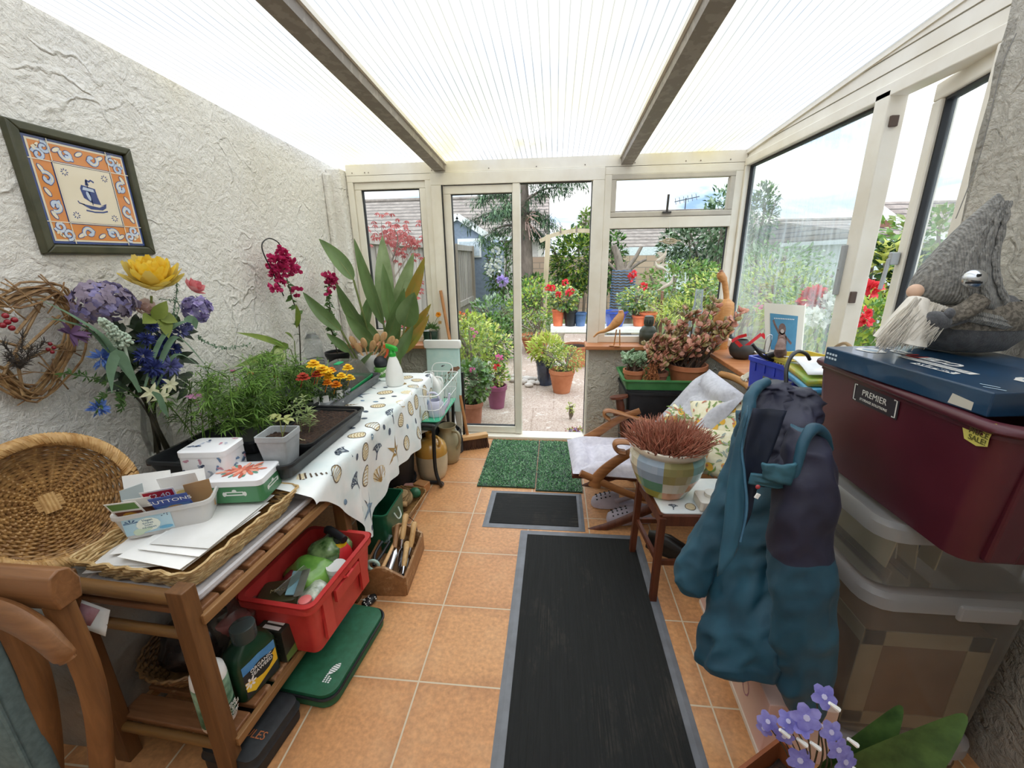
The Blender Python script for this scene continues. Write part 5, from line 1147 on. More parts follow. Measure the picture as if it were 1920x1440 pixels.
f = cyl(.0364, .0); mb = MB(); mb.poly([f(-.03+.006*i, .01, .0004) for i in range(11)]+[f(.03-.006*i, .08, .0004) for i in range(11)]); lb_ = part('label', mb, m_paint('1f3a28'), T, smooth=False)
for s_, z_ in (('ROOTING', .055), ('POWDER', .042)): text('lettering', s_, lb_, m_white, .011, f(0, z_, .001), f(1e-3, 0, 0)-f(-1e-3, 0, 0), (0, 0, 1))
q = random.Random(18)
def pillow(name, lab, c, r, m, rz=0, n=4, jit=.12, parts=None, tilt=0):
    mb = MB().ell((0, 0, 0), r, 18, 12, rot(tilt, 0, rz)); mb.v = [tuple(V(p)*(1+jit*(sin(p[0]*70+p[1]*31+p[2]*20)+sin(p[1]*64-p[2]*47))*.5)+V(c)) for p in mb.v]; return solo(name, lab, 'bag', mb, m)
m_gbag = mat('green_blue_bag_film', '3f7d2b', '8cbf5a', rough=.2, scale=7, coat=.5)
T = thing('fertiliser_bag', 'shiny green and blue plastic bag lettered G at the back of the red crate', 'bag', ci(-.03, .03, .13), .3)
mb = MB().ell((0, 0, 0), (.10, .095, .085), 22, 16); mb.v = [tuple(V(p)*(1+.06*sin(p[0]*60+p[2]*40)+.05*sin(p[1]*75+1))) for p in mb.v]; mb.m = []
cen = [sum(mb.v[i][2] for i in f_)/len(f_) for f_ in mb.f]; mb.m = [1 if z < -.012 else 0 for z in cen]
part('bag_body', mb, [m_gbag, m_paint('2b7fb4', '4f9fd0', .25, 20)], T)
text('lettering', 'GI', T, m_white, .05, (.055, -.088, -.02), (1, .75, .0), (-.1, .2, 1), ex=.006)
pillow('leafy_bag', 'crumpled dark green printed bag behind the sprayer in the red crate', ci(.0, .12, .19), (.085, .07, .06), mat('leaf_print_film', '2c4d22', '7f9c66', rough=.25, scale=22, coat=.4), .4)
pillow('clear_bag', 'clear crumpled bag of pale green seed packets in the red crate', ci(.065, -.085, .145), (.06, .055, .05), mat('crumpled_clear', '8d9a88', 'd5dcc8', rough=.2, scale=34, coat=.5), .2, jit=.25)
T = thing('olive_case', 'flat olive green case lying in the near end of the red crate', 'case', ci(-.055, -.11, .155), .25); part('case_body', MB().loft([rring(0, 0, z, a, b, .015) for z, a, b in ((0, .065, .05), (.004, .07, .055), (.026, .07, .055), (.03, .066, .05))]), m_paint('3f3f28', '4b4a30'), T); text('lettering', 'MAG', T, m_paint('b3a97f'), .024, (-.005, .0, .031), (1, .2, 0), (-.2, 1, 0))
mb = MB().box((0, 0, 0), (.05, .10, .004), rot(.2, .2, .3)); mb.mi = 1; mb.box((-.015, .0, .012), (.03, .12, .003), rot(.25, .3, -.4)); mb.box((.03, -.01, .014), (.03, .11, .003), rot(.2, -.2, .2)); mb.v = [tuple(V(p)+ci(.0, -.085, .203)) for p in mb.v]
T = thing('packet_sleeves', 'pale blue packet in clear plastic sleeves on the olive case', 'packet', ci(.0, -.085, .19)); part('sleeves', mb, [m_paint('7fa9b5'), m_film], T, smooth=False, world=True)
solo('pink_stopper', 'round pink cap at the near corner of the red crate', 'stopper', MB().lathe([(.022, 0), (.022, .018), (.018, .021)], 20, ci(.085, -.155, .19), (1, 1)), m_paint('e0706e', 'e8827e'))
solo('cloth_bundle', 'crumpled red cloth at the back of the red crate', 'cloth', MB().ell(ci(-.07, -.02, .10), (.05, .08, .09), 14, 10), m_paint('6d1f22', '8a2b2d', .8))
# green pad case on the floor
m_pad = mat('bottle_green_nylon', '1f5a3c', '27674a', rough=.6, scale=30)
T = thing('kneeling_mat_case', 'dark green padded zip case with a white leaf logo, flat on the tiles', 'case', (-.87, 1.22, 0), -.10)
rr2 = lambda z, g: [p for p in rring(0, 0, z, .145+g, .20+g, .05, 6)]
part('case_body', MB().loft([rr2(0, -.012), rr2(.006, 0), rr2(.04, 0)], (1, 0)), m_pad, T); part('zip', MB().tube(rr2(.042, .002), .005, 6, closed=True), m_black, T); part('top_panel', MB().loft([rr2(.043, -.003), rr2(.056, -.004), rr2(.064, -.02)], (0, 1)), m_pad, T)
f = lambda u, v, e: V((.095-v, -.10+u, .0645+e)); mb = MB()
blob(mb, f, .0, .0, .024, .013, -.4, .0006, 12, lambda t: 1 if abs(sin(t)) > .2 else 1.1); lg = part('logo', mb, m_white, T, smooth=False); mb = MB()
for i in range(5): stroke(mb, f, [(-.016+.008*i, -.014), (-.012+.008*i, .014)], .0022, .001)
part('logo_stripes', mb, m_pad, lg, smooth=False)
mb = MB()
for i in range(3):
    for k in range(5-i): stroke(mb, f, [(-.055+.007*k, .012-.010*i), (-.050+.007*k, .012-.010*i)], .006, .0008)
part('small_print', mb, m_white, lg, smooth=False)
T = thing('boules_case', 'black zip case lettered BOULES in copper, on the floor under the slatted shelf', 'case', (-.955, .90, 0), -.12)
rr3 = lambda z, g: rring(0, 0, z, .10+g, .105+g, .03, 5)
part('case_body', MB().loft([rr3(0, -.01), rr3(.006, 0), rr3(.045, 0), rr3(.05, .004), rr3(.056, .0), rr3(.08, -.002), rr3(.088, -.02)], (1, 1)), mat('black_nylon', '191c1f', '24282b', rough=.6, scale=50), T)
text('lettering', 'BOULES', T, mat('copper_thread', 'a8643a'), .034, (.025, -.035, .0885), (1, .02, 0), (0, 1, 0), shear=.1)
# toolbox
m_tb = wood('tool_box_wood', '7a5433', 'a1754a', 'y', .55, wear='c3a079'); T = thing('tool_trug', 'open wooden tool box with a dowel handle full of hand tools, on the tiles', 'toolbox', (-.785, 1.70, 0), .06)
for y in (-.165, .165): part('end_panel', MB().prism([(-.105, y-.007, 0), (.105, y-.007, 0), (.105, y-.007, .10), (.02, y-.007, .155), (-.02, y-.007, .155), (-.105, y-.007, .10)], (0, .014, 0)), m_tb, T, smooth=False, bevel=.002)
for x in (-.105, .105): part('side_panel', MB().box((x, 0, .05), (.012, .33, .10)), m_tb, T, smooth=False, bevel=.002)
part('base', MB().box((0, 0, .008), (.2, .33, .012)), m_tb, T, smooth=False); part('dowel', MB().tube([(0, -.17, .135), (0, .17, .135)], .009, 10), m_spoon, T)
TBM = PM['tool_trug']
def tool(name, lab, a, b, kind):
    a, b = TBM @ V(a), TBM @ V(b); d = (b-a).normalized(); T = thing(name, lab, 'tool', a, group='hand tools in the wooden tool box')
    part('handle', MB().tube([b-d*.13, b-d*.10, b-d*.05, b-d*.01, b], [.010, .014, .013, .016, .010], 12), wood('tool_handle', 'b78f58', 'd6b07b', 'z', .45), T, world=True)
    part('ferrule', MB().tube([b-d*.16, b-d*.125], [.007, .011], 10), m_metal, T, world=True)
    s_ = d.cross(V((1, 0, .3))).normalized(); n_ = s_.cross(d); e = a; L_ = (b-d*.16-a).length; mb = MB()
    if kind == 'trowel':
        vs = []
        for i in range(7):
            t = i/6; w_ = .036*(1-.9*max(0, .45-t)/.45)*(1 if t < .8 else 1-.8*(t-.8)/.2)
            for j in (-1, -.5, 0, .5, 1): vs.append(a+d*(L_*t)+s_*(w_*j)+n_*(.012*j*j))
        mb.add(vs, [(5*i+j, 5*i+j+1, 5*i+j+6, 5*i+j+5) for i in range(6) for j in range(4)])
    else:
        for j in (-1, 0, 1): mb.tube([a+s_*.025*j, a+d*L_*.6+s_*.025*j, a+d*L_*.85+s_*.008*j, a+d*L_], .0035, 6)
    part('blade', mb, m_metal, T, world=True, solid=.0015)
tool('hand_trowel', 'hand trowel with the tallest pale wooden handle in the wooden tool box', (.03, -.05, .03), (.04, .13, .24), 'trowel')
tool('hand_fork', 'hand fork with a corded wooden handle at the far end of the wooden tool box', (.07, -.02, .03), (.085, .12, .20), 'fork')
tool('hand_trowel', 'shiny broad trowel lying at the near right of the wooden tool box', (.075, -.15, .02), (.06, .05, .13), 'trowel')
part('cord', MB().tube(bez([TBM @ V(p) for p in ((.085, .115, .19), (.05, .10, .20), (.045, .12, .235), (.08, .14, .18), (.10, .10, .16), (.085, .115, .19))], 24), .0022, 5), mat('leather_cord', '4a3424'), bpy.data.objects['hand_fork'], world=True)
T = thing('grey_trowel', 'narrow grey steel trowel leaning left of the dowel in the wooden tool box', 'tool', TBM @ V((-.03, -.1, .02))); part('blade', MB().loft([[TBM @ V((x*w_-.02+.03*t, -.12+.12*t, .02+.11*t+.004*abs(x))) for x in (-1, 0, 1)] for t, w_ in ((0, .008), (.3, .024), (.8, .026), (1, .01))], closed=False), m_metal, T, world=True, solid=.0015); part('handle', MB().tube([TBM @ V((.01, 0, .13)), TBM @ V((.0, .10, .19))], .012, 10), m_tb, T, world=True)
T = thing('secateurs', 'black-handled secateurs tucked on the left side of the wooden tool box', 'tool', TBM @ V((-.06, -.02, .02)))
for k in (-1, 1): part('handle', MB().tube(bez([TBM @ V((-.06, -.10+.0*k, .11)), TBM @ V((-.06+.018*k, -.03, .12)), TBM @ V((-.055+.02*k, .06, .12))], 8), .008, 8), m_black, T, world=True)
part('blade', MB().prism([TBM @ V(p) for p in ((-.065, .06, .11), (-.045, .06, .11), (-.04, .12, .11), (-.055, .13, .11))], (0, 0, .004)), m_metal, T, world=True)
solo('twine_tape', 'pale green roll of tape at the near left of the wooden tool box', 'roll', MB().tube([TBM @ V((-.05+.026*cos(tau*i/24), -.13, .135+.026*sin(tau*i/24))) for i in range(24)], .008, 8, closed=True), m_paint('a8c4b8'))
# dark green storage box, basket with twine
T = thing('green_box', 'dark green plastic box under the hanging corner of the shell cloth', 'box', (-.93, 1.92, 0)); mb = MB(); tub(mb, .085, .13, .25, .92, .004, .02, .006); part('box_body', mb, m_paint('155037', '1c5c40'), T); part('handle', MB().tube(bez([(.088, -.03, .20), (.105, -.02, .16), (.105, .02, .16), (.088, .03, .20)], 10), .004, 6), m_paint('c9d6ce'), T)
bx = (-.93, 2.19); T = thing('oval_basket', 'shallow wicker basket of twine and garden bits on the tiles behind the tool box', 'basket', (*bx, 0), -.1); mb = MB()
for k in range(8): mb.tube([p+V((0, 0, .003*sin(i*1.9+k*pi))) for i, p in enumerate(rring(0, 0, .012+.009*k, .085+.004*k, .15+.004*k, .06, 12))], .0052, 5, closed=True)
part('woven_sides', mb, m_wick, T); part('base', MB().loft([rring(0, 0, .004, .085, .15, .06), rring(0, 0, .012, .085, .15, .06)]), m_wick, T)
T = thing('twine_ball', 'brown ball of string in the shallow wicker basket', 'twine', (-.93, 2.24, .014)); mb = MB().ell((0, 0, .055), (.062, .062, .055), 18, 12); part('string_ball', mb, mat('jute', '9b7d55', 'b3976b', rough=.9, scale=70, stretch=(1, 1, 4)), T); mb = MB()
for k in range(9): a = k*.7; u = V((cos(a), sin(a), .4*sin(k))).normalized(); w_ = u.orthogonal().normalized(); mb.tube([V((0, 0, .055))+(u*cos(tau*i/20)+w_*sin(tau*i/20))*.0605 for i in range(20)], .0022, 4, closed=True)
part('strands', mb, mat('jute_dark', '7d6340', rough=.9), T)
T = thing('cork_dibber', 'short cork-coloured wooden peg in the shallow wicker basket', 'tool', (-.92, 2.14, .07)); part('peg', MB().tube([(-.05, 0, .012), (.045, .02, .012)], [.016, .017], 12), m_spoon, T)
T = thing('scissors', 'old silver scissors lying in the near end of the shallow wicker basket', 'scissors', (-.92, 2.06, .03)); mb = MB()
for k in (-1, 1): mb.tube([(.02*k+V((-.05+.016*cos(tau*i/16), .016*sin(tau*i/16)*1.3, .02)).x, V((0, .018*sin(tau*i/16), .02)).y, .02) for i in range(16)], .004, 6, closed=True); mb.beam((-.03*k*.2, .02, .02), (.05, .10*k*.4+.04, .024), .012, .003)
part('blades', mb, m_metal, T)
pillow('green_pouch', 'small dark green pouch in the far end of the shallow wicker basket', (-.875, 2.30, .075), (.04, .03, .035), m_paint('25523a', '3d7a57'), jit=.1)
T = thing('wooden_mallet', 'wooden block with a pinkish turned handle on the tiles beside the shallow wicker basket', 'tool', (-.90, 2.41, 0)); part('block', MB().box((.03, .02, .045), (.09, .07, .06), rot(0, 0, -.3)), wood('block_wood', '8f5e36', 'b98555', 'x', .5), T, smooth=False, bevel=.004)
part('handle', MB().tube([(-.17, -.01, .06), (-.10, 0, .06), (-.09, 0, .06), (-.03, .01, .055), (0, .015, .05)], [.016, .021, .014, .018, .018], 12), mat('pinkish_wood', '9c6d63', 'b3857a', rough=.5), T)
T = thing('spotted_ornament', 'small black rounded item with white spots at the far foot of the slatted shelf', 'ornament', (-.82, 1.475, 0), -.5); mb = MB().loft([[V((a*cos(t), y+0*t, max(0, .002+h*(.5+.5*sin(t))))) for t in [tau*i/14 for i in range(14)]] for y, a, h in ((-.035, .010, .015), (-.026, .020, .028), (-.006, .024, .034), (.02, .020, .036), (.035, .012, .03))]); part('spotted_body', mb, m_black, T); mb = MB()
for i in range(14): t = .4+.45*(i % 6); y = -.028+.010*(i//2.4); mb.ell((.0225*cos(t), y, .018+.018*sin(t)), .0035, 6, 4)
part('spots', mb, m_white, T, kind='stuff')
# leaflet on the shelf end
f = lambda u, v, e: V((-1.30+.10*u, .835+.02*v, .555+.05*v+e)); mb = MB(); mb.grid(lambda u, v: V((-1.31+.10*u, .80+.03*v-.01*u, .545+.06*v-.02*u)), 4, 4); mb.mi = 1; mb.add([(-1.31+.10*u, .798+.03*v-.01*u, .545+.06*v-.02*u) for u, v in ((0, .1), (.5, .2), (.7, .9), (.1, .9))], [(0, 1, 2, 3)]); solo('leaflet', 'white and pink printed leaflet curled under the top rail of the slatted shelf', 'leaflet', mb, [m_env, m_paint('9c5f6d', 'cfa3a8')], solid=.001)
# ================================================================ ARMCHAIR AT THE LEFT EDGE
m_chair = wood('chair_wood', '6a4527', '8b5f38', 'z', .42); m_chairx = wood('chair_wood_x', '6f492a', '946640', 'x', .42); m_teal = mat('grey_teal_canvas', '5e7478', '6f8689', rough=.8, scale=60)
T = thing('folding_armchair', 'dark wooden armchair with a curved arm and grey-teal cushion at the left edge', 'chair', (-1.22, .58, 0))
part('arm', MB().tube(bez([P(-120, 1150, y=.60), P(-40, 1142, y=.60), P(20, 1156, y=.595), P(72, 1185, y=.59), P(108, 1218, y=.585), P(128, 1238, y=.585)], 26), lambda t: .024+.012*sin(pi*min(1, t*1.02)) if t < .95 else .020, 12, flat=(1.1, .55, (0, 0, 1))), m_chairx, T, world=True)
part('back_rail', MB().loft([[V((x, y, z)) for y, z in ((.62, .795), (.665, .795), (.672, .84), (.66, .875), (.64, .885), (.62, .875), (.612, .84))] for x in (-1.6, -1.035)]), m_chairx, T, world=True, bevel=.004)
for x, dx in ((-1.075, .0), (-1.22, -.02)): part('leg', MB().tube(bez([(x, .645, .80), (x+.01, .64, .55), (x-.03, .62, .28), (x-.10+dx, .60, 0)], 16), .022, 8, flat=(.8, 1.3, (1, 0, 0))), m_chair, T, world=True)
mb = MB().loft([rring(-1.40, .595, z, .19, .026+k, .02) for z, k in ((.14, -.01), (.16, 0), (.5, .006), (.9, .0), (.925, -.012))]); part('cushion', mb, m_teal, T, world=True); mb = MB().tube([(-1.21, .57, .15), (-1.21, .57, .93)], .005, 6); part('piping', mb, m_teal, T, world=True)
# ================================================================ MATS
def grassmat(name, lab, x0, x1, y0, y1, seed, rows):
    T = thing(name, lab, 'mat', ((x0+x1)/2, (y0+y1)/2, 0)); part('backing', MB().box(((x0+x1)/2, (y0+y1)/2, .005), (x1-x0, y1-y0, .008)), mat('turf_backing', '1e3a26'), T, world=True, smooth=False)
    q = random.Random(seed); mb = MB(); n = int((x1-x0)*(y1-y0)*21000)
    for i in range(n):
        x, y = q.uniform(x0+.006, x1-.006), q.uniform(y0+.004, y1-.004)
        if rows: x = x0+.01+round((x-x0-.01)/.0125)*.0125+q.gauss(0, .002)
        a = q.random()*tau; h = q.uniform(.011, .019); dx, dy = .0032*cos(a), .0032*sin(a); lx, ly = q.gauss(0, .007), q.gauss(0, .007); mb.mi = q.randrange(2)
        mb.add([(x-dx, y-dy, .008), (x+dx, y+dy, .008), (x+lx+dx*.5, y+ly+dy*.5, h), (x+lx-dx*.5, y+ly-dy*.5, h)], [(0, 1, 2, 3)])
    part('grass_pile', mb, [mat('turf_dark', '4a8a52', '5f9c66', rough=.6, leaf=.2), mat('turf_light', '8ab98a', 'a9cea6', rough=.6, leaf=.2)], T, world=True, smooth=False, kind='stuff')
grassmat('grass_mat', 'left of the two green artificial grass mats inside the sliding door', -.515, -.118, 2.53, 3.30, 1, False)
grassmat('grass_mat', 'ribbed lighter green artificial grass mat, right of the two at the sliding door', -.112, .20, 2.50, 3.30, 2, True)
def ribmat(name, along, m_scale):
    n = NT(name); v = n.co((1, .03, 1) if along == 'y' else (.03, 1, 1)); s = n.noise(v, 150, 4, .7); w_ = n.noise(n.co((1, .5, 1)), 5.5, 6, .72)
    d = n.math('MULTIPLY', n.ramp(w_, [(.54, 0.), (.70, 1.)]), n.ramp(s, [(.42, 0.), (.62, 1.)]))
    base = n.ramp(s, [(.35, '0c0d0c'), (.7, '191b1a')]); col = n.mix(n.math('MULTIPLY', d, .55), base, '51493f')
    return n.done(n.bsdf(col=col, rough=.85, normal=n.bump(s, .8, .004)))
m_edge = mat('grey_rubber_edge', '6a6c71', '777a80', rough=.45, scale=14)
def rubbermat(name, lab, x0, x1, y0, y1, b, m):
    T = thing(name, lab, 'mat', ((x0+x1)/2, (y0+y1)/2, 0)); part('rubber_border', MB().loft([rring((x0+x1)/2, (y0+y1)/2, z, (x1-x0)/2-k, (y1-y0)/2-k, .004, 1) for z, k in ((0.0005, 0), (.002, 0), (.005, .02))]), m_edge, T, world=True, smooth=False)
    part('ribbed_pile', MB().box(((x0+x1)/2, (y0+y1)/2, .006), (x1-x0-2*b, y1-y0-2*b, .006)), m, T, world=True, smooth=False)
rubbermat('doormat', 'small black ribbed doormat with a grey rubber border, below the green mats', -.405, .19, 2.085, 2.485, .036, ribmat('ribbed_black_cross', 'x', 1))
rubbermat('runner_mat', 'long worn black ribbed runner with a grey rubber border down the middle of the floor', -.178, .488, .35, 2.07, .042, ribmat('ribbed_black_long', 'y', 1))
# ================================================================ RIGHT SIDE
m_chw = wood('reddish_wood', '4a2416', '6e3b24', 'z', .42); m_chy = wood('chair_oak', '7a4b28', 'a46f41', 'x', .4)
m_terra = mat('terracotta', 'b06a45', 'c4805a', rough=.75, scale=7, bump=.1); m_terrad = mat('aged_terracotta', '8f5a42', 'a8715a', rough=.8, scale=9, bump=.2)
def flower_pot(name, lab, c, r, h, m, rim=.03, taper=.72, soil=True, cat='pot', rings=0, group=None):
    T = thing(name, lab, cat, c, group=group); pr = [(r*taper, 0), (r*.93-.002, h-rim)] if not rings else [(r*taper+(r*.93-r*taper)*i/(rings*2)+(.004 if i % 2 else 0), (h-rim)*i/(rings*2)) for i in range(rings*2+1)]
    part('pot_body', MB().lathe(pr+[(r*.93, h-rim), (r, h-rim+.004), (r, h), (r-.012, h), (r*.88, h-rim)], 32), m, T)
    if soil: part('compost', MB().lathe([(r*.9, 0), (r*.5, .006), (.002, .01)], 20, (0, 0, h-rim), (0, 1)), m_soil, T)
    return T
# wooden stool with shell seat
T = thing('wooden_stool', 'dark reddish wooden stool with a seashell cloth seat under the patchwork pot', 'stool', (.65, 1.78, 0), .06)
for x, y in ((-.19, -.15), (-.205, .16), (.19, -.15), (.19, .16)): part('leg', MB().beam((x*1.05, y*1.06, 0), (x, y, .43), .03, .03, (0, 1, 0)), m_chw, T, smooth=False, bevel=.003)
for a, b in (((-.19, -.15), (.19, -.15)), ((-.2, .16), (.19, .16)), ((-.19, -.15), (-.205, .16)), ((.19, -.15), (.19, .16))):
    part('seat_rail', MB().beam((*a, .415), (*b, .415), .022, .05), m_chw, T, smooth=False, bevel=.003); part('stretcher', MB().beam((*a, .20), (*b, .20), .016, .024), m_chw, T, smooth=False)
mb = MB().loft([rring(-.005, .005, z, .185-k, .150-k, .02) for z, k in ((.43, 0), (.444, 0), (.452, .014))]); f = lambda u, v, e: V((u, v, .4525+e)); q = random.Random(4)
for i, (x, y) in enumerate(((-.13, -.10), (-.06, -.11), (.02, -.10), (-.14, .02), (.1, -.09), (-.15, .10))): motif(mb, lambda u, v, e, x=x, y=y: f(x+u, y+v, e), (3, 2, 2, 1, 0, 4)[i], q.random()-.5, .034)
part('seat', mb, [m_cl, m_oc, m_br, m_bl, m_sand, m_slate], T)
solo('white_socket', 'square white plastic plug box on the stool seat beside the patchwork pot', 'plug', MB().loft([rring(.70, 1.685, z, .075-k, .055-k, .015) for z, k in ((.454, .004), (.458, 0), (.495, .002), (.50, .01))]).loft([[V((.69+.032*cos(tau*i/20), 1.69+.032*sin(tau*i/20), z)) for i in range(20)] for z in (.499, .515)]), m_paint('e4dfd2', 'ece8dc'), smooth=True)
# patchwork pot
pc = V((.515, 1.80, .4535)); T = thing('patchwork_pot', 'cream-rimmed ceramic pot glazed in pastel patchwork squares on the stool', 'pot', pc)
prof = [(.088, 0), (.10, .01), (.126, .055), (.150, .11), (.163, .155), (.163, .19), (.152, .215)]
cols = ['b9c3d2', 'a19a66', '86b5b3', '74a68a', 'cf8d5c', 'b9b95c', 'd6cfb8', '9fb2c4']
mb = MB(); NS = 40; rows = ((0, 2, (5, 0, 5, 3, 7, 5, 4, 6)), (2, 3, (3, 4, 4, 1, 5, 3, 6, 4)), (3, 6, (2, 0, 1, 2, 6, 7, 1, 2)))
for j in range(len(prof)-1):
    for i in range(NS):
        row = [r_ for r_ in rows if r_[0] <= j < r_[1]][0]; mb.mi = row[2][(i+2)//5 % 8]
        a0, a1 = tau*i/NS, tau*(i+1)/NS; (r0, z0), (r1, z1) = prof[j], prof[j+1]
        mb.add([(r0*cos(a0), r0*sin(a0), z0), (r0*cos(a1), r0*sin(a1), z0), (r1*cos(a1), r1*sin(a1), z1), (r1*cos(a0), r1*sin(a0), z1)], [(0, 1, 2, 3)])
me_ = part('pot_body', mb, [mat('glaze_'+c_, c_, rough=.18, coat=.6, scale=9) for c_ in cols], T); bm_ = bmesh.new() if 'bmesh' in globals() else None
part('rim', MB().lathe([(.152, .213), (.160, .222), (.170, .232), (.170, .248), (.158, .25), (.148, .235), (.145, .21)], 40, cap=(0, 0)), mat('cream_rim_glaze', 'd9d1bd', 'e4decd', rough=.2, coat=.5), T)
part('base', MB().lathe([(.088, .001), (.086, .0)], 30, cap=(0, 1)), mat('cream_rim_glaze', 'd9d1bd'), T); part('compost', MB().lathe([(.147, 0), (.002, .02)], 24, (0, 0, .225), (0, 1)), m_soil, T)
m_spike = mat('rust_spikes', 'a9624c', 'd0937a', rough=.55, scale=30, leaf=.1); m_spike2 = mat('dull_rust_spikes', '85543f', 'b07c64', rough=.6, leaf=.1)
T = thing('rust_succulent', 'dome of thin rusty red spiky succulent leaves growing in the patchwork pot', 'plant', pc+V((0, 0, .23))); mb = MB(); q = random.Random(17)
for i in range(900):
    r = .15*math.sqrt(q.random()); a = q.random()*tau; b = V((r*cos(a), r*sin(a), .0)); d = V((cos(a)*r*5+q.gauss(0, .35), sin(a)*r*5+q.gauss(0, .35), 1.1-r*3)).normalized(); L_ = q.uniform(.06, .115)*(1.15-r*2.2); mb.mi = q.choice((0, 0, 1))
    mb.tube([b, b+d*L_*.5+V((0, 0, .006)), b+d*L_+V((q.gauss(0, .008), q.gauss(0, .008), .012))], [.0032, .0030, .0006], 4, cap=False)
part('spiky_leaves', mb, [m_spike, m_spike2], T, kind='stuff')
# reclining chair with grey cushion
m_gcush = mat('grey_quilted_cotton', 'b9b9c0', 'c9c9d0', rough=.85, scale=50); m_lav = mat('pale_grey_cushion', 'c3c0cc', 'd3d0da', rough=.85, scale=40)
T = thing('recliner_chair', 'wooden reclining garden chair with a pale grey quilted cushion right of the green mats', 'chair', (.5, 2.4, 0))
ra = lambda pts, y: [P(*p, y=y) for p in pts]
for y, sh, kn in ((2.12, 0, 'near'), (2.60, 1, 'far')):
    if sh == 0:
        arm = ra(((1172, 848), (1158, 845), (1152, 834), (1160, 828), (1185, 830), (1230, 838), (1290, 850), (1330, 865)), y); leg = ra(((1114, 912), (1122, 893), (1150, 868), (1190, 845), (1230, 835)), y); rail = ra(((1088, 887), (1125, 903), (1190, 930), (1260, 940)), y); run = ra(((1104, 996), (1150, 983), (1215, 955), (1280, 915)), y)
    else:
        arm = ra(((1142, 786), (1134, 780), (1134, 772), (1145, 770), (1175, 778), (1215, 790), (1270, 800)), y); leg = ra(((1100, 824), (1125, 808), (1160, 786), (1200, 770)), y); rail = ra(((1086, 870), (1130, 885), (1200, 900)), y); run = ra(((1090, 915), (1130, 900), (1190, 880)), y)
    part('armrest', MB().tube(bez(arm, 24), .020, 10, flat=(1.5, .6, (0, 1, 0))), m_chy, T, world=True)
    part('front_leg', MB().tube(bez(leg, 16), lambda t: .036*(1-.45*t), 10, flat=(.5, 1, (0, 1, 0))), m_chy, T, world=True)
    part('seat_rail', MB().tube(bez(rail, 12), .018, 8, flat=(.7, 1.2, (0, 1, 0))), m_chy, T, world=True); part('runner', MB().tube(bez(run, 12), lambda t: .018+.01*t, 8, flat=(.7, 1.2, (0, 1, 0))), m_chw, T, world=True)
def quilt(a, b, c, d, th, seams):
    """padded panel between four corners (a-b near edge, d-c far edge)"""
    a, b, c, d = map(V, (a, b, c, d)); n_ = (b-a).cross(d-a).normalized(); mb = MB(); N = 26
    def hgt(u, v):
        e = min(u, 1-u, v, 1-v); h = th*min(1, (e/.10))**.5
        for (p0, p1) in seams:
            x0, y0, x1, y1 = *p0, *p1; dx, dy = x1-x0, y1-y0; L2 = dx*dx+dy*dy; t = max(0, min(1, ((u-x0)*dx+(v-y0)*dy)/L2)); dd_ = math.hypot(u-x0-t*dx, v-y0-t*dy); h *= .15+.85*min(1, dd_/.09)**.7
        return h*(1+.05*sin(u*40)*sin(v*3)+.05*sin(v*44+u*5))
    g = lambda s_: (lambda u, v: (a*(1-u)+b*u)*(1-v)+(d*(1-u)+c*u)*v+n_*(s_*hgt(u, v)))
    mb.grid(g(1), N, N); k = len(mb.v); mb.grid(lambda u, v: g(-.5)(u, v), N, N); return mb
fr = ((.25, .25), (.75, .25), (.75, .75), (.25, .75)); seams = [(fr[i], fr[(i+1) % 4]) for i in range(4)]+[(fr[0], (0, 0)), (fr[1], (1, 0)), (fr[2], (1, 1)), (fr[3], (0, 1))]
part('seat_cushion', quilt(P(1074, 888, y=2.13), V((.60, 2.13, .32)), V((.62, 2.62, .32)), P(1063, 823, y=2.60), .05, seams), m_lav, T, world=True)
part('back_cushion', quilt(V((.66, 2.12, .36)), P(1398, 742, y=2.16), P(1330, 692, y=2.62), V((.60, 2.62, .36)), .055, seams), m_gcush, T, world=True)
part('back_board', MB().beam((.66, 2.42, .33), (.975, 2.42, .80), .03, .03), m_chy, T, world=True)
part('under_board', MB().box((.36, 2.37, .30), (.5, .40, .016)), m_chw, T, world=True, smooth=False)
part('back_rail', MB().tube(bez([P(1352, 702, y=2.62), P(1375, 708, y=2.5), P(1402, 722, y=2.3), P(1415, 740, y=2.16)], 10), .022, 8), wood('light_rail', 'a8743f', 'c9975c', 'y', .4), T, world=True)
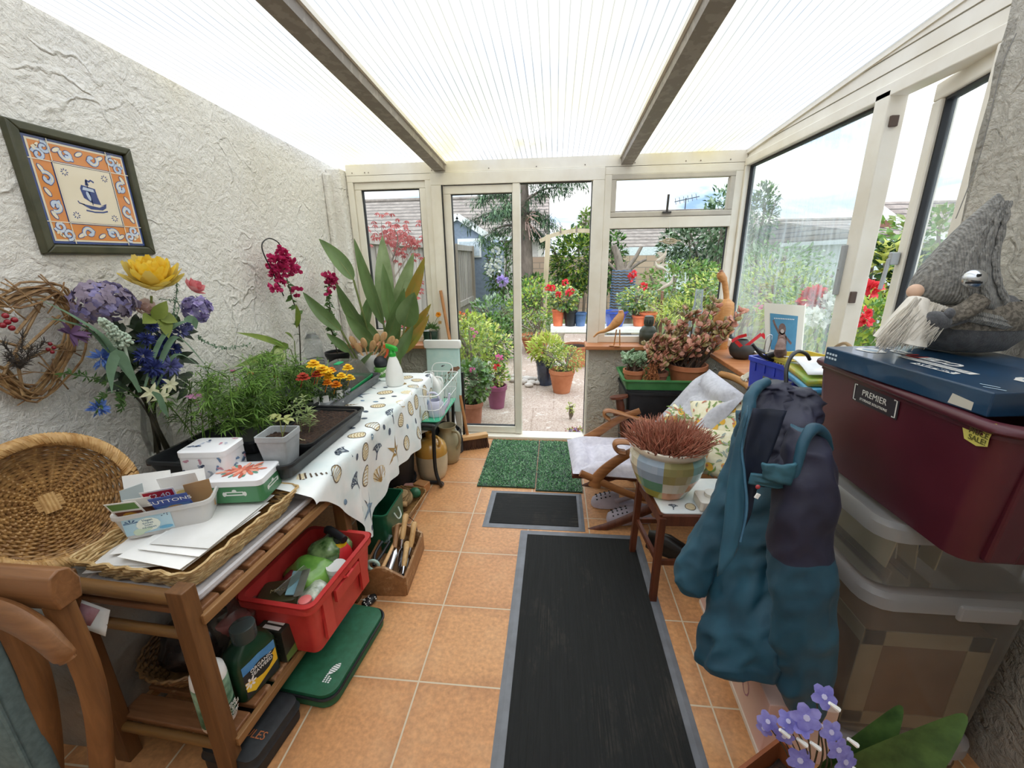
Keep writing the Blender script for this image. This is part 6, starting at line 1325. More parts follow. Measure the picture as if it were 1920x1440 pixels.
# floral cushions
m_flo = mat('cream_floral_cotton', 'e3dcb8', 'ece6cc', rough=.85, scale=40); fl_cols = [m_flo, m_paint('6f8a4a', '8fa563', .8, 40), m_paint('dba52f', 'e8bd55', .8), m_paint('b8674c', 'c98a6a', .8), m_paint('8f9c92', 'a9b3a6', .8)]
def fcushion(lab, ctr, u, v, su, sv, th, seed):
    u, v = V(u).normalized(), V(v).normalized(); n_ = u.cross(v).normalized(); v = n_.cross(u); ctr = V(ctr); N = 18; mb = MB()
    hh = lambda a, b: th*(max(0, (1-a*a)*(1-b*b)))**.45
    for s_ in (1, -1): mb.grid(lambda a, b: ctr+u*(su*(2*a-1)*(1-.07*(1-(2*b-1)**2)))+v*(sv*(2*b-1)*(1-.07*(1-(2*a-1)**2)))+n_*(s_*hh(2*a-1, 2*b-1)), N, N)
    f = lambda x, y, e: ctr+u*x+v*y+n_*(hh(x/su, y/sv)+e+.001); q = random.Random(seed)
    for i in range(70):
        x, y = q.uniform(-.85, .85)*su, q.uniform(-.85, .85)*sv; a = q.random()*6; mb.mi = q.choice((1, 1, 1, 4, 3)); L_ = q.uniform(.014, .026)
        stroke(mb, f, [(x+L_*cos(a+.25*k)*k/2, y+L_*sin(a+.25*k)*k/2) for k in range(4)], lambda t: .010*sin(pi*(.15+.8*t)), .0005)
    for i in range(7):
        x, y = q.uniform(-.75, .75)*su, q.uniform(-.75, .75)*sv; mb.mi = 2; blob(mb, f, x, y, .022, .016, q.random()*3, .001, 10); mb.mi = 3; blob(mb, f, x-.012, y+.004, .007, .006, 0, .0014, 7)
    return solo('floral_cushion', lab, 'cushion', mb, fl_cols, 'floral cushions on the reclining chair', ang=80)
fcushion('upper cream floral cushion leaning on the grey chair back', P(1350, 798, y=2.16)+V((.03, .02, .0)), (.8, -.55, .32), (.3, .55, .75), .19, .16, .05, 3)
fcushion('lower cream floral cushion, between the patchwork pot and the blue coat', P(1325, 850, y=2.02)+V((.04, .04, -.01)), (.75, -.5, .1), (.25, .5, .7), .17, .13, .05, 5)
fcushion('small cream cushion corner behind the rusty succulent', P(1268, 790, y=2.25), (.7, -.3, -.5), (.4, .5, .6), .07, .08, .03, 8)
solo('wooden_paddle', 'pale brown flat wooden bat leaning behind the patchwork pot', 'bat', MB().tube(bez([P(1290, 920, y=1.95), P(1308, 890, y=1.98), P(1326, 850, y=2.0)], 10), lambda t: .022-.013*t, 8, flat=(1.6, .5, (0, 1, 0))), m_handle)
# clogs
m_clog = mat('pale_mauve_rubber', 'b3aab4', 'c4bbc4', rough=.6, scale=12)
def clog(lab, loc, rz):
    T = thing('clog', lab, 'shoe', loc, rz, 'pair of clogs under the chair'); mb = MB()
    R_ = []
    for x, w_, h0 in ((-.135, .012, .03), (-.125, .034, .05), (-.09, .050, .068), (-.04, .052, .082), (.01, .046, .09), (.03, .044, .086)):
        R_.append([V((x, w_*cos(t), .004+h0*max(0, sin(t))**.8 if sin(t) > 0 else .004)) for t in [tau*i/20 for i in range(20)]])
    mb.loft(R_, (1, 1)); part('toe_box', mb, m_clog, T)
    o = [V((-.02, -.044, 0)), V((-.02, .044, 0)), V((.06, .036, 0)), V((.11, .04, 0)), V((.135, .022, 0)), V((.135, -.022, 0)), V((.11, -.04, 0)), V((.06, -.036, 0))]
    part('sole', MB().prism(o, (0, 0, .03)), m_clog, T, bevel=.006); part('heel_strap', MB().tube(bez([(.0, -.048, .06), (.07, -.045, .075), (.135, 0, .075), (.07, .045, .075), (.0, .048, .06)], 20), .010, 6, flat=(1.6, .5, (0, 0, 1))), m_clog, T)
    mb = MB()
    for i in range(4):
        for j in range(4-(i > 2)):
            x, y = -.105+.026*i, -.03+.02*j; hw = .0505 if i > 0 else .045; z = .004+(.066+.008*i)*max(0, 1-(y/hw)**2)**.4; mb.ell((x, y, z), (.0055, .0045, .004), 8, 5)
    part('vent_holes', mb, m_seal, T, kind='stuff'); return T
clog('pale mauve clog, the farther of the pair under the reclining chair', P(1150, 952, z=0)+V((.0, .03, 0)), .05); clog('pale mauve clog, the nearer of the pair under the reclining chair', P(1178, 970, z=0)+V((.0, -.035, 0)), .12)
T = thing('black_shoe', 'black shoe on the tiles beneath the wooden stool', 'shoe', (.63, 1.93, 0), 2.6); part('shoe_upper', MB().loft([[V((x, w_*cos(t), .015+h*max(0, sin(t)))) for t in [tau*i/16 for i in range(16)]] for x, w_, h in ((-.14, .015, .03), (-.12, .038, .045), (-.05, .045, .07), (.02, .04, .095), (.10, .036, .09), (.13, .02, .08))]), mat('black_leather', '171412', '241f1c', rough=.35), T); part('sole', MB().loft([[V((x, w_*s, z)) for s, z in ((-1, 0), (1, 0), (1, .018), (-1, .018))] for x, w_ in ((-.142, .02), (-.1, .046), (0, .042), (.1, .04), (.135, .024))]), m_seal, T)
# green tray on a black box, with pots
T = thing('storage_box', 'black plastic storage box under the green plant tray in the right corner', 'box', (.80, 3.03, 0)); mb = MB(); tub(mb, .30, .19, .60, .93, .006, .03, .01, lipz=.02); part('box_body', mb, m_black, T); part('lid', MB().loft([rring(0, 0, .598, .30, .19, .03), rring(0, 0, .612, .30, .19, .03)]), m_black, T)
m_gt = mat('leaf_green_plastic', '3f7a45', '4f8c54', rough=.4); T = thing('plant_tray', 'long green plastic plant tray of succulents below the right window', 'tray', (.79, 3.03, .613)); mb = MB(); tub(mb, .305, .185, .072, .95, .005, .02, .012, lipz=.01); part('tray_body', mb, m_gt, T)
tz = .62
pA = V((.56, 2.95, tz)); flower_pot('terracotta_pot', 'terracotta pot of the green jade plant at the left end of the green tray', pA, .075, .115, m_terra)
pB = V((.735, 2.98, tz)); flower_pot('terracotta_pot', 'small darker terracotta pot in the middle of the green tray', pB, .072, .095, m_terrad)
pC = V((.935, 2.99, tz)); flower_pot('terracotta_pot', 'widest terracotta pot at the right end of the green tray', pC, .135, .15, m_terra, .035)
m_jg = mat('jade_green', '6f8f68', '9db592', rough=.35, scale=20, leaf=.1); m_jr = mat('jade_bronze', 'b26e56', 'd6a189', rough=.35, scale=14, leaf=.15); m_jb = mat('jade_olive', '7d6e3e', 'a08c58', rough=.4, scale=14, leaf=.15); m_jst = mat('jade_stem', '4a3a30', '6d594a', rough=.8)
def jade(name, lab, c, n, spread, h, mats, seed, ls=.022, lean=(0, 0)):
    T = thing(name, lab, 'plant', c); q = random.Random(seed); mb = MB(); st = MB()
    for i in range(n):
        a = q.random()*tau; r = spread*math.sqrt(q.random()); tip = V((r*cos(a)+lean[0]*q.uniform(.4, 1), r*sin(a)*.8+lean[1], h*q.uniform(.45, 1)*(1-.35*(r/spread)**2))); b = V((q.gauss(0, .02), q.gauss(0, .02), 0)); cv = bez([b, b.lerp(tip, .5)+V((q.gauss(0, .02), q.gauss(0, .02), .02)), tip], 8); st.tube(cv, lambda t: .0065-.004*t, 5)
        for k, cc in enumerate(cv[3:]):
            for j in range(5 if k > 3 else q.randrange(3)):
                d = V((q.gauss(0, 1), q.gauss(0, 1), q.uniform(.0, 1.3))).normalized(); s_ = d.orthogonal().normalized(); n_ = s_.cross(d); mb.mi = q.randrange(len(mats)); mb.ell(cc+d*ls*.75, (ls*.52, ls*.16, ls*.66), 7, 5, Mx((s_, n_, d)).transposed())
    part('stems', st, m_jst, T); part('leaves', mb, mats, T); return T
jade('jade_plant', 'bushy green jade plant in the left pot of the green tray', pA+V((0, 0, .085)), 26, .085, .17, [m_jg], 5, .026)
jade('jade_plant', 'bronze jade plant in the middle pot of the green tray', pB+V((0, 0, .07)), 30, .15, .32, [m_jr, m_jb], 6, .030)
jade('jade_plant', 'tall bronze and olive jade plant in the widest terracotta pot', pC+V((-.05, 0, .115)), 42, .24, .36, [m_jr, m_jr, m_jb], 7, .032)
jade('jade_plant', 'leggy reddish jade branches rising right of the widest terracotta pot', pC+V((.05, .0, .115)), 15, .16, .60, [m_jr, m_jb], 8, .036, (.15, .0))
T = thing('dried_succulent', 'dried orange curly succulent between the terracotta pots at the front of the green tray', 'plant', (.655, 2.90, tz)); mb = MB(); q = random.Random(9)
for i in range(60):
    a = q.random()*tau; tip = V((.06*cos(a)*q.random()+.02, .045*sin(a)*q.random(), q.uniform(.05, .19))); cv = bez([V((q.gauss(0, .012), q.gauss(0, .012), 0)), tip*.5+V((q.gauss(0, .02), q.gauss(0, .02), .02)), tip], 6); mb.tube(cv, .0018, 4)
    for cc in cv[2:]: mb.leaf(cc, (q.gauss(0, 1), q.gauss(0, 1), q.gauss(.2, 1)), (q.gauss(0, 1), 0, 1), .016, .013, .6, .3, 2)
part('curled_leaves', mb, mat('dry_orange', 'a5623a', 'cf9060', rough=.7, leaf=.15), T)
# turned bobbin post leaning in the corner
T = thing('wooden_bobbin', 'dark turned wooden bobbin with two round discs leaning against the black storage box', 'bobbin', (.50, 2.72, 0)); b_, t_ = V((.55, 2.70, .004)), P(1160, 742, y=2.80); ax = (t_-b_).normalized(); L_ = (t_-b_).length
part('shaft', MB().tube([b_+ax*(L_*k) for k in (0, .3, .6, .82, .86, .95, 1)], [.026, .032, .03, .022, .030, .026, .028], 12), m_chw, T, world=True)
for k, r_ in ((.80, .058), (.985, .062)): part('disc', MB().tube([b_+ax*(L_*k-.008), b_+ax*(L_*k+.008)], r_, 20), m_chw, T, world=True)
# ---------------------------------------------------------------- sill ornaments
SZ = .84
m_orn = wood('honey_carved_wood', 'b0703a', 'd6a063', 'x', .4)
c = P(1155, 650, z=SZ); T = thing('wooden_goose', 'carved honey wood goose bending its neck down at the left end of the right sill', 'ornament', c); g = lambda px, py, d=0: P(px, py, y=c.y+d)
mb = MB().tube(bez([g(1113, 632), g(1122, 624), g(1135, 620), g(1148, 612), g(1158, 602), g(1164, 590), g(1164, 582)], 24), lambda t: .006+.012*min(1, t*2.2)+.022*math.exp(-((t-.66)/.2)**2)*(1 if t < .97 else .6), 12, flat=(1, .9, (0, 1, 0))); part('goose_body', mb, m_orn, T, world=True)
for a, b in (((1156, 618), (1151, 640)), ((1162, 618), (1162, 641))): part('leg', MB().tube([g(*a), P(b[0], b[1]+7, z=SZ+.004)], .0045, 6), m_orn, T, world=True); part('foot', MB().ell(P(b[0]-4, b[1]+8, z=SZ+.005), (.022, .014, .005), 10, 6), m_orn, T, world=True)
c = V((1.12, 3.19, SZ)); T = thing('wooden_duck', 'tall carved honey wood duck standing among the jade branches at the window corner', 'ornament', c); g = lambda px, py, d=0: P(px, py, y=c.y+d)
mb = MB().tube(bez([g(1350, 672), g(1348, 640), g(1352, 610), g(1358, 585), g(1362, 560), g(1360, 540), g(1358, 528), g(1352, 517), g(1350, 510)], 26), lambda t: (.055*sin(pi*min(1, .15+t*1.3)) if t < .5 else .0)*.9+.020+(.008 if .78 < t < .95 else 0), 14); part('duck_body', mb, m_orn, T, world=True); part('bill', MB().loft([[g(1353, 520)+V((0, dy, dz)) for dy, dz in ((-.012, 0), (.012, 0), (0, .012))], [g(1345, 523)+V((0, dy, dz)) for dy, dz in ((-.012, 0), (.012, 0), (0, .004))]]), wood('dark_carved_wood', '6a3d22', '8a5530', 'x', .4), T, world=True); part('crown', MB().ell(g(1352, 512), (.016, .018, .024), 10, 8), wood('dark_carved_wood', '6a3d22', '8a5530', 'x', .4), T, world=True)
c = P(1345, 640, z=SZ); c = V((1.06, 3.30, SZ)); T = thing('glass_chimney', 'clear glass oil lamp chimney beside the wooden duck', 'lamp glass', c); part('glass_body', MB().lathe([(.03, 0), (.035, .06), (.052, .12), (.056, .17), (.045, .24), (.030, .31), (.028, .42)], 22, cap=(0, 0)), glass('chimney_glass', (.93, .96, .97), .5, .05, .18, 'dfe9f2'), T)
c = P(1237, 645, z=SZ); c = V((.72, 3.33, SZ)); T = thing('metal_lantern', 'dark green ribbed metal lantern behind the jade plants on the right sill', 'lantern', c); part('lantern_body', MB().lathe([(.062, 0), (.064, .05), (.066, .052), (.066, .09), (.064, .092), (.064, .105), (.048, .135), (.034, .145), (.034, .155), (.038, .157), (.038, .20), (.034, .205), (.034, .215), (.025, .222)], 24, cap=(1, 1)), mat('dark_green_metal', '33382e', '4a5042', rough=.45), T); part('window_band', MB().lathe([(.0345, .16), (.0385, .165), (.0385, .195), (.0345, .2)], 12, cap=(0, 0)), m_blackmetal, T)
# seagull mobile
m_gull = mat('driftwood_white', 'd9cfbe', 'efe8dc', rough=.8, scale=20); T = thing('seagull_mobile', 'hanging mobile of three white wooden seagulls under a driftwood oval in the right window', 'mobile', P(1253, 545, y=3.37)); g = lambda px, py, d=0: P(px, py, y=3.37+d)
part('string', MB().tube([g(1256, 412), g(1255, 452), g(1245, 480), g(1243, 505), g(1258, 530)], .0012, 4), m_white, T, world=True)
mb = MB().tube([g(1256, 452)+V((.046*cos(tau*i/24), .01*sin(tau*i/24), .016*sin(tau*i/24))) for i in range(24)], .007, 6, closed=True); mb.tube([g(1236, 453), g(1276, 451)], .005, 6); part('oval', mb, mat('driftwood', 'a89a80', 'c4b8a0', rough=.9), T, world=True)
for body, wing in ((((1230, 489), (1238, 486), (1247, 477), (1249, 467)), ((1240, 483), (1231, 474), (1237, 471), (1246, 476))), (((1229, 490), (1232, 500), (1243, 503), (1252, 511)), ((1233, 497), (1243, 494), (1254, 495), (1240, 502))), (((1235, 544), (1245, 538), (1258, 530), (1262, 516)), ((1254, 532), (1243, 527), (1237, 530), (1248, 537)))):
    mb = MB().tube(bez([g(*p) for p in body], 12), lambda t: .004+.010*sin(pi*min(1, t*1.1)), 8); mb.prism([g(*p, -.004) for p in wing], (0, .006, 0)); mb.tube([g(*body[-1]), g(body[-1][0]+6, body[-1][1]+2)], [.004, .001], 6); part('seagull', mb, m_gull, T, world=True)
# black ball vase with red ribbon, doily shell
c = P(1388, 672, z=SZ); T = thing('black_vase', 'round black vase tied with red ribbon on the right window sill', 'vase', c); part('vase_body', MB().lathe([(.04, 0), (.066, .025), (.078, .065), (.066, .10), (.035, .118), (.03, .128), (.025, .125)], 26), mat('black_stoneware', '2d2d2b', '3d3c39', rough=.6), T); mb = MB(); q = random.Random(3)
for a, b in (((1385, 632), (1372, 640)), ((1385, 632), (1400, 628)), ((1395, 652), (1428, 626)), ((1428, 626), (1436, 634)), ((1390, 650), (1380, 640))): A_, B_ = P(*a, y=c.y-.06), P(*b, y=c.y-.07); mb.beam(A_, B_, .022, .002, (0, 1, .3))
part('ribbon', mb, mat('red_ribbon', 'c21a26', 'd93a3e', rough=.5), T, world=True)
c = P(1400, 682, z=SZ); T = thing('shell_dish', 'pale ribbed shell with a beaded edge on the sill behind the blue crate', 'shell', (1.12, 2.33, SZ)); mb = MB(); mb.grid(lambda u, v: V(((.03+.06*v)*cos(pi*u*1.1), (.03+.06*v)*sin(pi*u*1.1), .055*(1-v)**.6+.004*sin(u*40)*v)), 40, 10); part('shell_body', mb, mat('shell_buff', 'b7b09a', 'd3ccb8', rough=.5), T, solid=.004); mb = MB(); [mb.ell((.09*cos(pi*1.1*i/16), .09*sin(pi*1.1*i/16), .006), .008, 6, 5) for i in range(17)]; part('beaded_edge', mb, mat('cream_beads', 'ddd6c2'), T)
# blue crate
m_blue = mat('cobalt_plastic', '2b3aa8', '3546bd', rough=.35); T = thing('blue_crate', 'cobalt blue plastic crate of oddments on the right window sill', 'crate', (1.165, 2.10, SZ), .30); mb = MB(); tub(mb, .15, .14, .17, .95, .006, .015, .008, lipz=.02); part('crate_body', mb, m_blue, T); mb = MB()
for i in range(5): mb.box((-.12+.06*i, -.141, .125), (.008, .012, .04))
for i in range(4): mb.box((-.147, -.09+.06*i, .125), (.012, .008, .04))
mb.mi = 1; mb.box((-.05, -.139, .07), (.08, .006, .045)); mb.box((-.1465, .0, .07), (.004, .07, .045)); part('ribs', mb, [m_blue, m_paint('6b6a55')], T, smooth=False)
T2 = thing('yellow_basket', 'small yellow slotted plastic basket standing in the blue crate', 'basket', (1.165, 2.09, SZ+.075), .30); mb = MB(); tub(mb, .12, .08, .12, .95, .004, .012, .005); part('basket_body', mb, m_paint('d9c24a', 'e5d066'), T2); mb = MB(); [mb.box((-.1+.018*i, -.081, .06), (.006, .003, .07)) for i in range(12)]; [mb.box((-.121, -.06+.018*i, .06), (.003, .006, .07)) for i in range(8)]; part('slots', mb, m_paint('6e5f1f'), T2, smooth=False, kind='stuff')
bcp = lambda px, py, y=2.08: P(px, py, y=y)
T = thing('binder_clip', 'black binder clip with silver loops standing up from the blue crate', 'clip', bcp(1440, 668)); part('clip_body', MB().tube([bcp(1437, 668), bcp(1452, 664)], .014, 8), m_black, T, world=True); part('loop', MB().tube(bez([bcp(1432, 658), bcp(1438, 632), bcp(1447, 628), bcp(1446, 640), bcp(1440, 660)], 14), .002, 5), m_metal, T, world=True)
T = thing('garden_snips', 'black handled snips sticking out of the blue crate toward the black vase', 'tool', bcp(1425, 668)); part('handles', MB().tube(bez([bcp(1410, 645), bcp(1418, 655), bcp(1430, 668), bcp(1450, 676)], 10), .008, 6), m_black, T, world=True)
T = thing('otter_figure', 'small brown standing otter figure in front of the greeting card', 'figurine', bcp(1470, 672, 2.16)); part('otter_body', MB().tube(bez([bcp(1464, 672, 2.16), bcp(1463, 655, 2.02), bcp(1465, 640, 2.16), bcp(1467, 630, 2.16)], 12), [.022, .024, .026, .026, .024, .022, .02, .018, .017, .017, .017, .012, .006][:13], 10), mat('otter_brown', '6a5149', '8a7069', rough=.8, scale=40), T, world=True)
# greeting card
cy_ = 2.36; T = thing('greeting_card', 'cream greeting card with a blue picture of an otter, standing behind the blue crate', 'card', P(1468, 668, y=cy_)); a, b, c2, d2 = P(1436, 668, y=cy_), P(1500, 672, y=cy_), P(1508, 573, y=cy_), P(1433, 568, y=cy_); mb = MB().prism([a, b, c2, d2], (0, .003, 0)); mb.prism([b, b+V((.06, .10, 0)), c2+V((.06, .10, 0)), c2], (.003, 0, 0)); part('card_sheet', mb, m_paint('efe9d8'), T, world=True, smooth=False)
cf = lambda u, v, e: (a*(1-u)+b*u)*(1-v)+(d2*(1-u)+c2*u)*v+V((0, -.001-e, 0)); mb = MB(); mb.poly([cf(*p, .0005) for p in ((.14, .14), (.84, .12), (.86, .80), (.14, .82))]); pc_ = part('picture', mb, m_paint('4f8fb0', '5b9aba'), T, world=True, smooth=False)
mb = MB(); blob(mb, cf, .46, .3, .13, .22, 0, .001); blob(mb, cf, .46, .54, .10, .11, 0, .001); stroke(mb, cf, [(.38, .45), (.26, .62), (.22, .70)], .05, .001); stroke(mb, cf, [(.55, .4), (.68, .3), (.72, .27)], .05, .001); mb.mi = 1; blob(mb, cf, .46, .50, .05, .04, 0, .0014); part('otter_print', mb, [mat('otter_brown', '6a5149'), m_paint('c9bdb4')], pc_, world=True, smooth=False)
mb = MB(); [stroke(mb, cf, [(.24+.045*k, .73), (.24+.045*k+.03, .735)], .018, .0012) for k in range(12)]; part('small_print', mb, m_white, pc_, world=True, smooth=False)
# prints / books leaning and basket handle
for i, (c_, l_) in enumerate((('4fa3c9', 'bright blue covered book, lowest of those behind the game box'), ('6fae4a', 'green and yellow covered book behind the game box'), ('e9edf0', 'white curved paper lying on the books behind the game box'))):
    y0, z0 = 1.72, .965+.033*i
    mb = MB(); mb.grid(lambda u, v: V((1.02+.26*u, y0+.015*i+.2*v, z0+.02*sin(pi*v)*(1 if i == 2 else .1)+.10*v*.3)), 6, 8)
    solo('book', l_, 'book', mb, mat('cover_%d' % i, c_, {0: '2f7fb0', 1: 'e0b53a', 2: 'f6f7f8'}[i], rough=.3, scale=9, coat=.4), 'books behind the game box', solid=.025 if i < 2 else .003)
T = thing('basket_with_handle', 'basket with an arched brown cane handle on the sill behind the gnome', 'basket', (1.17, 1.80, SZ)); mb = MB()
for k in range(9): mb.tube([p+V((0, 0, .003*sin(i*2+k*pi))) for i, p in enumerate(rring(0, 0, .01+.016*k, .09, .10, .04, 10))], .007, 5, closed=True)
part('woven_sides', mb, m_wick, T); part('handle', MB().tube(bez([(-.02, -.09, .15), (.0, -.085, .25), (0, 0, .31), (0, .085, .25), (-.0, .09, .15)], 20), .007, 8), mat('cane_brown', '8a6f4a', 'a68a60', rough=.5), T)
# ================================================================ STORAGE STACK
def clearplastic(name, tint, haze, hc): return glass(name, tint, .25, .12, haze, hc)
m_clear = clearplastic('clear_box_plastic', (.88, .88, .86), .34, 'c9c6c0'); m_lid = clearplastic('cloudy_lid_plastic', (.9, .9, .9), .62, 'e4e4e4')
def clearbox(name, lab, z0, h, x0, x1, y0, y1, tp=.90):
    T = thing(name, lab, 'box', ((x0+x1)/2, (y0+y1)/2, z0)); hx, hy = (x1-x0)/2, (y1-y0)/2
    mb = MB().loft([rring(0, 0, 0, hx*tp, hy*tp, .05), rring(0, 0, h-.05, hx-.012, hy-.012, .06)], (1, 0)); part('box_body', mb, m_clear, T)
    part('lid', MB().loft([rring(0, 0, h-.055, hx-.004, hy-.004, .06), rring(0, 0, h-.05, hx+.004, hy+.004, .065), rring(0, 0, h-.015, hx+.004, hy+.004, .065), rring(0, 0, h-.004, hx-.008, hy-.008, .06), rring(0, 0, h-.012, hx-.03, hy-.03, .05)], (0, 1)), m_lid, T)
    for sy in (-1, 1): part('clip', MB().box((.06, sy*(hy+.006), h-.04), (.14, .014, .045)), m_lid, T, smooth=False, bevel=.005)
    return T
clearbox('storage_box', 'shallow clear plastic box on the floor at the bottom of the stack', 0, .11, .845, 1.255, 1.0, 1.45, .95)
clearbox('storage_box', 'deep clear plastic box with a taped cardboard carton inside, behind the jacket', .112, .535, .835, 1.275, .985, 1.46, .86)
clearbox('storage_box', 'clear plastic box of papers directly under the burgundy box', .648, .195, .84, 1.27, 1.0, 1.46, .93)
T = thing('cardboard_carton', 'brown cardboard carton with cream tape inside the deep clear box', 'box', (1.055, 1.21, .125)); part('carton_body', MB().box((0, .0, .175), (.33, .34, .35)), mat('brown_card', '8a6644', '9c7753', rough=.8), T, smooth=False); mb = MB()
for c_, s_ in (((0, -.1715, .325), (.332, .003, .05)), ((0, -.1715, .02), (.332, .003, .05)), ((-.14, -.1715, .175), (.06, .003, .35)), ((.14, -.1715, .175), (.06, .003, .35)), ((-.1665, 0, .33), (.003, .342, .05)), ((-.1665, 0, .02), (.003, .342, .05))): mb.box(c_, s_)
part('tape', mb, m_paint('b8a782', 'c4b491'), T, smooth=False)
T = thing('paper_bundle', 'bundle of cream papers and dark folders inside the upper clear box', 'papers', (.98, 1.2, .665)); mb = MB(); q = random.Random(2)
for i in range(7): mb.mi = i % 3; mb.box((-.06+.02*i, .02*(i % 3), .06), (.004, .28, .11), rot(0, q.uniform(-.15, .15), 0))
part('sheets', mb, [m_paint('cfc5a6'), m_paint('3a4350'), m_paint('e0dccb')], T, smooth=False)
# burgundy box
m_burg = mat('burgundy_plastic', '4a1a25', '54202b', rough=.32, scale=6); bx0, bx1, by0, by1 = .845, 1.265, .815, 1.465
T = thing('burgundy_box', 'large burgundy plastic storage box labelled PREMIER, on top of the clear boxes', 'box', ((bx0+bx1)/2, (by0+by1)/2, .848)); hx, hy = (bx1-bx0)/2, (by1-by0)/2
mb = MB(); tub(mb, hx-.02, hy-.02, .325, .90, .005, .045, .004, lipz=.03); part('box_body', mb, m_burg, T)
mb = MB().loft([rring(0, 0, z, hx+k, hy+k, .055, 6) for z, k in ((.306, -.016), (.307, -.006), (.313, -.002), (.321, -.003), (.327, -.009), (.328, -.022))], (0, 0)); part('rim', mb, m_burg, T)
mb = MB()
for y in (): mb.loft([[V((-hx*s-.004, y+dy*w_, z)) for dy in (-1, 1)]+[V((-hx*s+.02, y+dy*w_, z)) for dy in (1, -1)] for z, s, w_ in ((.01, .875, .03), (.28, .94, .035))])
for x in (-.10, .06): mb.loft([[V((x+dx*w_, -hy*s-.003, z)) for dx in (-1, 1)]+[V((x+dx*w_, -hy*s+.02, z)) for dx in (1, -1)] for z, s, w_ in ((.01, .885, .03), (.28, .95, .035))])
part('ribs', mb, m_burg, T, smooth=False, bevel=.006)
bs = lambda u, v, e: V((-hx*(.815+.11*(.04+v)/.3)-.030-e, -u, v+.0))   # side face map: u toward the camera
slope = lambda u, v, e: PM['burgundy_box'].inverted() @ V((0, 0, 0))
def face(u, v, e=0): t = v/.325; x = -(hx-.02)*(.90+.10*t)-.002-e; return V((x, u, v))
lf_ = lambda px, py: PM['burgundy_box'].inverted() @ P(px, py, x=.862)
l0, l1, l2, l3 = lf_(1596, 764), lf_(1684, 780), lf_(1685, 740), lf_(1597, 717); ctr = (l0+l1+l2+l3)/4; uy = (l1-l0).normalized(); uy = V((0, -1, 0)); uz = V((-.035, 0, 1)).normalized(); hw = abs(l1.y-l0.y)/2+.002; hh = .026
lx = lambda v: face(0, v).x-.001; lm = lambda u, v, e: V((lx(ctr.z+v)-e, ctr.y-u, ctr.z+v))
mb = MB().poly([lm(*p, .001) for p in ((-hw, -hh), (hw, -hh), (hw, hh), (-hw, hh))]); mb.mi = 1
for s in (-1, 1): stroke(mb, lm, [(s*hw*.8, -hh*.85), (s*hw*.92, -hh*.85), (s*hw*.92, hh*.85), (s*hw*.8, hh*.85)], .004, .002)
lb_ = part('label', mb, [m_paint('2b2830'), m_paint('e4e2da')], T, smooth=False, label='dark label lettered PREMIER STORAGE SOLUTIONS')
text('lettering', 'PREMIER', lb_, m_paint('e4e2da'), .0235, lm(0, .006, .0025), (0, -1, 0), uz, sp=1.05); text('lettering', 'STORAGE SOLUTIONS', lb_, m_paint('e4e2da'), .0098, lm(0, -.014, .0025), (0, -1, 0), uz, sp=1.05)
pt = [lf_(*p) for p in ((1803, 785), (1872, 795), (1855, 822), (1850, 838), (1828, 836), (1806, 822))]; mb = MB().poly([V((lx(p.z)-.0015, p.y, p.z)) for p in pt]); st_ = part('price_sticker', mb, m_paint('cfc75e', 'd8d070'), T, smooth=False, label='yellow half-price sale sticker')
sc = sum((Vp for Vp in pt), V())/6
for s_, dz in (('1/2', .018), ('PRICE', .004), ('SALE!', -.010)): text('lettering', s_, st_, m_paint('5c5a2c'), .016, V((lx(sc.z+dz)-.003, sc.y, sc.z+dz)), (0, -1, 0), uz)
# board game
gx0, gx1, gy0, gy1 = .845, 1.105, .90, 1.36; T = thing('board_game', 'flat dark blue board game box lettered CLUEDO across the burgundy box', 'board game', ((gx0+gx1)/2, (gy0+gy1)/2, 1.177), .11)
m_game = mat('game_box_blue', '123049', '1d4566', rough=.3, scale=4, coat=.3); part('box_body', MB().box((0, 0, .026), (gx1-gx0, gy1-gy0, .052)), m_game, T, smooth=False, bevel=.003)
gt = lambda u, v, e: V((-(gx1-gx0)/2+v, -u, .0525+e)); mb = MB()   # u toward camera, v away from the aisle
mb.poly([gt(*p, .0006) for p in ((-.09, .088), (.10, .088), (.10, .112), (-.09, .112))]); mb.poly([gt(*p, .0006) for p in ((-.015, .055), (.095, .055), (.09, .078), (-.01, .078))])
for cx__, cy__ in ((-.165, .08), (.165, .165)): blob(mb, gt, cx__, cy__, .036, .030, .2, .0006, 14, lambda t: 1+.10*sin(5*t))
mb.poly([gt(*p, .0006) for p in ((-.215, .135), (-.17, .15), (-.17, .162), (-.215, .15))]); mb.mi = 1; blob(mb, gt, -.165, .08, .022, .016, .2, .001); blob(mb, gt, .165, .165, .023, .018, .2, .001); mb.mi = 2; stroke(mb, gt, [(.19, .02), (.22, .035)], .004, .0008); stroke(mb, gt, [(.17, .035), (.20, .045)], .004, .0008)
pr_ = part('print', mb, [m_paint('e6e4de'), m_paint('8fa6b8'), m_paint('b9d4e4')], T, smooth=False)
for i, ch in enumerate('CLUEDO'): text('lettering', ch, pr_, m_paint('c3372b') if ch == 'U' else m_white, .054 if ch == 'U' else .047, gt(-.145+.031*i, .138 if ch != 'U' else .133, .001), (0, -1, 0), (1, 0, 0), xs=1.15, bold=.0012)
text('lettering', 'SUPER', pr_, m_paint('26405a'), .026, gt(.04, .0665, .0012), (0, -1, 0), (1, 0, 0), xs=1.25); mb = MB(); [stroke(mb, gt, [(-.08+.0125*k, .093), (-.08+.0125*k, .107)], .006, .0012) for k in range(14)]; part('small_print', mb, m_paint('aeb4b8'), pr_, smooth=False)
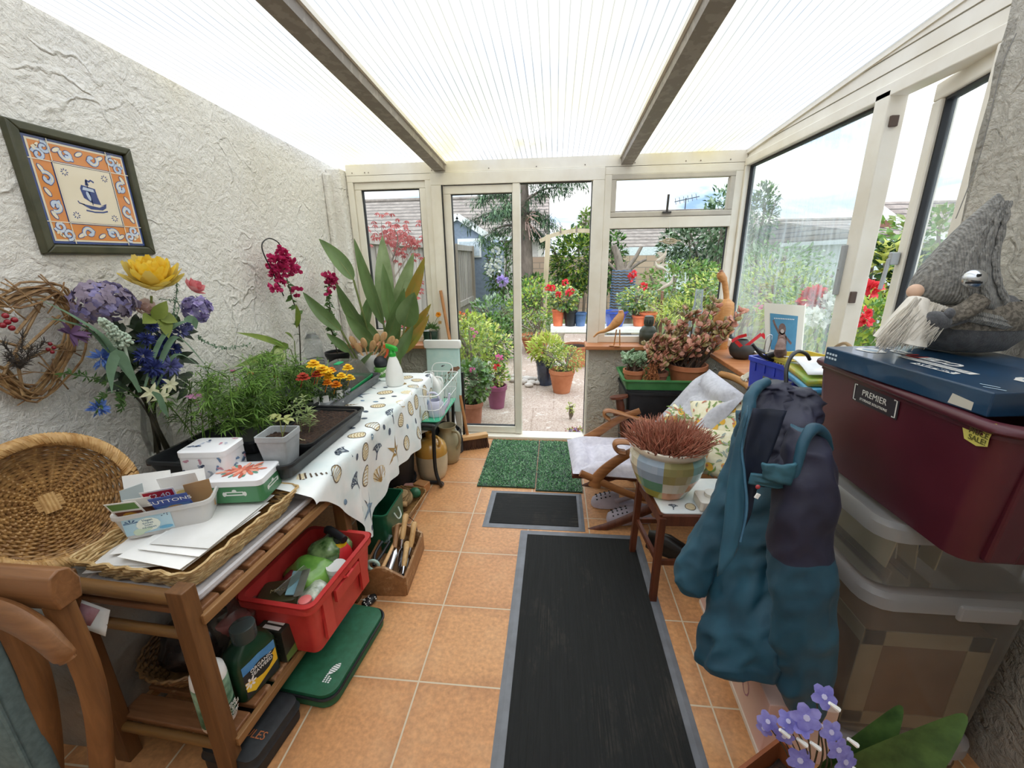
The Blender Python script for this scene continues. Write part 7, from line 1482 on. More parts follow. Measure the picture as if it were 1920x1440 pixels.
mb = MB(); mb.poly([V((-(gx1-gx0)/2-.0006, -.150, .005)), V((-(gx1-gx0)/2-.0006, -.20, .004)), V((-(gx1-gx0)/2-.0006, -.20, .022)), V((-(gx1-gx0)/2-.0006, -.155, .028))]); part('torn_label', mb, m_paint('c9c6b8'), T, smooth=False)
gs = lambda u, v, e: V((-(gx1-gx0)/2-e, -u, v)); mb = MB(); [stroke(mb, gs, [(-.222+.011*k, z_), (-.214+.011*k, z_)], .006, .001) for z_ in (.034, .022) for k in range(4)]; part('small_print', mb, m_paint('c9dbe6'), T, smooth=False)
solo('box_file', 'dark blue box file lying in the burgundy box under the back of the gnome', 'file', MB().box((1.185, 1.16, 1.20), (.13, .52, .044)), m_paint('2d4a66', '3f6080', .3))
# ---------------------------------------------------------------- knitted gnome
m_wool = NT('grey_knit'); _v = m_wool.co(); _s = m_wool('TexWave', {'Vector': m_wool.co((1, 1, .35)), 'Scale': 62., 'Distortion': 3., 'Detail': 2.}).outputs[0]; _n = m_wool.noise(_v, 90, 4); m_wool = m_wool.done(m_wool.bsdf(col=m_wool.ramp(m_wool.math('ADD', m_wool.math('MULTIPLY', _s, .10), m_wool.math('MULTIPLY', _n, .90)), [(.36, '6a6965'), (.62, '97958f')]), rough=.95, sheen=.3, normal=m_wool.bump(m_wool.math('ADD', m_wool.math('MULTIPLY', _s, .25), _n), .8, .008)))
m_felt = mat('charcoal_felt', '4a4b4d', '626366', rough=.95, scale=50, bump=.8, sheen=.3, bd=.004); m_fair = mat('fair_isle_knit', '6f685e', '958d80', rough=.95, scale=110, bump=.8, lo=.46, hi=.54); m_beard = mat('cream_fur', 'd6cfc2', 'efe9de', rough=.9, scale=40, stretch=(1, 1, .2)); m_beardg = mat('grey_fur', 'b5aea3', 'c9c2b7', rough=.9)
GY = 1.31; gp = lambda px, py, d=0: P(px, py, y=GY+d)
T = thing('knitted_gnome', 'plush gnome with a tall grey knitted hat, cream beard and charcoal body', 'soft toy', (1.13, GY, 1.23))
bl, br_, bb = gp(1706, 620), gp(1904, 615), gp(1800, 668); bcn = V(((bl.x+br_.x)/2, GY, (gp(1800, 560).z+1.232)/2)); bw = (br_.x-bl.x)/2
mb = MB().lathe([(.06, 0), (.085, .008), (.105, .04), (.108, .08), (.098, .12), (.07, .15), (.03, .165)], 30, (bcn.x, GY, 1.232), (1, 1), sx=bw/.107, sy=.95); part('body', mb, m_felt, T, world=True)
mb = MB().lathe([(.108, .068), (.112, .10), (.10, .128), (.085, .14)], 30, (bcn.x, GY, 1.232), (0, 0), sx=bw/.110, sy=.96); part('jumper', mb, m_fair, T, world=True)
ctrs = [((1793, 585), .110), ((1795, 560), .112), ((1790, 530), .100), ((1800, 490), .078), ((1825, 445), .058), ((1850, 405), .040), ((1868, 380), .024), ((1873, 368), .010)]
mb = MB().loft([[gp(*c_)+V((r_*cos(tau*i/36)*(1+.035*sin(i*pi*2/3)), r_*.9*sin(tau*i/36)*(1+.03*cos(i*2.1)), .012*sin(tau*i/18)+.30*r_*-cos(tau*i/36)*.25)) for i in range(36)] for c_, r_ in ctrs]); part('hat', mb, m_wool, T, world=True, sub=1)
mb = MB()
for r_, z_ in ((.113, .0), (.116, -.012)): mb.tube([gp(1793, 587)+V((r_*cos(tau*i/40), r_*.9*sin(tau*i/40), z_+.010*sin(tau*i/20)-cos(tau*i/40)*.008)) for i in range(40)], .010, 6, closed=True)
part('hat_brim', mb, m_wool, T, world=True)
mb = MB()
for off in (-.045, -.01, .03):
    pts = bez([gp(*c_)+V((off*r_/.1, -r_*.9*math.sqrt(max(.05, 1-(off/.11)**2)), 0)) for c_, r_ in ctrs[1:-1]], 24)
    for k in (0, pi): mb.tube([p+V((.005*sin(i*.9+k), -.003, 0)) for i, p in enumerate(pts)], .0048, 5)
part('cable_knit', mb, m_wool, T, world=True)
part('nose', MB().ell(gp(1716, 546, -.04), (.019, .018, .019), 16, 12), mat('flesh_felt', 'd8b095', 'e2c0a8', rough=.8), T, world=True)
mb = MB(); q = random.Random(23)
for i in range(1000):
    t = q.random(); s = gp(1715+70*t, 560+22*t+q.uniform(-4, 10), -.085+q.uniform(-.01, .02)); e = gp(1650+85*t+q.gauss(0, 8), 646+q.gauss(0, 6)-8*t, -.11+q.uniform(-.03, .03)); e.z = max(e.z, 1.233); mb.mi = q.choice((0, 0, 0, 0, 0, 1)); mb.tube(bez([s, s.lerp(e, .45)+V((q.gauss(-.006, .006), -.012, .008)), e], 6), lambda u: .0019*(1-u)+.0005, 3, cap=False)
part('beard', mb, [m_beard, m_beardg], T, world=True)
part('beard_pad', MB().tube(bez([gp(1722, 562, -.07), gp(1705, 600, -.085), gp(1686, 640, -.085)], 10), lambda t: .024+.034*t, 14), m_beard, T, world=True)
for pts in (((1840, 560), (1815, 580), (1790, 590), (1768, 597)),): part('sleeve', MB().tube(bez([gp(*p, -.105) for p in pts], 12), .022, 10), m_fair, T, world=True)
part('mitten', MB().ell(gp(1757, 600, -.115), (.034, .022, .022), 14, 10, rot(0, .25, 0)), m_felt, T, world=True); part('thumb', MB().ell(gp(1780, 588, -.128), (.012, .010, .014), 10, 8), m_felt, T, world=True)
mb = MB().tube([gp(1716, 623, -.108), gp(1716, 623, -.118)], .0105, 16); part('button', mb, mat('tan_button', 'b07a45', 'c79460', rough=.4), T, world=True); part('strap', MB().tube(bez([gp(1722, 622, -.108), gp(1760, 612, -.118), (gp(1880, 575, -.06))], 10), .008, 6, flat=(1.6, .5, (0, 0, 1))), m_felt, T, world=True)
mb = MB().ell(gp(1826, 523, -.118), .024, 18, 12); part('bell', mb, m_metal, T, world=True); mb = MB().box(gp(1826, 530, -.143), (.034, .006, .005)); mb.box(gp(1836, 516, -.140), (.006, .006, .006)); part('bell_slots', mb, m_seal, T, world=True, smooth=False)
# ================================================================ JACKET
m_teal2 = mat('teal_jacket_fabric', '1a4558', '25586d', rough=.55, scale=6, bump=.3, bscale=140, bd=.001, sheen=.05); m_navy = mat('navy_jacket_fabric', '1a1b2e', '24253c', rough=.6, scale=8, bump=.3, bscale=140, bd=.001, sheen=.05); m_lin = mat('dark_lining', '0e1524', '172036', rough=.7)
T = thing('jacket', 'teal and navy waterproof jacket on a hanger hooked over the burgundy box', 'jacket', (.70, 1.25, .25))
def drape(name, rows, m, amp=.018, f=(9, 9, 3.2), seed=0, n=64, sub=8, mis=None):
    """cloth tube: rows of (py, left px, right px, y at left, y at right, half thickness)"""
    rr_ = []
    for k in range(len(rows)-1):
        for s in range(sub):
            t = s/sub; r_ = [rows[k][j]*(1-t)+rows[k+1][j]*t for j in range(7)]; rr_.append(r_)
    rr_.append(list(rows[-1])); mb = MB()
    mb.loft([ering(P(r_[1], r_[0], y=r_[3]), P(r_[2], r_[0]+r_[6], y=r_[4]), r_[5], n) for r_ in rr_]); crease(mb, n, amp, f, seed)
    if mis: mb.m = [mis(i//n/sub, i % n/n) for i in range(len(mb.f))]
    return part(name, mb, m, T, world=True, ang=180)
def ering(L_, R_, th, n=26):
    d = R_-L_; c_ = (L_+R_)/2; u = d.normalized(); w_ = u.cross(V((0, 0, 1))).normalized(); w_ = -w_ if w_.dot(CO-c_) < 0 else w_
    return [c_+u*(d.length/2*math.copysign(abs(cos(tau*i/n))**.75, cos(tau*i/n)))+w_*(th*math.copysign(abs(sin(tau*i/n))**.8, sin(tau*i/n))) for i in range(n)]
drape('body', [(770, 1400, 1500, 1.36, 1.20, .045, 0), (820, 1388, 1520, 1.36, 1.16, .055, 0), (900, 1372, 1520, 1.33, 1.13, .060, 0), (980, 1360, 1515, 1.29, 1.10, .062, 0), (1060, 1346, 1505, 1.25, 1.07, .065, 2), (1130, 1334, 1490, 1.21, 1.04, .07, 8), (1185, 1322, 1474, 1.18, 1.02, .075, 18), (1215, 1313, 1462, 1.165, 1.01, .075, 28), (1228, 1312, 1456, 1.16, 1.01, .065, 32), (1234, 1318, 1450, 1.16, 1.01, .045, 32)], m_teal2, .036, (9, 9, 4.0), 1.3)
dep = lambda py: 1.135-.16*(py-770)/480
def strip(pl, pr, m_, name, bulge=.018, wr=.006):
    n_ = len(pl); mb = MB(); mb.grid(lambda u, v: pl[min(n_-1, round(v*(n_-1)))].lerp(pr[min(n_-1, round(v*(n_-1)))], u)+V((0, -bulge*sin(pi*u)-wr*NZ.noise(V((u*3, v*7, bulge*50))), 0)), 10, n_-1); return part(name, mb, m_, T, world=True, solid=.004)
q_ = lambda pts, off, n_=20: bez([P(x, y, y=dep(y)+off) for x, y in pts], n_)
strip(q_(((1412, 765), (1396, 830), (1394, 900), (1398, 950), (1384, 1006)), -.03), q_(((1475, 770), (1450, 840), (1424, 900), (1410, 955), (1390, 1006)), -.02), m_lin, 'lining', -.004)
part('zip_edge', MB().tube([p+V((0, -.012, 0)) for p in q_(((1396, 775), (1386, 830), (1392, 890), (1396, 950), (1384, 1010)), -.035)], .0045, 6), mat('slate_blue_trim', '35607a', '44728d', rough=.5), T, world=True)
strip(q_(((1402, 760), (1380, 820), (1366, 900), (1356, 990), (1344, 1080)), -.03), q_(((1396, 775), (1388, 830), (1393, 890), (1396, 950), (1382, 1030)), -.045), m_teal2, 'front_edge', .012)
drape('near_sleeve', [(800, 1492, 1538, 1.12, 1.10, .03, 10), (830, 1475, 1552, 1.09, 1.07, .048, 8), (890, 1462, 1560, 1.06, 1.05, .056, 4), (960, 1456, 1562, 1.04, 1.03, .058, 0), (1020, 1450, 1563, 1.03, 1.02, .057, 0), (1080, 1444, 1561, 1.02, 1.01, .056, 0), (1150, 1446, 1559, 1.01, 1.0, .054, 0), (1220, 1450, 1555, 1.0, .99, .052, 0), (1270, 1458, 1548, .99, .985, .047, 4), (1310, 1470, 1540, .985, .98, .040, 8), (1326, 1480, 1536, .985, .98, .026, 10)], [m_teal2, m_navy],  .020, (8, 8, 4.5), 4.1, mis=lambda k, a: 1 if k < 4.2 else 0)
drape('far_sleeve', [(800, 1386, 1418, 1.36, 1.33, .03, 0), (840, 1372, 1416, 1.34, 1.30, .045, 0), (900, 1350, 1400, 1.30, 1.27, .05, 4), (960, 1326, 1388, 1.27, 1.24, .052, 8), (1010, 1298, 1370, 1.25, 1.22, .05, 16), (1050, 1274, 1344, 1.23, 1.21, .046, 24), (1080, 1266, 1318, 1.22, 1.20, .038, 28), (1098, 1276, 1300, 1.22, 1.20, .024, 14)], [m_teal2, m_navy], .018, (11, 11, 5), 7.7, mis=lambda k, a: 1 if 1.2 < k < 2.6 and a > .5 else 0)
drape('hood', [(716, 1424, 1474, 1.33, 1.30, .03, 0), (735, 1410, 1482, 1.32, 1.27, .05, 2), (775, 1402, 1478, 1.29, 1.23, .06, 4), (825, 1404, 1462, 1.24, 1.18, .05, 6), (870, 1408, 1444, 1.18, 1.14, .035, 6), (905, 1412, 1430, 1.13, 1.11, .02, 4)], m_navy, .034, (16, 16, 9), 2.2)
drape('hood', [(726, 1478, 1506, 1.30, 1.26, .03, 4), (755, 1474, 1530, 1.26, 1.19, .05, 6), (800, 1462, 1540, 1.20, 1.13, .06, 8), (845, 1446, 1520, 1.14, 1.09, .055, 8), (885, 1436, 1494, 1.10, 1.065, .045, 6), (905, 1436, 1480, 1.09, 1.06, .03, 4)], m_navy, .034, (16, 16, 9), 5.5)
def roll(name, pts, r_, m_): mb = MB().tube(bez(pts, 24), lambda t: r_*(.6+.5*sin(pi*min(1, .1+t*.9))), 16); crease(mb, 16, r_*.3, (25, 25, 25), 3.3); return part(name, mb, m_, T, world=True, sub=1, ang=180)
roll('hood_edge', [P(1440, 714, y=1.30), P(1412, 735, y=1.25), P(1400, 790, y=1.19), P(1404, 850, y=1.14)], .016, m_teal2); roll('collar', [P(1556, 846, y=1.10), P(1547, 815, y=1.085), P(1526, 803, y=1.065), P(1508, 822, y=1.045), P(1498, 860, y=1.03), P(1490, 900, y=1.02)], .0125, m_teal2)
fl2 = mat('faded_teal', '2a5564', '3a6c7c', rough=.6, scale=12)
for k, cs_ in enumerate((((1428, 868), (1494, 868), (1484, 908), (1430, 895)), ((1408, 888), (1450, 884), (1480, 915), (1402, 905)))): a, b, c2, d2 = (P(*p, y=1.02+.02*k) for p in cs_); mb = MB(); mb.grid(lambda u, v: (a*(1-u)+b*u)*(1-v)+(d2*(1-u)+c2*u)*v+V((0, -.012*sin(pi*u)-.008*NZ.noise(V((u*4, v*3, k))), 0)), 10, 6); part('storm_flap', mb, fl2, T, world=True, solid=.008)
mb = MB().ell(P(1421, 913, y=.99), (.006, .004, .006), 8, 6); part('red_toggle', mb, m_paint('a63a3e'), T, world=True); part('badge', MB().box(P(1420, 930, y=.985), (.010, .004, .014), rot(0, .4, 0)), [m_white], T, world=True, smooth=False, bevel=.001)
T = thing('coat_hanger', 'black coat hanger hooked over the corner of the burgundy box, holding the jacket', 'hanger', P(1480, 730, y=1.30)); part('hook', MB().tube(bez([P(1476, 745, y=1.28), P(1474, 715, y=1.30), P(1475, 690, y=1.32), P(1484, 668, y=1.36), P(1497, 659, y=1.41), P(1512, 664, y=1.46), P(1518, 674, y=1.475)], 24), .006, 8), m_black, T, world=True); part('arms', MB().tube(bez([P(1412, 790, y=1.36), P(1445, 755, y=1.31), P(1476, 742, y=1.28), P(1505, 770, y=1.2), P(1528, 805, y=1.14)], 18), .008, 8), m_black, T, world=True)
# pink carton on the floor
T = thing('pink_box', 'pink and cream cardboard box with a curly script on the floor below the jacket', 'box', (.755, 1.30, 0), -.03); part('box_body', MB().box((0, 0, .11), (.19, .62, .22)), mat('pink_card', 'e0b7ad', 'e6cdb9', rough=.8, scale=3), T, smooth=False, bevel=.003); mb = MB(); fpk = lambda u, v, e: V((-.095-e, -.06-u, .11+v)); [stroke(mb, fpk, [(c_+.028*cos(a_/10*tau*k_)*.8, .03*sin(a_/10*tau*k_)+dz_) for a_ in range(11)], .004, .001) for c_, dz_, k_ in ((-.05, 0, .8), (0, .006, 1), (.055, -.004, .75), (.11, .004, 1))]; part('script', mb, m_paint('a8688a'), T, smooth=False); part('white_edge', MB().box((-.096, 0, .008), (.006, .622, .016)), m_paint('e5ddd0'), T, smooth=False)
# streptocarpus in a brown planter
m_plan = mat('brown_planter', '7d421f', '925230', rough=.55); pcn = P(1454, 1380, z=.34); T = thing('square_planter', 'square brown planter at the bottom right corner, holding the violet streptocarpus', 'planter', (pcn.x-.025, pcn.y-.15, 0), .55); mb = MB(); tub(mb, .11, .11, .34, .8, .008, .006, 0); part('planter_body', mb, m_plan, T); compost('compost', T, .095, .095, .29)
T = thing('streptocarpus', 'violet flowering streptocarpus with broad veined leaves at the bottom right corner', 'plant', (pcn.x-.025, pcn.y-.15, .29)); root = V((pcn.x-.005, pcn.y-.13, .31)); m_vio = mat('violet_petal', '7d78cc', 'a8a4ea', rough=.6, scale=30, leaf=.35); m_vio2 = mat('pale_throat', 'd9d6f2', leaf=.3)
q = random.Random(2); D_ = .62
for px, py, s, up in ((1545, 1306, 1, (-.1, -.8, .5)), (1512, 1345, 1.15, (-.2, -.9, .3)), (1440, 1352, .85, (-.5, -.8, .4)), (1558, 1372, 1, (.1, -.9, .4)), (1478, 1352, .85, (-.3, -.6, .7)), (1500, 1425, 1.1, (-.2, -.9, .3)), (1572, 1405, 1.05, (.1, -.9, .2)), (1585, 1428, 1.1, (.2, -.9, .2)), (1432, 1365, .7, (-.7, -.6, .1)), (1470, 1380, .8, (-.4, -.8, .0)), (1505, 1362, .8, (0, -.6, .8))):
    c = P(px, py, y=D_+q.uniform(-.02, .03)); mb = MB(); up = V(up).normalized(); u = up.orthogonal().normalized(); v = up.cross(u); a0 = q.random()*6; mb.mi = 0
    for k in range(5): a = a0+tau*k/5; d = u*cos(a)+v*sin(a); mb.leaf(c, d+up*.1, up, .023*s, .019*s, .1, .1, 4, .86)
    mb.mi = 1; mb.tube([c+up*.002, c-up*.03*s-V((0, 0, .006))], [.005*s, .002], 7); mb.mi = 2; mb.tube(bez([c-up*.03*s-V((0, 0, .006)), (c+root)/2+V((0, -.01, .05)), root], 10), .0016, 4); part('flower', mb, [m_vio, m_vio2, m_vstem], T, world=True)
m_ve = mat('veined_leaf', '2f4a22', '4f6d35', rough=.5, scale=18, bump=.5, bscale=40, leaf=.2)
for tip, w_, ln in ((P(1700, 1392, y=.63), .085, 0), (P(1815, 1428, y=.57), .11, 1)):
    mb = MB(); d = tip-root; mb.leaf(root, d, (-.1, -.75, .6), d.length*1.08, w_, .2, .25, 8, .95); part('leaf', mb, m_ve, T, world=True, sub=1)
for i, (px, py) in enumerate(((1555, 1318), (1495, 1385), (1520, 1392), (1590, 1385), (1462, 1368), (1600, 1440))): c = P(px, py, y=D_); part('bud', MB().tube([c, c+V((.016, -.004, -.010))], [.003, .0045], 6), m_white, T, world=True)
solo('wall_cable', 'thin grey cable running down the rough plaster edge beside the open casement', 'cable', MB().tube(bez([P(1906, 62, y=1.565), P(1880, 120, y=1.57), P(1858, 210, y=1.57), P(1838, 290, y=1.572), P(1812, 360, y=1.572), P(1792, 410, y=1.572)], 20), .0014, 6), mat('cable_grey', '8c8a86'))
# ================================================================ GARDEN
G = -.08
def paving():
    n = NT('pebbled_paving'); v = n.co(); b = n('TexBrick', {'Vector': v, 'Color1': 'a39384', 'Color2': '998878', 'Mortar': '7d6a58', 'Scale': 1., 'Mortar Size': .008, 'Brick Width': .62, 'Row Height': .62}, offset=.35, squash=1); s = n('TexVoronoi', {'Vector': v, 'Scale': 55.}).outputs[1]
    peb = n.mix(.45, b.outputs[0], n.ramp(n.noise(v, 70, 3), [(.35, '8d7565'), (.6, 'd1c3b4')])); lich = n.ramp(n.noise(v, 9, 4, .7), [(.60, 0.), (.66, 1.)])
    return n.done(n.bsdf(col=n.mix(n.math('MULTIPLY', lich, .6), peb, 'd8d3c8'), rough=.9, normal=n.bump(n.noise(v, 80, 3), .4, .005)))
m_pave = paving(); m_earth = mat('garden_earth', '4d4a2c', '6d7a3e', rough=1, scale=5)
struct('ground', MB().box((0, 29, G-.12), (90, 51, .2)), m_earth, smooth=False); struct('path', MB().box((-.2, 6.3, G-.015), (2.6, 5.6, .03)), m_pave, smooth=False)
lf = lambda n_, a, b, t=.3: mat('leaf_'+n_, a, b, rough=.5, scale=6, leaf=t)
L_lime = lf('lime', '8fa636', 'b4c455', .35); L_mid = lf('mid', '4f7a2e', '74984a'); L_deep = lf('deep', '2c4a22', '446632', .2); L_grey = lf('grey', '7d9472', 'a0b292'); L_yel = lf('gold', 'a9b04a', 'cdd076', .35); L_ol = lf('olive', '6a7a3c', '8c9a56'); L_red = lf('maple', '8a3a38', 'b3605a', .35); L_dark = lf('ivy', '1e3a1c', '33552c', .15)
f_red = mat('geranium_red', 'c4202c', 'e0444a', rough=.6, leaf=.25); f_pk = mat('geranium_pink', 'd8589a', 'ec8abe', rough=.6, leaf=.3); f_wh = mat('white_bloom', 'dfe2d6', 'f2f2ea', rough=.7, leaf=.3); f_pp = mat('lilac_bloom', 'a08ac4', 'c2aedd', rough=.7, leaf=.3); f_or = mat('tangerine_bloom', 'd8683a', 'e88a58', rough=.6, leaf=.25); m_bark = mat('grey_bark', '6d6258', '8d8174', rough=.95, scale=14, bump=.6, stretch=(1, 1, .3), bd=.02)
def heads(par, pts, m, r, n=16, name='flower_head'):
    q = random.Random(len(pts)*7+int(pts[0][0]))
    for px, py, y in pts:
        c = P(px, py, y=y); mb = MB()
        for i in range(n): d = V((q.gauss(0, 1), q.gauss(-.3, 1), q.gauss(.3, 1))).normalized(); mb.leaf(c+d*r*.4, d, (q.gauss(0, 1), -1, q.gauss(0, 1)), r*.8, r*.7, .2, .1, 2)
        part(name, mb, m, par, world=True)
def bush(name, lab, px, py, y, rx, rz, n, L, w, mats, seed, ry=None, cat='plant', group=None, up=.5, base=G, shell=.4):
    c = P(px, py, y=y); mats = mats if isinstance(mats, list) else [mats]; T = thing(name, lab, cat, (c.x, c.y, base), group=group)
    mb = MB(); leafcloud(mb, c, (rx, ry or rx*.8, rz), n, L, w, up, seed, shell, nm=len(mats)); part('foliage', mb, mats, T, world=True)
    q = random.Random(seed); mb = MB()
    for i in range(5): mb.tube(bez([V((c.x+q.gauss(0, rx*.1), c.y+q.gauss(0, rx*.1), base)), V((c.x+q.gauss(0, rx*.2), c.y, (base+c.z)/2)), c+V((q.gauss(0, rx*.5), q.gauss(0, rx*.3), rz*.4))], 6), .008+.012*rx, 5)
    part('stems', mb, m_bark, T, world=True); return T
# pots by the door
def gpot(name, lab, px, py, wpx, hpx, m, **k):
    c = P(px, py, z=G); a, b = P(px-wpx/2, py-hpx, y=c.y), P(px+wpx/2, py-hpx, y=c.y); r = (b.x-a.x)/2; h = (a.z+b.z)/2-G; c.y += r*.7; return flower_pot(name, lab, (c.x, c.y, G), r, h, m, rim=min(.05, h*.2), **k), c, r, h
o, c, r, h = gpot('terracotta_pot', 'old terracotta pot outside, lowest at the left behind the sliding door glass', 884, 798, 42, 40, m_terrad, taper=.75)
T = bush('geranium', 'bushy green geranium with one pink flower in the old terracotta pot outside the sliding door', 888, 715, 3.95, .17, .22, 700, .055, .045, [L_mid, L_grey], 101, base=G+h-.02); heads(T, [(886, 694, 3.82)], f_pk, .03)
m_purp = mat('plum_plastic', '7d3f5e', '8f5070', rough=.4); o, c, r, h = gpot('plum_pot', 'plum coloured plastic pot of pink geranium outside the sliding door', 930, 768, 40, 42, m_purp, taper=.68)
T = bush('geranium', 'pink and red geranium growing in the plum coloured pot', 925, 705, 4.5, .17, .17, 420, .05, .04, [L_mid, L_yel], 102, base=G+h-.02); heads(T, [(936, 671, 4.4), (926, 732, 4.3)], f_pk, .045, 24); heads(T, [(932, 688, 4.35)], f_red, .04, 20); heads(T, [(918, 682, 4.4)], f_wh, .03)
o, c, r, h = gpot('ridged_pot', 'ridged terracotta pot on the paving in the open doorway', 1053, 740, 50, 44, m_terra, rings=7, taper=.62)
bush('small_shrub', 'fine-leaved yellow green shrub growing in the ridged terracotta pot', 1058, 672, c.y, .25, .17, 1300, .032, .013, [L_yel, L_mid, L_ol], 103, base=G+h-.03)
m_bb = mat('blue_black_glaze', '1f2836', '31405a', rough=.2, coat=.5); o, c, r, h = gpot('glazed_pot', 'blue-black glazed pot behind the ridged terracotta pot', 1022, 724, 38, 48, m_bb, rings=5, taper=.7)
bush('broadleaf_shrub', 'bright lime leaved shrub in the blue-black glazed pot', 1025, 655, c.y, .23, .17, 420, .10, .035, [L_lime, L_yel], 104, base=G+h-.03, up=2)
o, c, r, h = gpot('bowl_planter', 'wide pale terracotta bowl planter behind the glazed pot', 1003, 665, 60, 34, m_terra, taper=.6); bush('bowl_plants', 'wispy pale plants with white flowers in the wide bowl planter', 1003, 610, 6.6, .30, .22, 500, .05, .014, [L_grey, L_ol], 105, base=G+h-.03)
mb = MB(); q = random.Random(4)
for i in range(16): mb.ell(V((-.42+q.gauss(0, .12), 5.35+q.gauss(0, .14), G+.03)), (q.uniform(.03, .07), q.uniform(.03, .06), .03), 8, 6)
solo('pebbles', 'pale pebbles in a tray on the paving left of the glazed pot', 'stones', mb, mat('pale_stone', 'b3aaa0', 'd6d0c8', rough=.8), kind='stuff')
T = bush('creeping_plant', 'small purple flowered weed growing by the door threshold', 1080, 812, 3.62, .10, .05, 160, .03, .014, [L_lime, L_red], 106); heads(T, [(1080, 806, 3.6), (1070, 808, 3.6), (1086, 812, 3.6)], f_pp, .018)
bush('paving_weed', 'small green weed sprouting from a paving crack near the ridged pot', 1070, 765, 4.05, .04, .06, 60, .03, .012, [L_lime], 107)
# white bench with pots
BY = 6.2; bz = P(1065, 611, y=BY).z; T = thing('white_bench', 'white painted garden table carrying potted geraniums, seen through the open doorway', 'table', (.62, BY, G)); part('top', MB().box((.62, BY, bz-.035), (1.36, .42, .07)), m_paint('dcdcd6', 'e8e8e2', .6), T, world=True, smooth=False, bevel=.01)
for x in (.08, 1.18): part('leg', MB().lathe([(.10, G), (.10, G+.06), (.06, G+.12), (.055, bz-.15), (.10, bz-.07)], 14, (x, BY, 0), (1, 1)), m_paint('dcdcd6'), T, world=True)
def bpot(name, lab, px, w_, top, m, **k): c = P(px, 608, y=BY); a, b = P(px-w_/2, top, y=BY), P(px+w_/2, top, y=BY); return flower_pot(name, lab, (c.x, BY, bz+.003), (b.x-a.x)/2, a.z-bz, m, rim=.03, **k)
bpot('terracotta_pot', 'orange terracotta pot at the left end of the white garden table', 1046, 24, 580, mat('orange_terracotta', 'c8623c', 'd67a52', rough=.7)); bpot('black_pot', 'black plastic pot between the orange pot and the blue pot on the white garden table', 1069, 26, 582, m_black); bpot('blue_pot', 'slate blue pot on the white garden table, beside the door frame', 1088, 24, 586, mat('slate_blue_glaze', '3f5a7c', '53709a', rough=.3), soil=False)
bpot('blue_bowl', 'cobalt blue glazed bowl on the garden table, just right of the door frame', 1152, 50, 583, mat('cobalt_glaze', '2c47a0', '3d5cba', rough=.2, coat=.5), taper=.6); bpot('terracotta_pot', 'orange terracotta pot on the garden table, left of the dark lantern', 1197, 26, 592, mat('orange_terracotta', 'c8623c')); bpot('terracotta_pot', 'wider orange terracotta bowl on the garden table behind the lantern', 1214, 34, 586, mat('orange_terracotta', 'c8623c'))
T = bush('red_geranium', 'red geranium above the orange and black pots on the white garden table', 1058, 560, BY, .22, .17, 520, .06, .05, [L_mid, L_yel, L_grey], 108, base=bz+.1); heads(T, [(1035, 540, 6.05), (1028, 540, 6.05), (1060, 530, 6.0), (1071, 546, 5.95), (1047, 553, 5.95), (1066, 550, 6)], f_red, .05, 26)
T = bush('red_geranium', 'red geranium with pale leaves behind the goose, on the garden table', 1190, 562, BY+.1, .25, .18, 420, .06, .05, [L_yel, L_grey, L_mid], 109, base=bz+.1); heads(T, [(1207, 537, 6), (1182, 522, 6.2), (1187, 514, 6.2)], f_red, .055, 26)
o = flower_pot('clay_bowl', 'wide clay bowl on the ground beneath the white garden table', (.33, 6.3, G), .22, .32, m_terra, taper=.7)
# big left border
for i, (px, py, y, rx, rz, n, L_, w_, ms, lb) in enumerate(((875, 640, 4.6, .28, .34, 900, .06, .028, [L_lime, L_ol], 'feathery lime shrub low behind the sliding door glass, nearest the house'), (908, 655, 5.2, .34, .32, 900, .065, .03, [L_mid, L_yel], 'mid green shrub in front of the path, behind the plum pot'), (890, 625, 5.8, .34, .26, 800, .07, .035, [L_yel, L_lime], 'yellow green leafy shrub in the middle of the sliding door glass'), (930, 632, 6.6, .34, .38, 800, .07, .04, [L_mid, L_deep], 'deep green leafy shrub at the right of the sliding door glass'), (868, 612, 7.2, .4, .26, 500, .09, .03, [L_ol, L_red], 'reddish mixed shrub at the left of the sliding door glass'), (925, 590, 8.2, .5, .36, 800, .10, .04, [L_mid, L_grey], 'tall grey green shrub with a lilac flower head, behind the sliding door glass'))):
    T = bush('border_shrub', lb, px, py, y, rx, rz, n, L_, w_, ms, 120+i, group='shrubs of the left border')
    if i == 5: heads(T, [(942, 527, 7.9)], f_pp, .11, 40)
    if i == 4: heads(T, [(866, 590, 6.9), (870, 600, 6.9)], f_or, .06); heads(T, [(868, 618, 6.9), (872, 612, 6.8)], f_pp, .07)
    if i == 0: heads(T, [(885, 618, 4.4), (893, 624, 4.4), (888, 630, 4.4)], f_pk, .022)
T = bush('white_shrub', 'white flowering dark shrub against the end of the wooden fence', 938, 505, 10.5, .38, .85, 800, .12, .05, [L_deep, L_mid], 130); heads(T, [(915, 500, 10), (925, 492, 10), (932, 505, 10), (920, 512, 10), (930, 470, 10), (940, 488, 10)], f_wh, .10)
bush('path_shrub', 'lime green shrub on the left side of the open doorway', 1005, 570, 7.6, .50, .45, 1000, .08, .04, [L_lime, L_mid], 131); bush('dark_shrub', 'dark green shrub around the foot of the conifer', 1006, 545, 9.4, .5, .36, 650, .10, .05, [L_deep, L_mid], 132)
bush('leafy_tree', 'dense bright green shrub filling the garden arch', 1082, 490, 10.6, .66, .78, 2200, .13, .065, [L_mid, L_deep, L_lime], 133); bush('leafy_tree', 'leafy treetop rising above the arch beam at the door frame', 1100, 418, 11.6, .20, .35, 220, .13, .06, [L_mid, L_ol], 134)
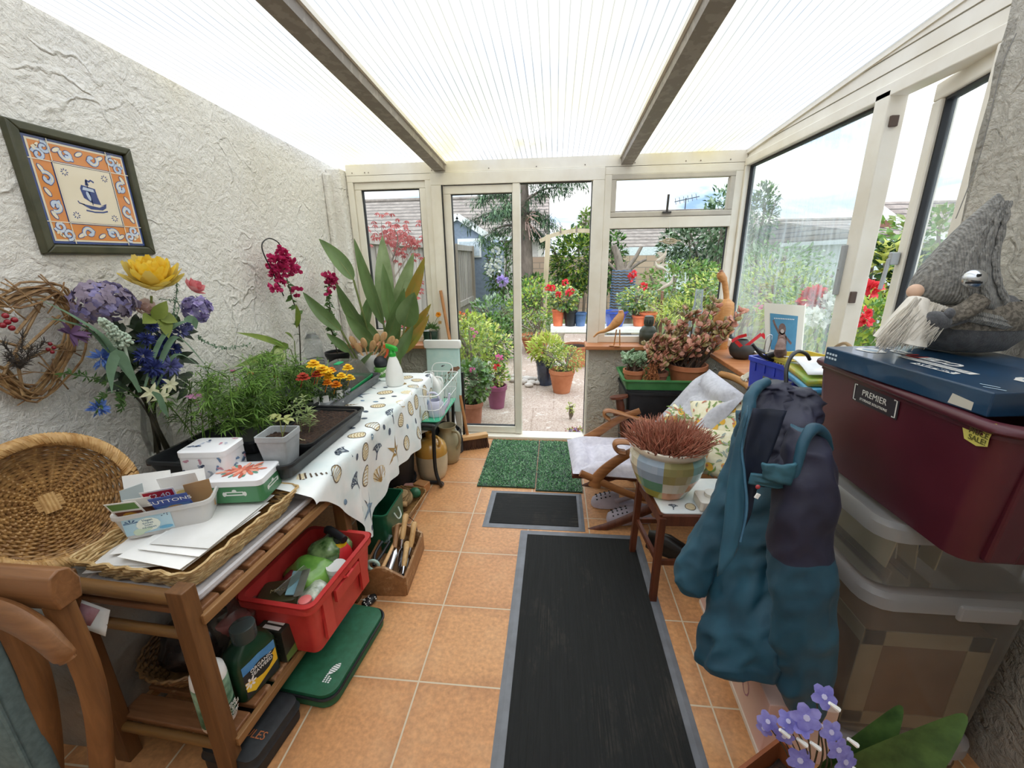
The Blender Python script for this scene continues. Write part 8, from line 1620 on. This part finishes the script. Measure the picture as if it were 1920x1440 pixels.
# red maple by the left window
T = thing('red_maple', 'red leaved maple tree seen through the left window', 'tree', P(740, 640, y=5.0)); T.location.z = G; PM[T.name].translation.z = G; mb = MB(); q = random.Random(33)
trunk = [P(748, 700, y=4.9), P(745, 600, y=4.9), P(740, 540, y=4.9), P(735, 490, y=4.9)]; mb.tube(bez([V((trunk[0].x, trunk[0].y, G))]+trunk[1:], 10), .018, 6); lv = MB()
for a, b, n_ in (((735, 490), (715, 415), 34), ((738, 500), (760, 430), 26), ((740, 520), (785, 445), 30), ((735, 490), (738, 425), 20), ((742, 560), (790, 530), 8), ((738, 480), (702, 430), 20), ((745, 600), (770, 595), 40), ((745, 590), (725, 560), 8)):
    A_, B_ = P(*a, y=4.9), P(*b, y=4.9+q.uniform(-.3, .3)); mb.tube(bez([A_, A_.lerp(B_, .5)+V((q.gauss(0, .03), 0, .04)), B_], 8), lambda t: .010-.007*t, 5)
    for i in range(n_):
        c = A_.lerp(B_, q.uniform(.45, 1.08))+V((q.gauss(0, .10), q.gauss(0, .1), q.gauss(0, .05)))
        for k in range(5): a_ = (k-2)*.55; lv.leaf(c, (sin(a_)+q.gauss(0, .1), q.gauss(-.2, .3), -.4-cos(a_)*.4), (0, -1, .4), .055, .014, .2, .1, 2)
part('branches', mb, m_bark, T, world=True); part('leaves', lv, L_red, T, world=True)
# fence along the left boundary
FXX = -2.35; m_fw = mat('weathered_fence', '8f8880', 'b0a89e', rough=.9, scale=5, stretch=(1, 1, .12), bump=.3); m_fp = mat('fence_post', '8a7f72', 'a89c8c', rough=.9, scale=6, stretch=(1, 1, .15))
for k in range(4):
    y0 = 3.9+2.05*k; T = thing('fence_panel', ('weathered boarded fence panel nearest the house, behind the red maple', 'weathered boarded fence panel second from the house', 'weathered boarded fence panel third from the house, left of the white shrub', 'farthest weathered boarded fence panel, mostly behind the white shrub')[k], 'fence', (FXX, y0+1, G), group='panels of the left boundary fence'); mb = MB()
    for i in range(19): mb.box((FXX-.012*(i % 2), y0+.05+.105*i, (G+1.72)/2+.1), (.016, .10, 1.62))
    part('boards', mb, m_fw, T, world=True, smooth=False); mb = MB()
    for z in (.42, 1.76): mb.box((FXX+.03, y0+1, z), (.05, 2.0, .13))
    part('rails', mb, m_fw, T, world=True, smooth=False); part('post', MB().box((FXX+.03, y0+2.03, .86), (.11, .11, 1.95)), m_fp, T, world=True, smooth=False)
# conifer
T = thing('conifer', 'tall dark conifer with drooping branches, its bare trunk left of the garden arch', 'tree', P(985, 560, y=10.2)); T.location.z = G; PM[T.name].translation.z = G; q = random.Random(55); tr = [V((P(985, 540, y=10.2).x, 10.2, G)), P(985, 500, y=10.2), P(983, 440, y=10.2), P(978, 340, y=10.2), P(975, 290, y=10.2), P(974, 262, y=10.2)]; part('trunk', MB().tube(bez(tr, 14), lambda t: .20-.10*t, 10), m_bark, T, world=True); mb = MB(); br = MB()
for (bx, by), (tx, ty), dy, dens in (((980, 380), (1062, 352), -.6, 1), ((980, 345), (1090, 340), .3, 1.1), ((980, 330), (1050, 310), -1, 1), ((983, 400), (1035, 420), -.4, 1), ((984, 425), (1025, 455), .2, .8), ((978, 365), (895, 372), -.6, 1.1), ((978, 340), (900, 345), .5, 1), ((980, 400), (880, 415), -.2, 1.1), ((980, 425), (905, 445), -.5, .8), ((975, 310), (900, 300), 0, 1), ((975, 290), (1040, 270), 0, 1), ((978, 385), (925, 400), -1.2, 1)):
    A_, B_ = P(bx, by, y=10.2), P(tx, ty, y=10.2+dy); cv = bez([A_, A_.lerp(B_, .5)+V((0, 0, .12)), B_], 12); br.tube(cv, lambda t: .035-.028*t, 5)
    for c in cv[2:]:
        for i in range(int(20*dens)):
            d = ((B_-A_).normalized()*.6+V((q.gauss(0, .6), q.gauss(0, .6), q.gauss(-.35, .3)))).normalized(); p = c+V((q.gauss(0, .07), q.gauss(0, .10), q.gauss(-.03, .05))); mb.mi = q.randrange(2)
            for k in range(4): mb.leaf(p+d*(.05*k), (d+V((q.gauss(0, .5), q.gauss(0, .5), q.gauss(0, .5)))).normalized(), (0, 0, 1), .13, .020, .15, .1, 2)
part('branches', br, m_bark, T, world=True); part('needles', mb, [lf('conifer', '22402a', '3a5a3c', .1), lf('conifer_tip', '4a6a44', '6a8a5c', .15)], T, world=True); mb = MB()
for i in range(14): a = P(985, 420, y=9.9); b = P(q.uniform(985, 1030), q.uniform(395, 455), y=9.6); mb.tube(bez([a, a.lerp(b, .5)+V((0, 0, .1)), b], 6), .008, 4)
part('dead_twigs', mb, mat('pinkish_twig', '9a8074', 'b59c8e', rough=.9), T, world=True)
# arch
m_arch = mat('pale_arch_timber', 'a39678', 'bfb294', rough=.85, scale=6, stretch=(1, 1, .2)); AY = 9.0; T = thing('garden_arch', 'pale wooden garden arch with a curved top beam beside the conifer', 'arch', P(1022, 590, y=AY)); T.location.z = G; PM[T.name].translation.z = G
a, b = P(1028, 440, y=AY), P(1018, 585, y=AY); part('post', MB().beam(a, V((b.x, AY, G)), .10, .10, (0, 1, 0)), m_arch, T, world=True, smooth=False); part('post', MB().beam(P(1126, 440, y=AY), V((P(1122, 585, y=AY).x, AY, G)), .10, .10, (0, 1, 0)), m_arch, T, world=True, smooth=False)
bm2 = bez([P(1012, 452, y=AY), P(1040, 440, y=AY), P(1075, 433, y=AY), P(1112, 434, y=AY), P(1140, 444, y=AY)], 12); part('beam', MB().tube(bm2, .055, 4), m_arch, T, world=True, smooth=False)
for px, py in ((1051, 430), (1081, 428)): part('peg', MB().beam(P(px, py+7, y=AY-.02), P(px, py-5, y=AY-.02), .035, .05, (0, 1, 0)), m_bark, T, world=True, smooth=False)
# rear boundary wall, stump, far shrubs
mwall = NT('buff_brick'); _b = mwall('TexBrick', {'Vector': mwall.co((1, 1, 1), (pi/2, 0, 0)), 'Color1': 'b59f88', 'Color2': 'a68d78', 'Mortar': '8d8070', 'Scale': 1., 'Brick Width': .45, 'Row Height': .16, 'Mortar Size': .012}); mwall = mwall.done(mwall.bsdf(col=_b.outputs[0], rough=.9))
wa, wb = P(985, 482, y=12.5), P(1130, 560, y=12.5); solo('garden_wall', 'buff brick boundary wall at the end of the garden, behind the arch', 'wall', MB().box((.9, 12.5, (wa.z+G)/2), (4.2, .2, wa.z-G)), mwall, smooth=False)
SY = 8.6; T = thing('tree_stump', 'pollarded tree stump wrapped in blue mesh in the right window', 'stump', V((P(1165, 600, y=SY).x, SY, G))); sx_ = P(1168, 540, y=SY)
part('trunk', MB().tube(bez([V((sx_.x, SY, G)), sx_, P(1165, 505, y=SY)], 8), lambda t: .23-.05*t, 14), m_bark, T, world=True)
for pts, r_ in ((((1164, 510), (1158, 480), (1150, 460)), .085), (((1170, 510), (1190, 485), (1203, 462)), .045), (((1175, 510), (1195, 495), (1212, 486)), .035), (((1160, 512), (1148, 500), (1138, 490)), .03), (((1168, 512), (1172, 500), (1174, 490)), .03)): part('branch', MB().tube(bez([P(*p, y=SY) for p in pts], 8), lambda t, r_=r_: r_*(1-.35*t), 8), m_bark, T, world=True)
mb = MB(); nA, nB = 26, 18; zt = P(1168, 508, y=SY).z
for j in range(nB): z = .35+(zt-.35)*j/(nB-1); mb.tube([V((sx_.x+(.245-.03*j/nB)*cos(tau*i/nA), SY+(.245-.03*j/nB)*sin(tau*i/nA), z+.015*(i % 2))) for i in range(nA)], .010, 4, closed=True)
part('blue_mesh', mb, mat('blue_netting', '3f5c7d', '5d7c9c', rough=.7), T, world=True)
for i, (px, py, y, rx, rz, n, L_, w_, ms, lb) in enumerate(((1150, 490, 9.6, .26, .72, 600, .12, .06, [L_mid, L_deep], 'green shrub behind the blue wrapped stump'), (1312, 462, 9.0, .80, .55, 2200, .12, .05, [L_deep, L_grey, L_dark], 'dark overhanging tree in the upper part of the right window'), (1352, 420, 8.0, .34, .6, 700, .11, .05, [L_deep, L_grey], 'dark tree at the top right corner of the right window'), (1290, 535, 7.4, .8, .42, 1800, .08, .045, [L_mid, L_ol], 'rounded mid green shrub in the middle of the right window'), (1345, 560, 6.6, .55, .42, 1200, .075, .04, [L_mid, L_yel], 'yellow green shrub low at the right side of the right window'), (1235, 575, 7.0, .45, .25, 700, .07, .03, [L_yel, L_grey], 'low pale shrub above the lantern in the right window'), (1290, 585, 6.2, .55, .16, 700, .10, .014, [L_lime, L_yel], 'grassy lime plants along the bottom of the right window'))): bush('garden_shrub', lb, px, py, y, rx, rz, n, L_, w_, ms, 140+i, group='shrubs outside the right window')
part_ = thing('bird_post', 'thin red-brown garden stake under the hanging seagulls, outside the right window', 'stake', V((P(1243, 590, y=6.8).x, 6.8, G))); part('stake', MB().tube([V((P(1243, 590, y=6.8).x, 6.8, G)), P(1242, 546, y=6.8)], .022, 8), mat('redbrown_stake', '6d4a3c', '8a6250'), part_, world=True)
# shed with grey gable
m_tileN = NT('weathered_roof_tiles'); _u = m_tileN.co(); _z = m_tileN('SeparateXYZ', {0: _u}).outputs[2]; _fr = m_tileN.math('FRACT', m_tileN.math('MULTIPLY', _z, 6.6)); _c = m_tileN.mix(m_tileN.math('LESS_THAN', _fr, .2), m_tileN.ramp(m_tileN.noise(_u, 3.2, 5, .7), [(.35, '6d635b'), (.65, '8f857b')]), '3f3933'); m_tileN = m_tileN.done(m_tileN.bsdf(col=_c, rough=.9))
SHY = 12.2; T = thing('garden_shed', 'blue-grey shed with white bargeboards beyond the fence', 'shed', (P(880, 450, y=SHY).x, SHY+1, G)); ap, el, er = P(858, 408, y=SHY), P(800, 440, y=SHY), P(925, 449, y=SHY); gz = el.z-.1
part('gable', MB().prism([(el.x, SHY, G), (er.x, SHY, G), (er.x, SHY, er.z-.05), (ap.x, SHY, ap.z), (el.x, SHY, el.z)], (0, 2.4, 0)), m_paint('6d7888', '7c8898', .8), T, world=True, smooth=False)
for e_ in (el, er): part('bargeboard', MB().beam(ap+V((0, -.04, .03)), e_+V((0, -.04, .0)), .06, .16), m_paint('dfe0de'), T, world=True, smooth=False)
a, b = P(858, 449, y=SHY-.02), P(902, 460, y=SHY-.02); w_ = part('window_frame', MB().box(((a.x+b.x)/2, SHY-.03, (a.z+b.z)/2-.15), (b.x-a.x, .05, .5)), m_paint('dfe0de'), T, world=True, smooth=False); part('pane', MB().box(((a.x+b.x)/2, SHY-.06, (a.z+b.z)/2-.17), ((b.x-a.x)*.86, .02, .38)), m_paint('a9b4bd', 'c3ccd2', .1), w_, world=True, smooth=False)
def house(name, lab, x0, x1, yf, yb, ze, zr, wall_m, roof_m, extra=None):
    T = thing(name, lab, 'building', ((x0+x1)/2, (yf+yb)/2, G)); part('wall', MB().box(((x0+x1)/2, (yf+yb)/2, (ze+G)/2), (x1-x0, yb-yf, ze-G)), wall_m, T, world=True, smooth=False); ym = (yf+yb)/2; mb = MB().loft([[V((x, yf-.3, ze-.1)), V((x, ym, zr)), V((x, yb+.3, ze-.1))] for x in (x0-.3, x1+.3)]); part('roof', mb, roof_m, T, world=True, smooth=False)
    part('gutter', MB().box(((x0+x1)/2, yf-.34, ze-.13), (x1-x0+.6, .12, .12)), m_paint('dcdcd8'), T, world=True, smooth=False); part('ridge', MB().tube([(x0-.3, ym, zr), (x1+.3, ym, zr)], .10, 8), roof_m, T, world=True); return T
m_rend = m_paint('c9c4ba', 'd6d2c8', .9); zr = P(800, 375, y=19).z; ze = P(700, 445, y=15).z
house('bungalow', 'long bungalow with a weathered tiled roof beyond the left fence', -13, -.6, 15.2, 22.8, ze, zr, m_rend, m_tileN)
zr2 = P(1205, 398, y=24).z; ze2 = P(1205, 462, y=20).z; T = house('bungalow', 'bungalow with a weathered roof and white conservatory behind the blue wrapped stump', 1.6, 9.5, 20.3, 27.7, ze2, zr2, m_rend, m_tileN); a, b = P(1186, 464, y=19), P(1245, 500, y=19); part('conservatory', MB().box(((a.x+b.x)/2+.3, 19.3, (a.z+G)/2), (b.x-a.x+1, 1.6, a.z-G)), m_paint('bcc8c8', 'd4dada', .3), T, world=True, smooth=False)
ae = P(1285, 385, y=24); mb = MB().tube([ae+V((0, 0, -.5)), ae+V((0, 0, .35))], .025, 6); mb.tube([ae+V((-.55, 0, .18)), ae+V((.65, 0, .40))], .02, 6)
for i in range(6): c = ae+V((-.5+.2*i, 0, .2+.038*i)); mb.tube([c+V((0, -.12, -.16)), c+V((0, .12, .16))], .014, 4)
part('aerial', mb, m_blackmetal, T, world=True)
# right-hand side
bushR = ((1428, 405, 9, 7.5, .40, .8, 900, .14, .06, [L_deep, L_mid], 'pointed green tree at the left of the side window', 12.5), (1430, 540, 0, 0, .7, .40, 1100, .09, .02, [L_grey, L_lime], 'feathery pale plants low at the left of the side window', 6.0), (1480, 560, 0, 0, .6, .35, 1100, .08, .02, [L_grey, L_ol, L_lime], 'wispy grey green plants in the middle of the side window', 4.9), (1540, 590, 0, 0, .5, .30, 900, .08, .03, [L_mid, L_lime], 'green plants low at the right of the side window', 4.0), (1430, 500, 0, 0, 1.2, .42, 1500, .11, .05, [L_mid, L_grey], 'long hedge along the back of the side window', 8.6), (1662, 520, 0, 0, .28, .26, 700, .08, .06, [L_dark, L_yel], 'ivy clad bush seen through the open casement gap', 3.7), (1640, 605, 0, 0, .22, .18, 600, .06, .03, [L_mid, L_lime], 'rose bush leaves below the red rose in the casement gap', 3.1), (1765, 450, 0, 0, .6, .30, 700, .10, .05, [L_mid, L_ol], 'green shrub beyond the open casement glass', 4.6))
for i, (px, py, _a, _b2, rx, rz, n, L_, w_, ms, lb, y) in enumerate(bushR):
    T = bush('side_shrub', lb, px, py, y, rx, rz, n, L_, w_, ms, 160+i, group='shrubs outside the side window')
    if i == 6: heads(T, [(1637, 543, 2.95), (1630, 540, 2.95), (1620, 598, 2.9), (1615, 590, 2.9)], f_red, .055, 26)
    if i == 3: heads(T, [(1528, 556, 3.8), (1518, 560, 3.8), (1535, 566, 3.8)], f_red, .09, 30); heads(T, [(1560, 565, 3.7), (1550, 575, 3.7), (1572, 578, 3.7), (1535, 600, 3.7), (1520, 592, 3.7)], f_wh, .085, 26)
    if i == 2: heads(T, [(1420, 576, 4.6)], f_pk, .05)
house('bungalow', 'low bungalow with a long grey roof beyond the side window', 8.5, 15, 11.5, 24, P(1500, 440, y=11.5).z, P(1500, 412, y=17).z, m_rend, m_tileN)
T = thing('lean_to', 'white lean-to conservatory in front of the low bungalow, seen through the streaky side window', 'conservatory', P(1540, 500, x=6.6)); T.location.z = G; PM[T.name].translation.z = G; a, b = P(1478, 462, x=6.6), P(1600, 462, x=6.6); part('glazing', MB().box((7.2, (a.y+b.y)/2, (a.z+G)/2), (1.2, abs(a.y-b.y), a.z-G)), m_paint('b6c0be', 'ccd4d2', .3), T, world=True, smooth=False); part('roof', MB().box((7.2, (a.y+b.y)/2, a.z+.04), (1.5, abs(a.y-b.y)+.3, .10)), m_paint('d2d8d8'), T, world=True, smooth=False)
HX = 9.5; T = thing('brick_house', 'pink brick gabled house seen through the gap of the open casement', 'building', P(1690, 460, x=HX)); T.location.z = G; PM[T.name].translation.z = G; ap, ev = P(1655, 398, x=HX), P(1690, 440, x=HX); ym = ap.y; hw_ = 2.6; zap = ap.z+.1; zev = ev.z-.5
part('wall', MB().prism([(HX, ym-hw_, G), (HX, ym+hw_, G), (HX, ym+hw_, zev), (HX, ym, zap), (HX, ym-hw_, zev)], (7, 0, 0)), mat('pink_brick', 'b3806a', 'c2947c', rough=.9, scale=30), T, world=True, smooth=False); part('roof', MB().loft([[V((x, ym-hw_-.3, zev-.15)), V((x, ym, zap+.12)), V((x, ym+hw_+.3, zev-.15))] for x in (HX-.2, HX+7)], closed=False), m_tileN, T, world=True, smooth=False, solid=.12)
for s_ in (-1, 1): part('bargeboard', MB().beam((HX-.22, ym, zap+.08), (HX-.22, ym+s_*(hw_+.3), zev-.2), .08, .2), m_paint('e2e2de'), T, world=True, smooth=False)
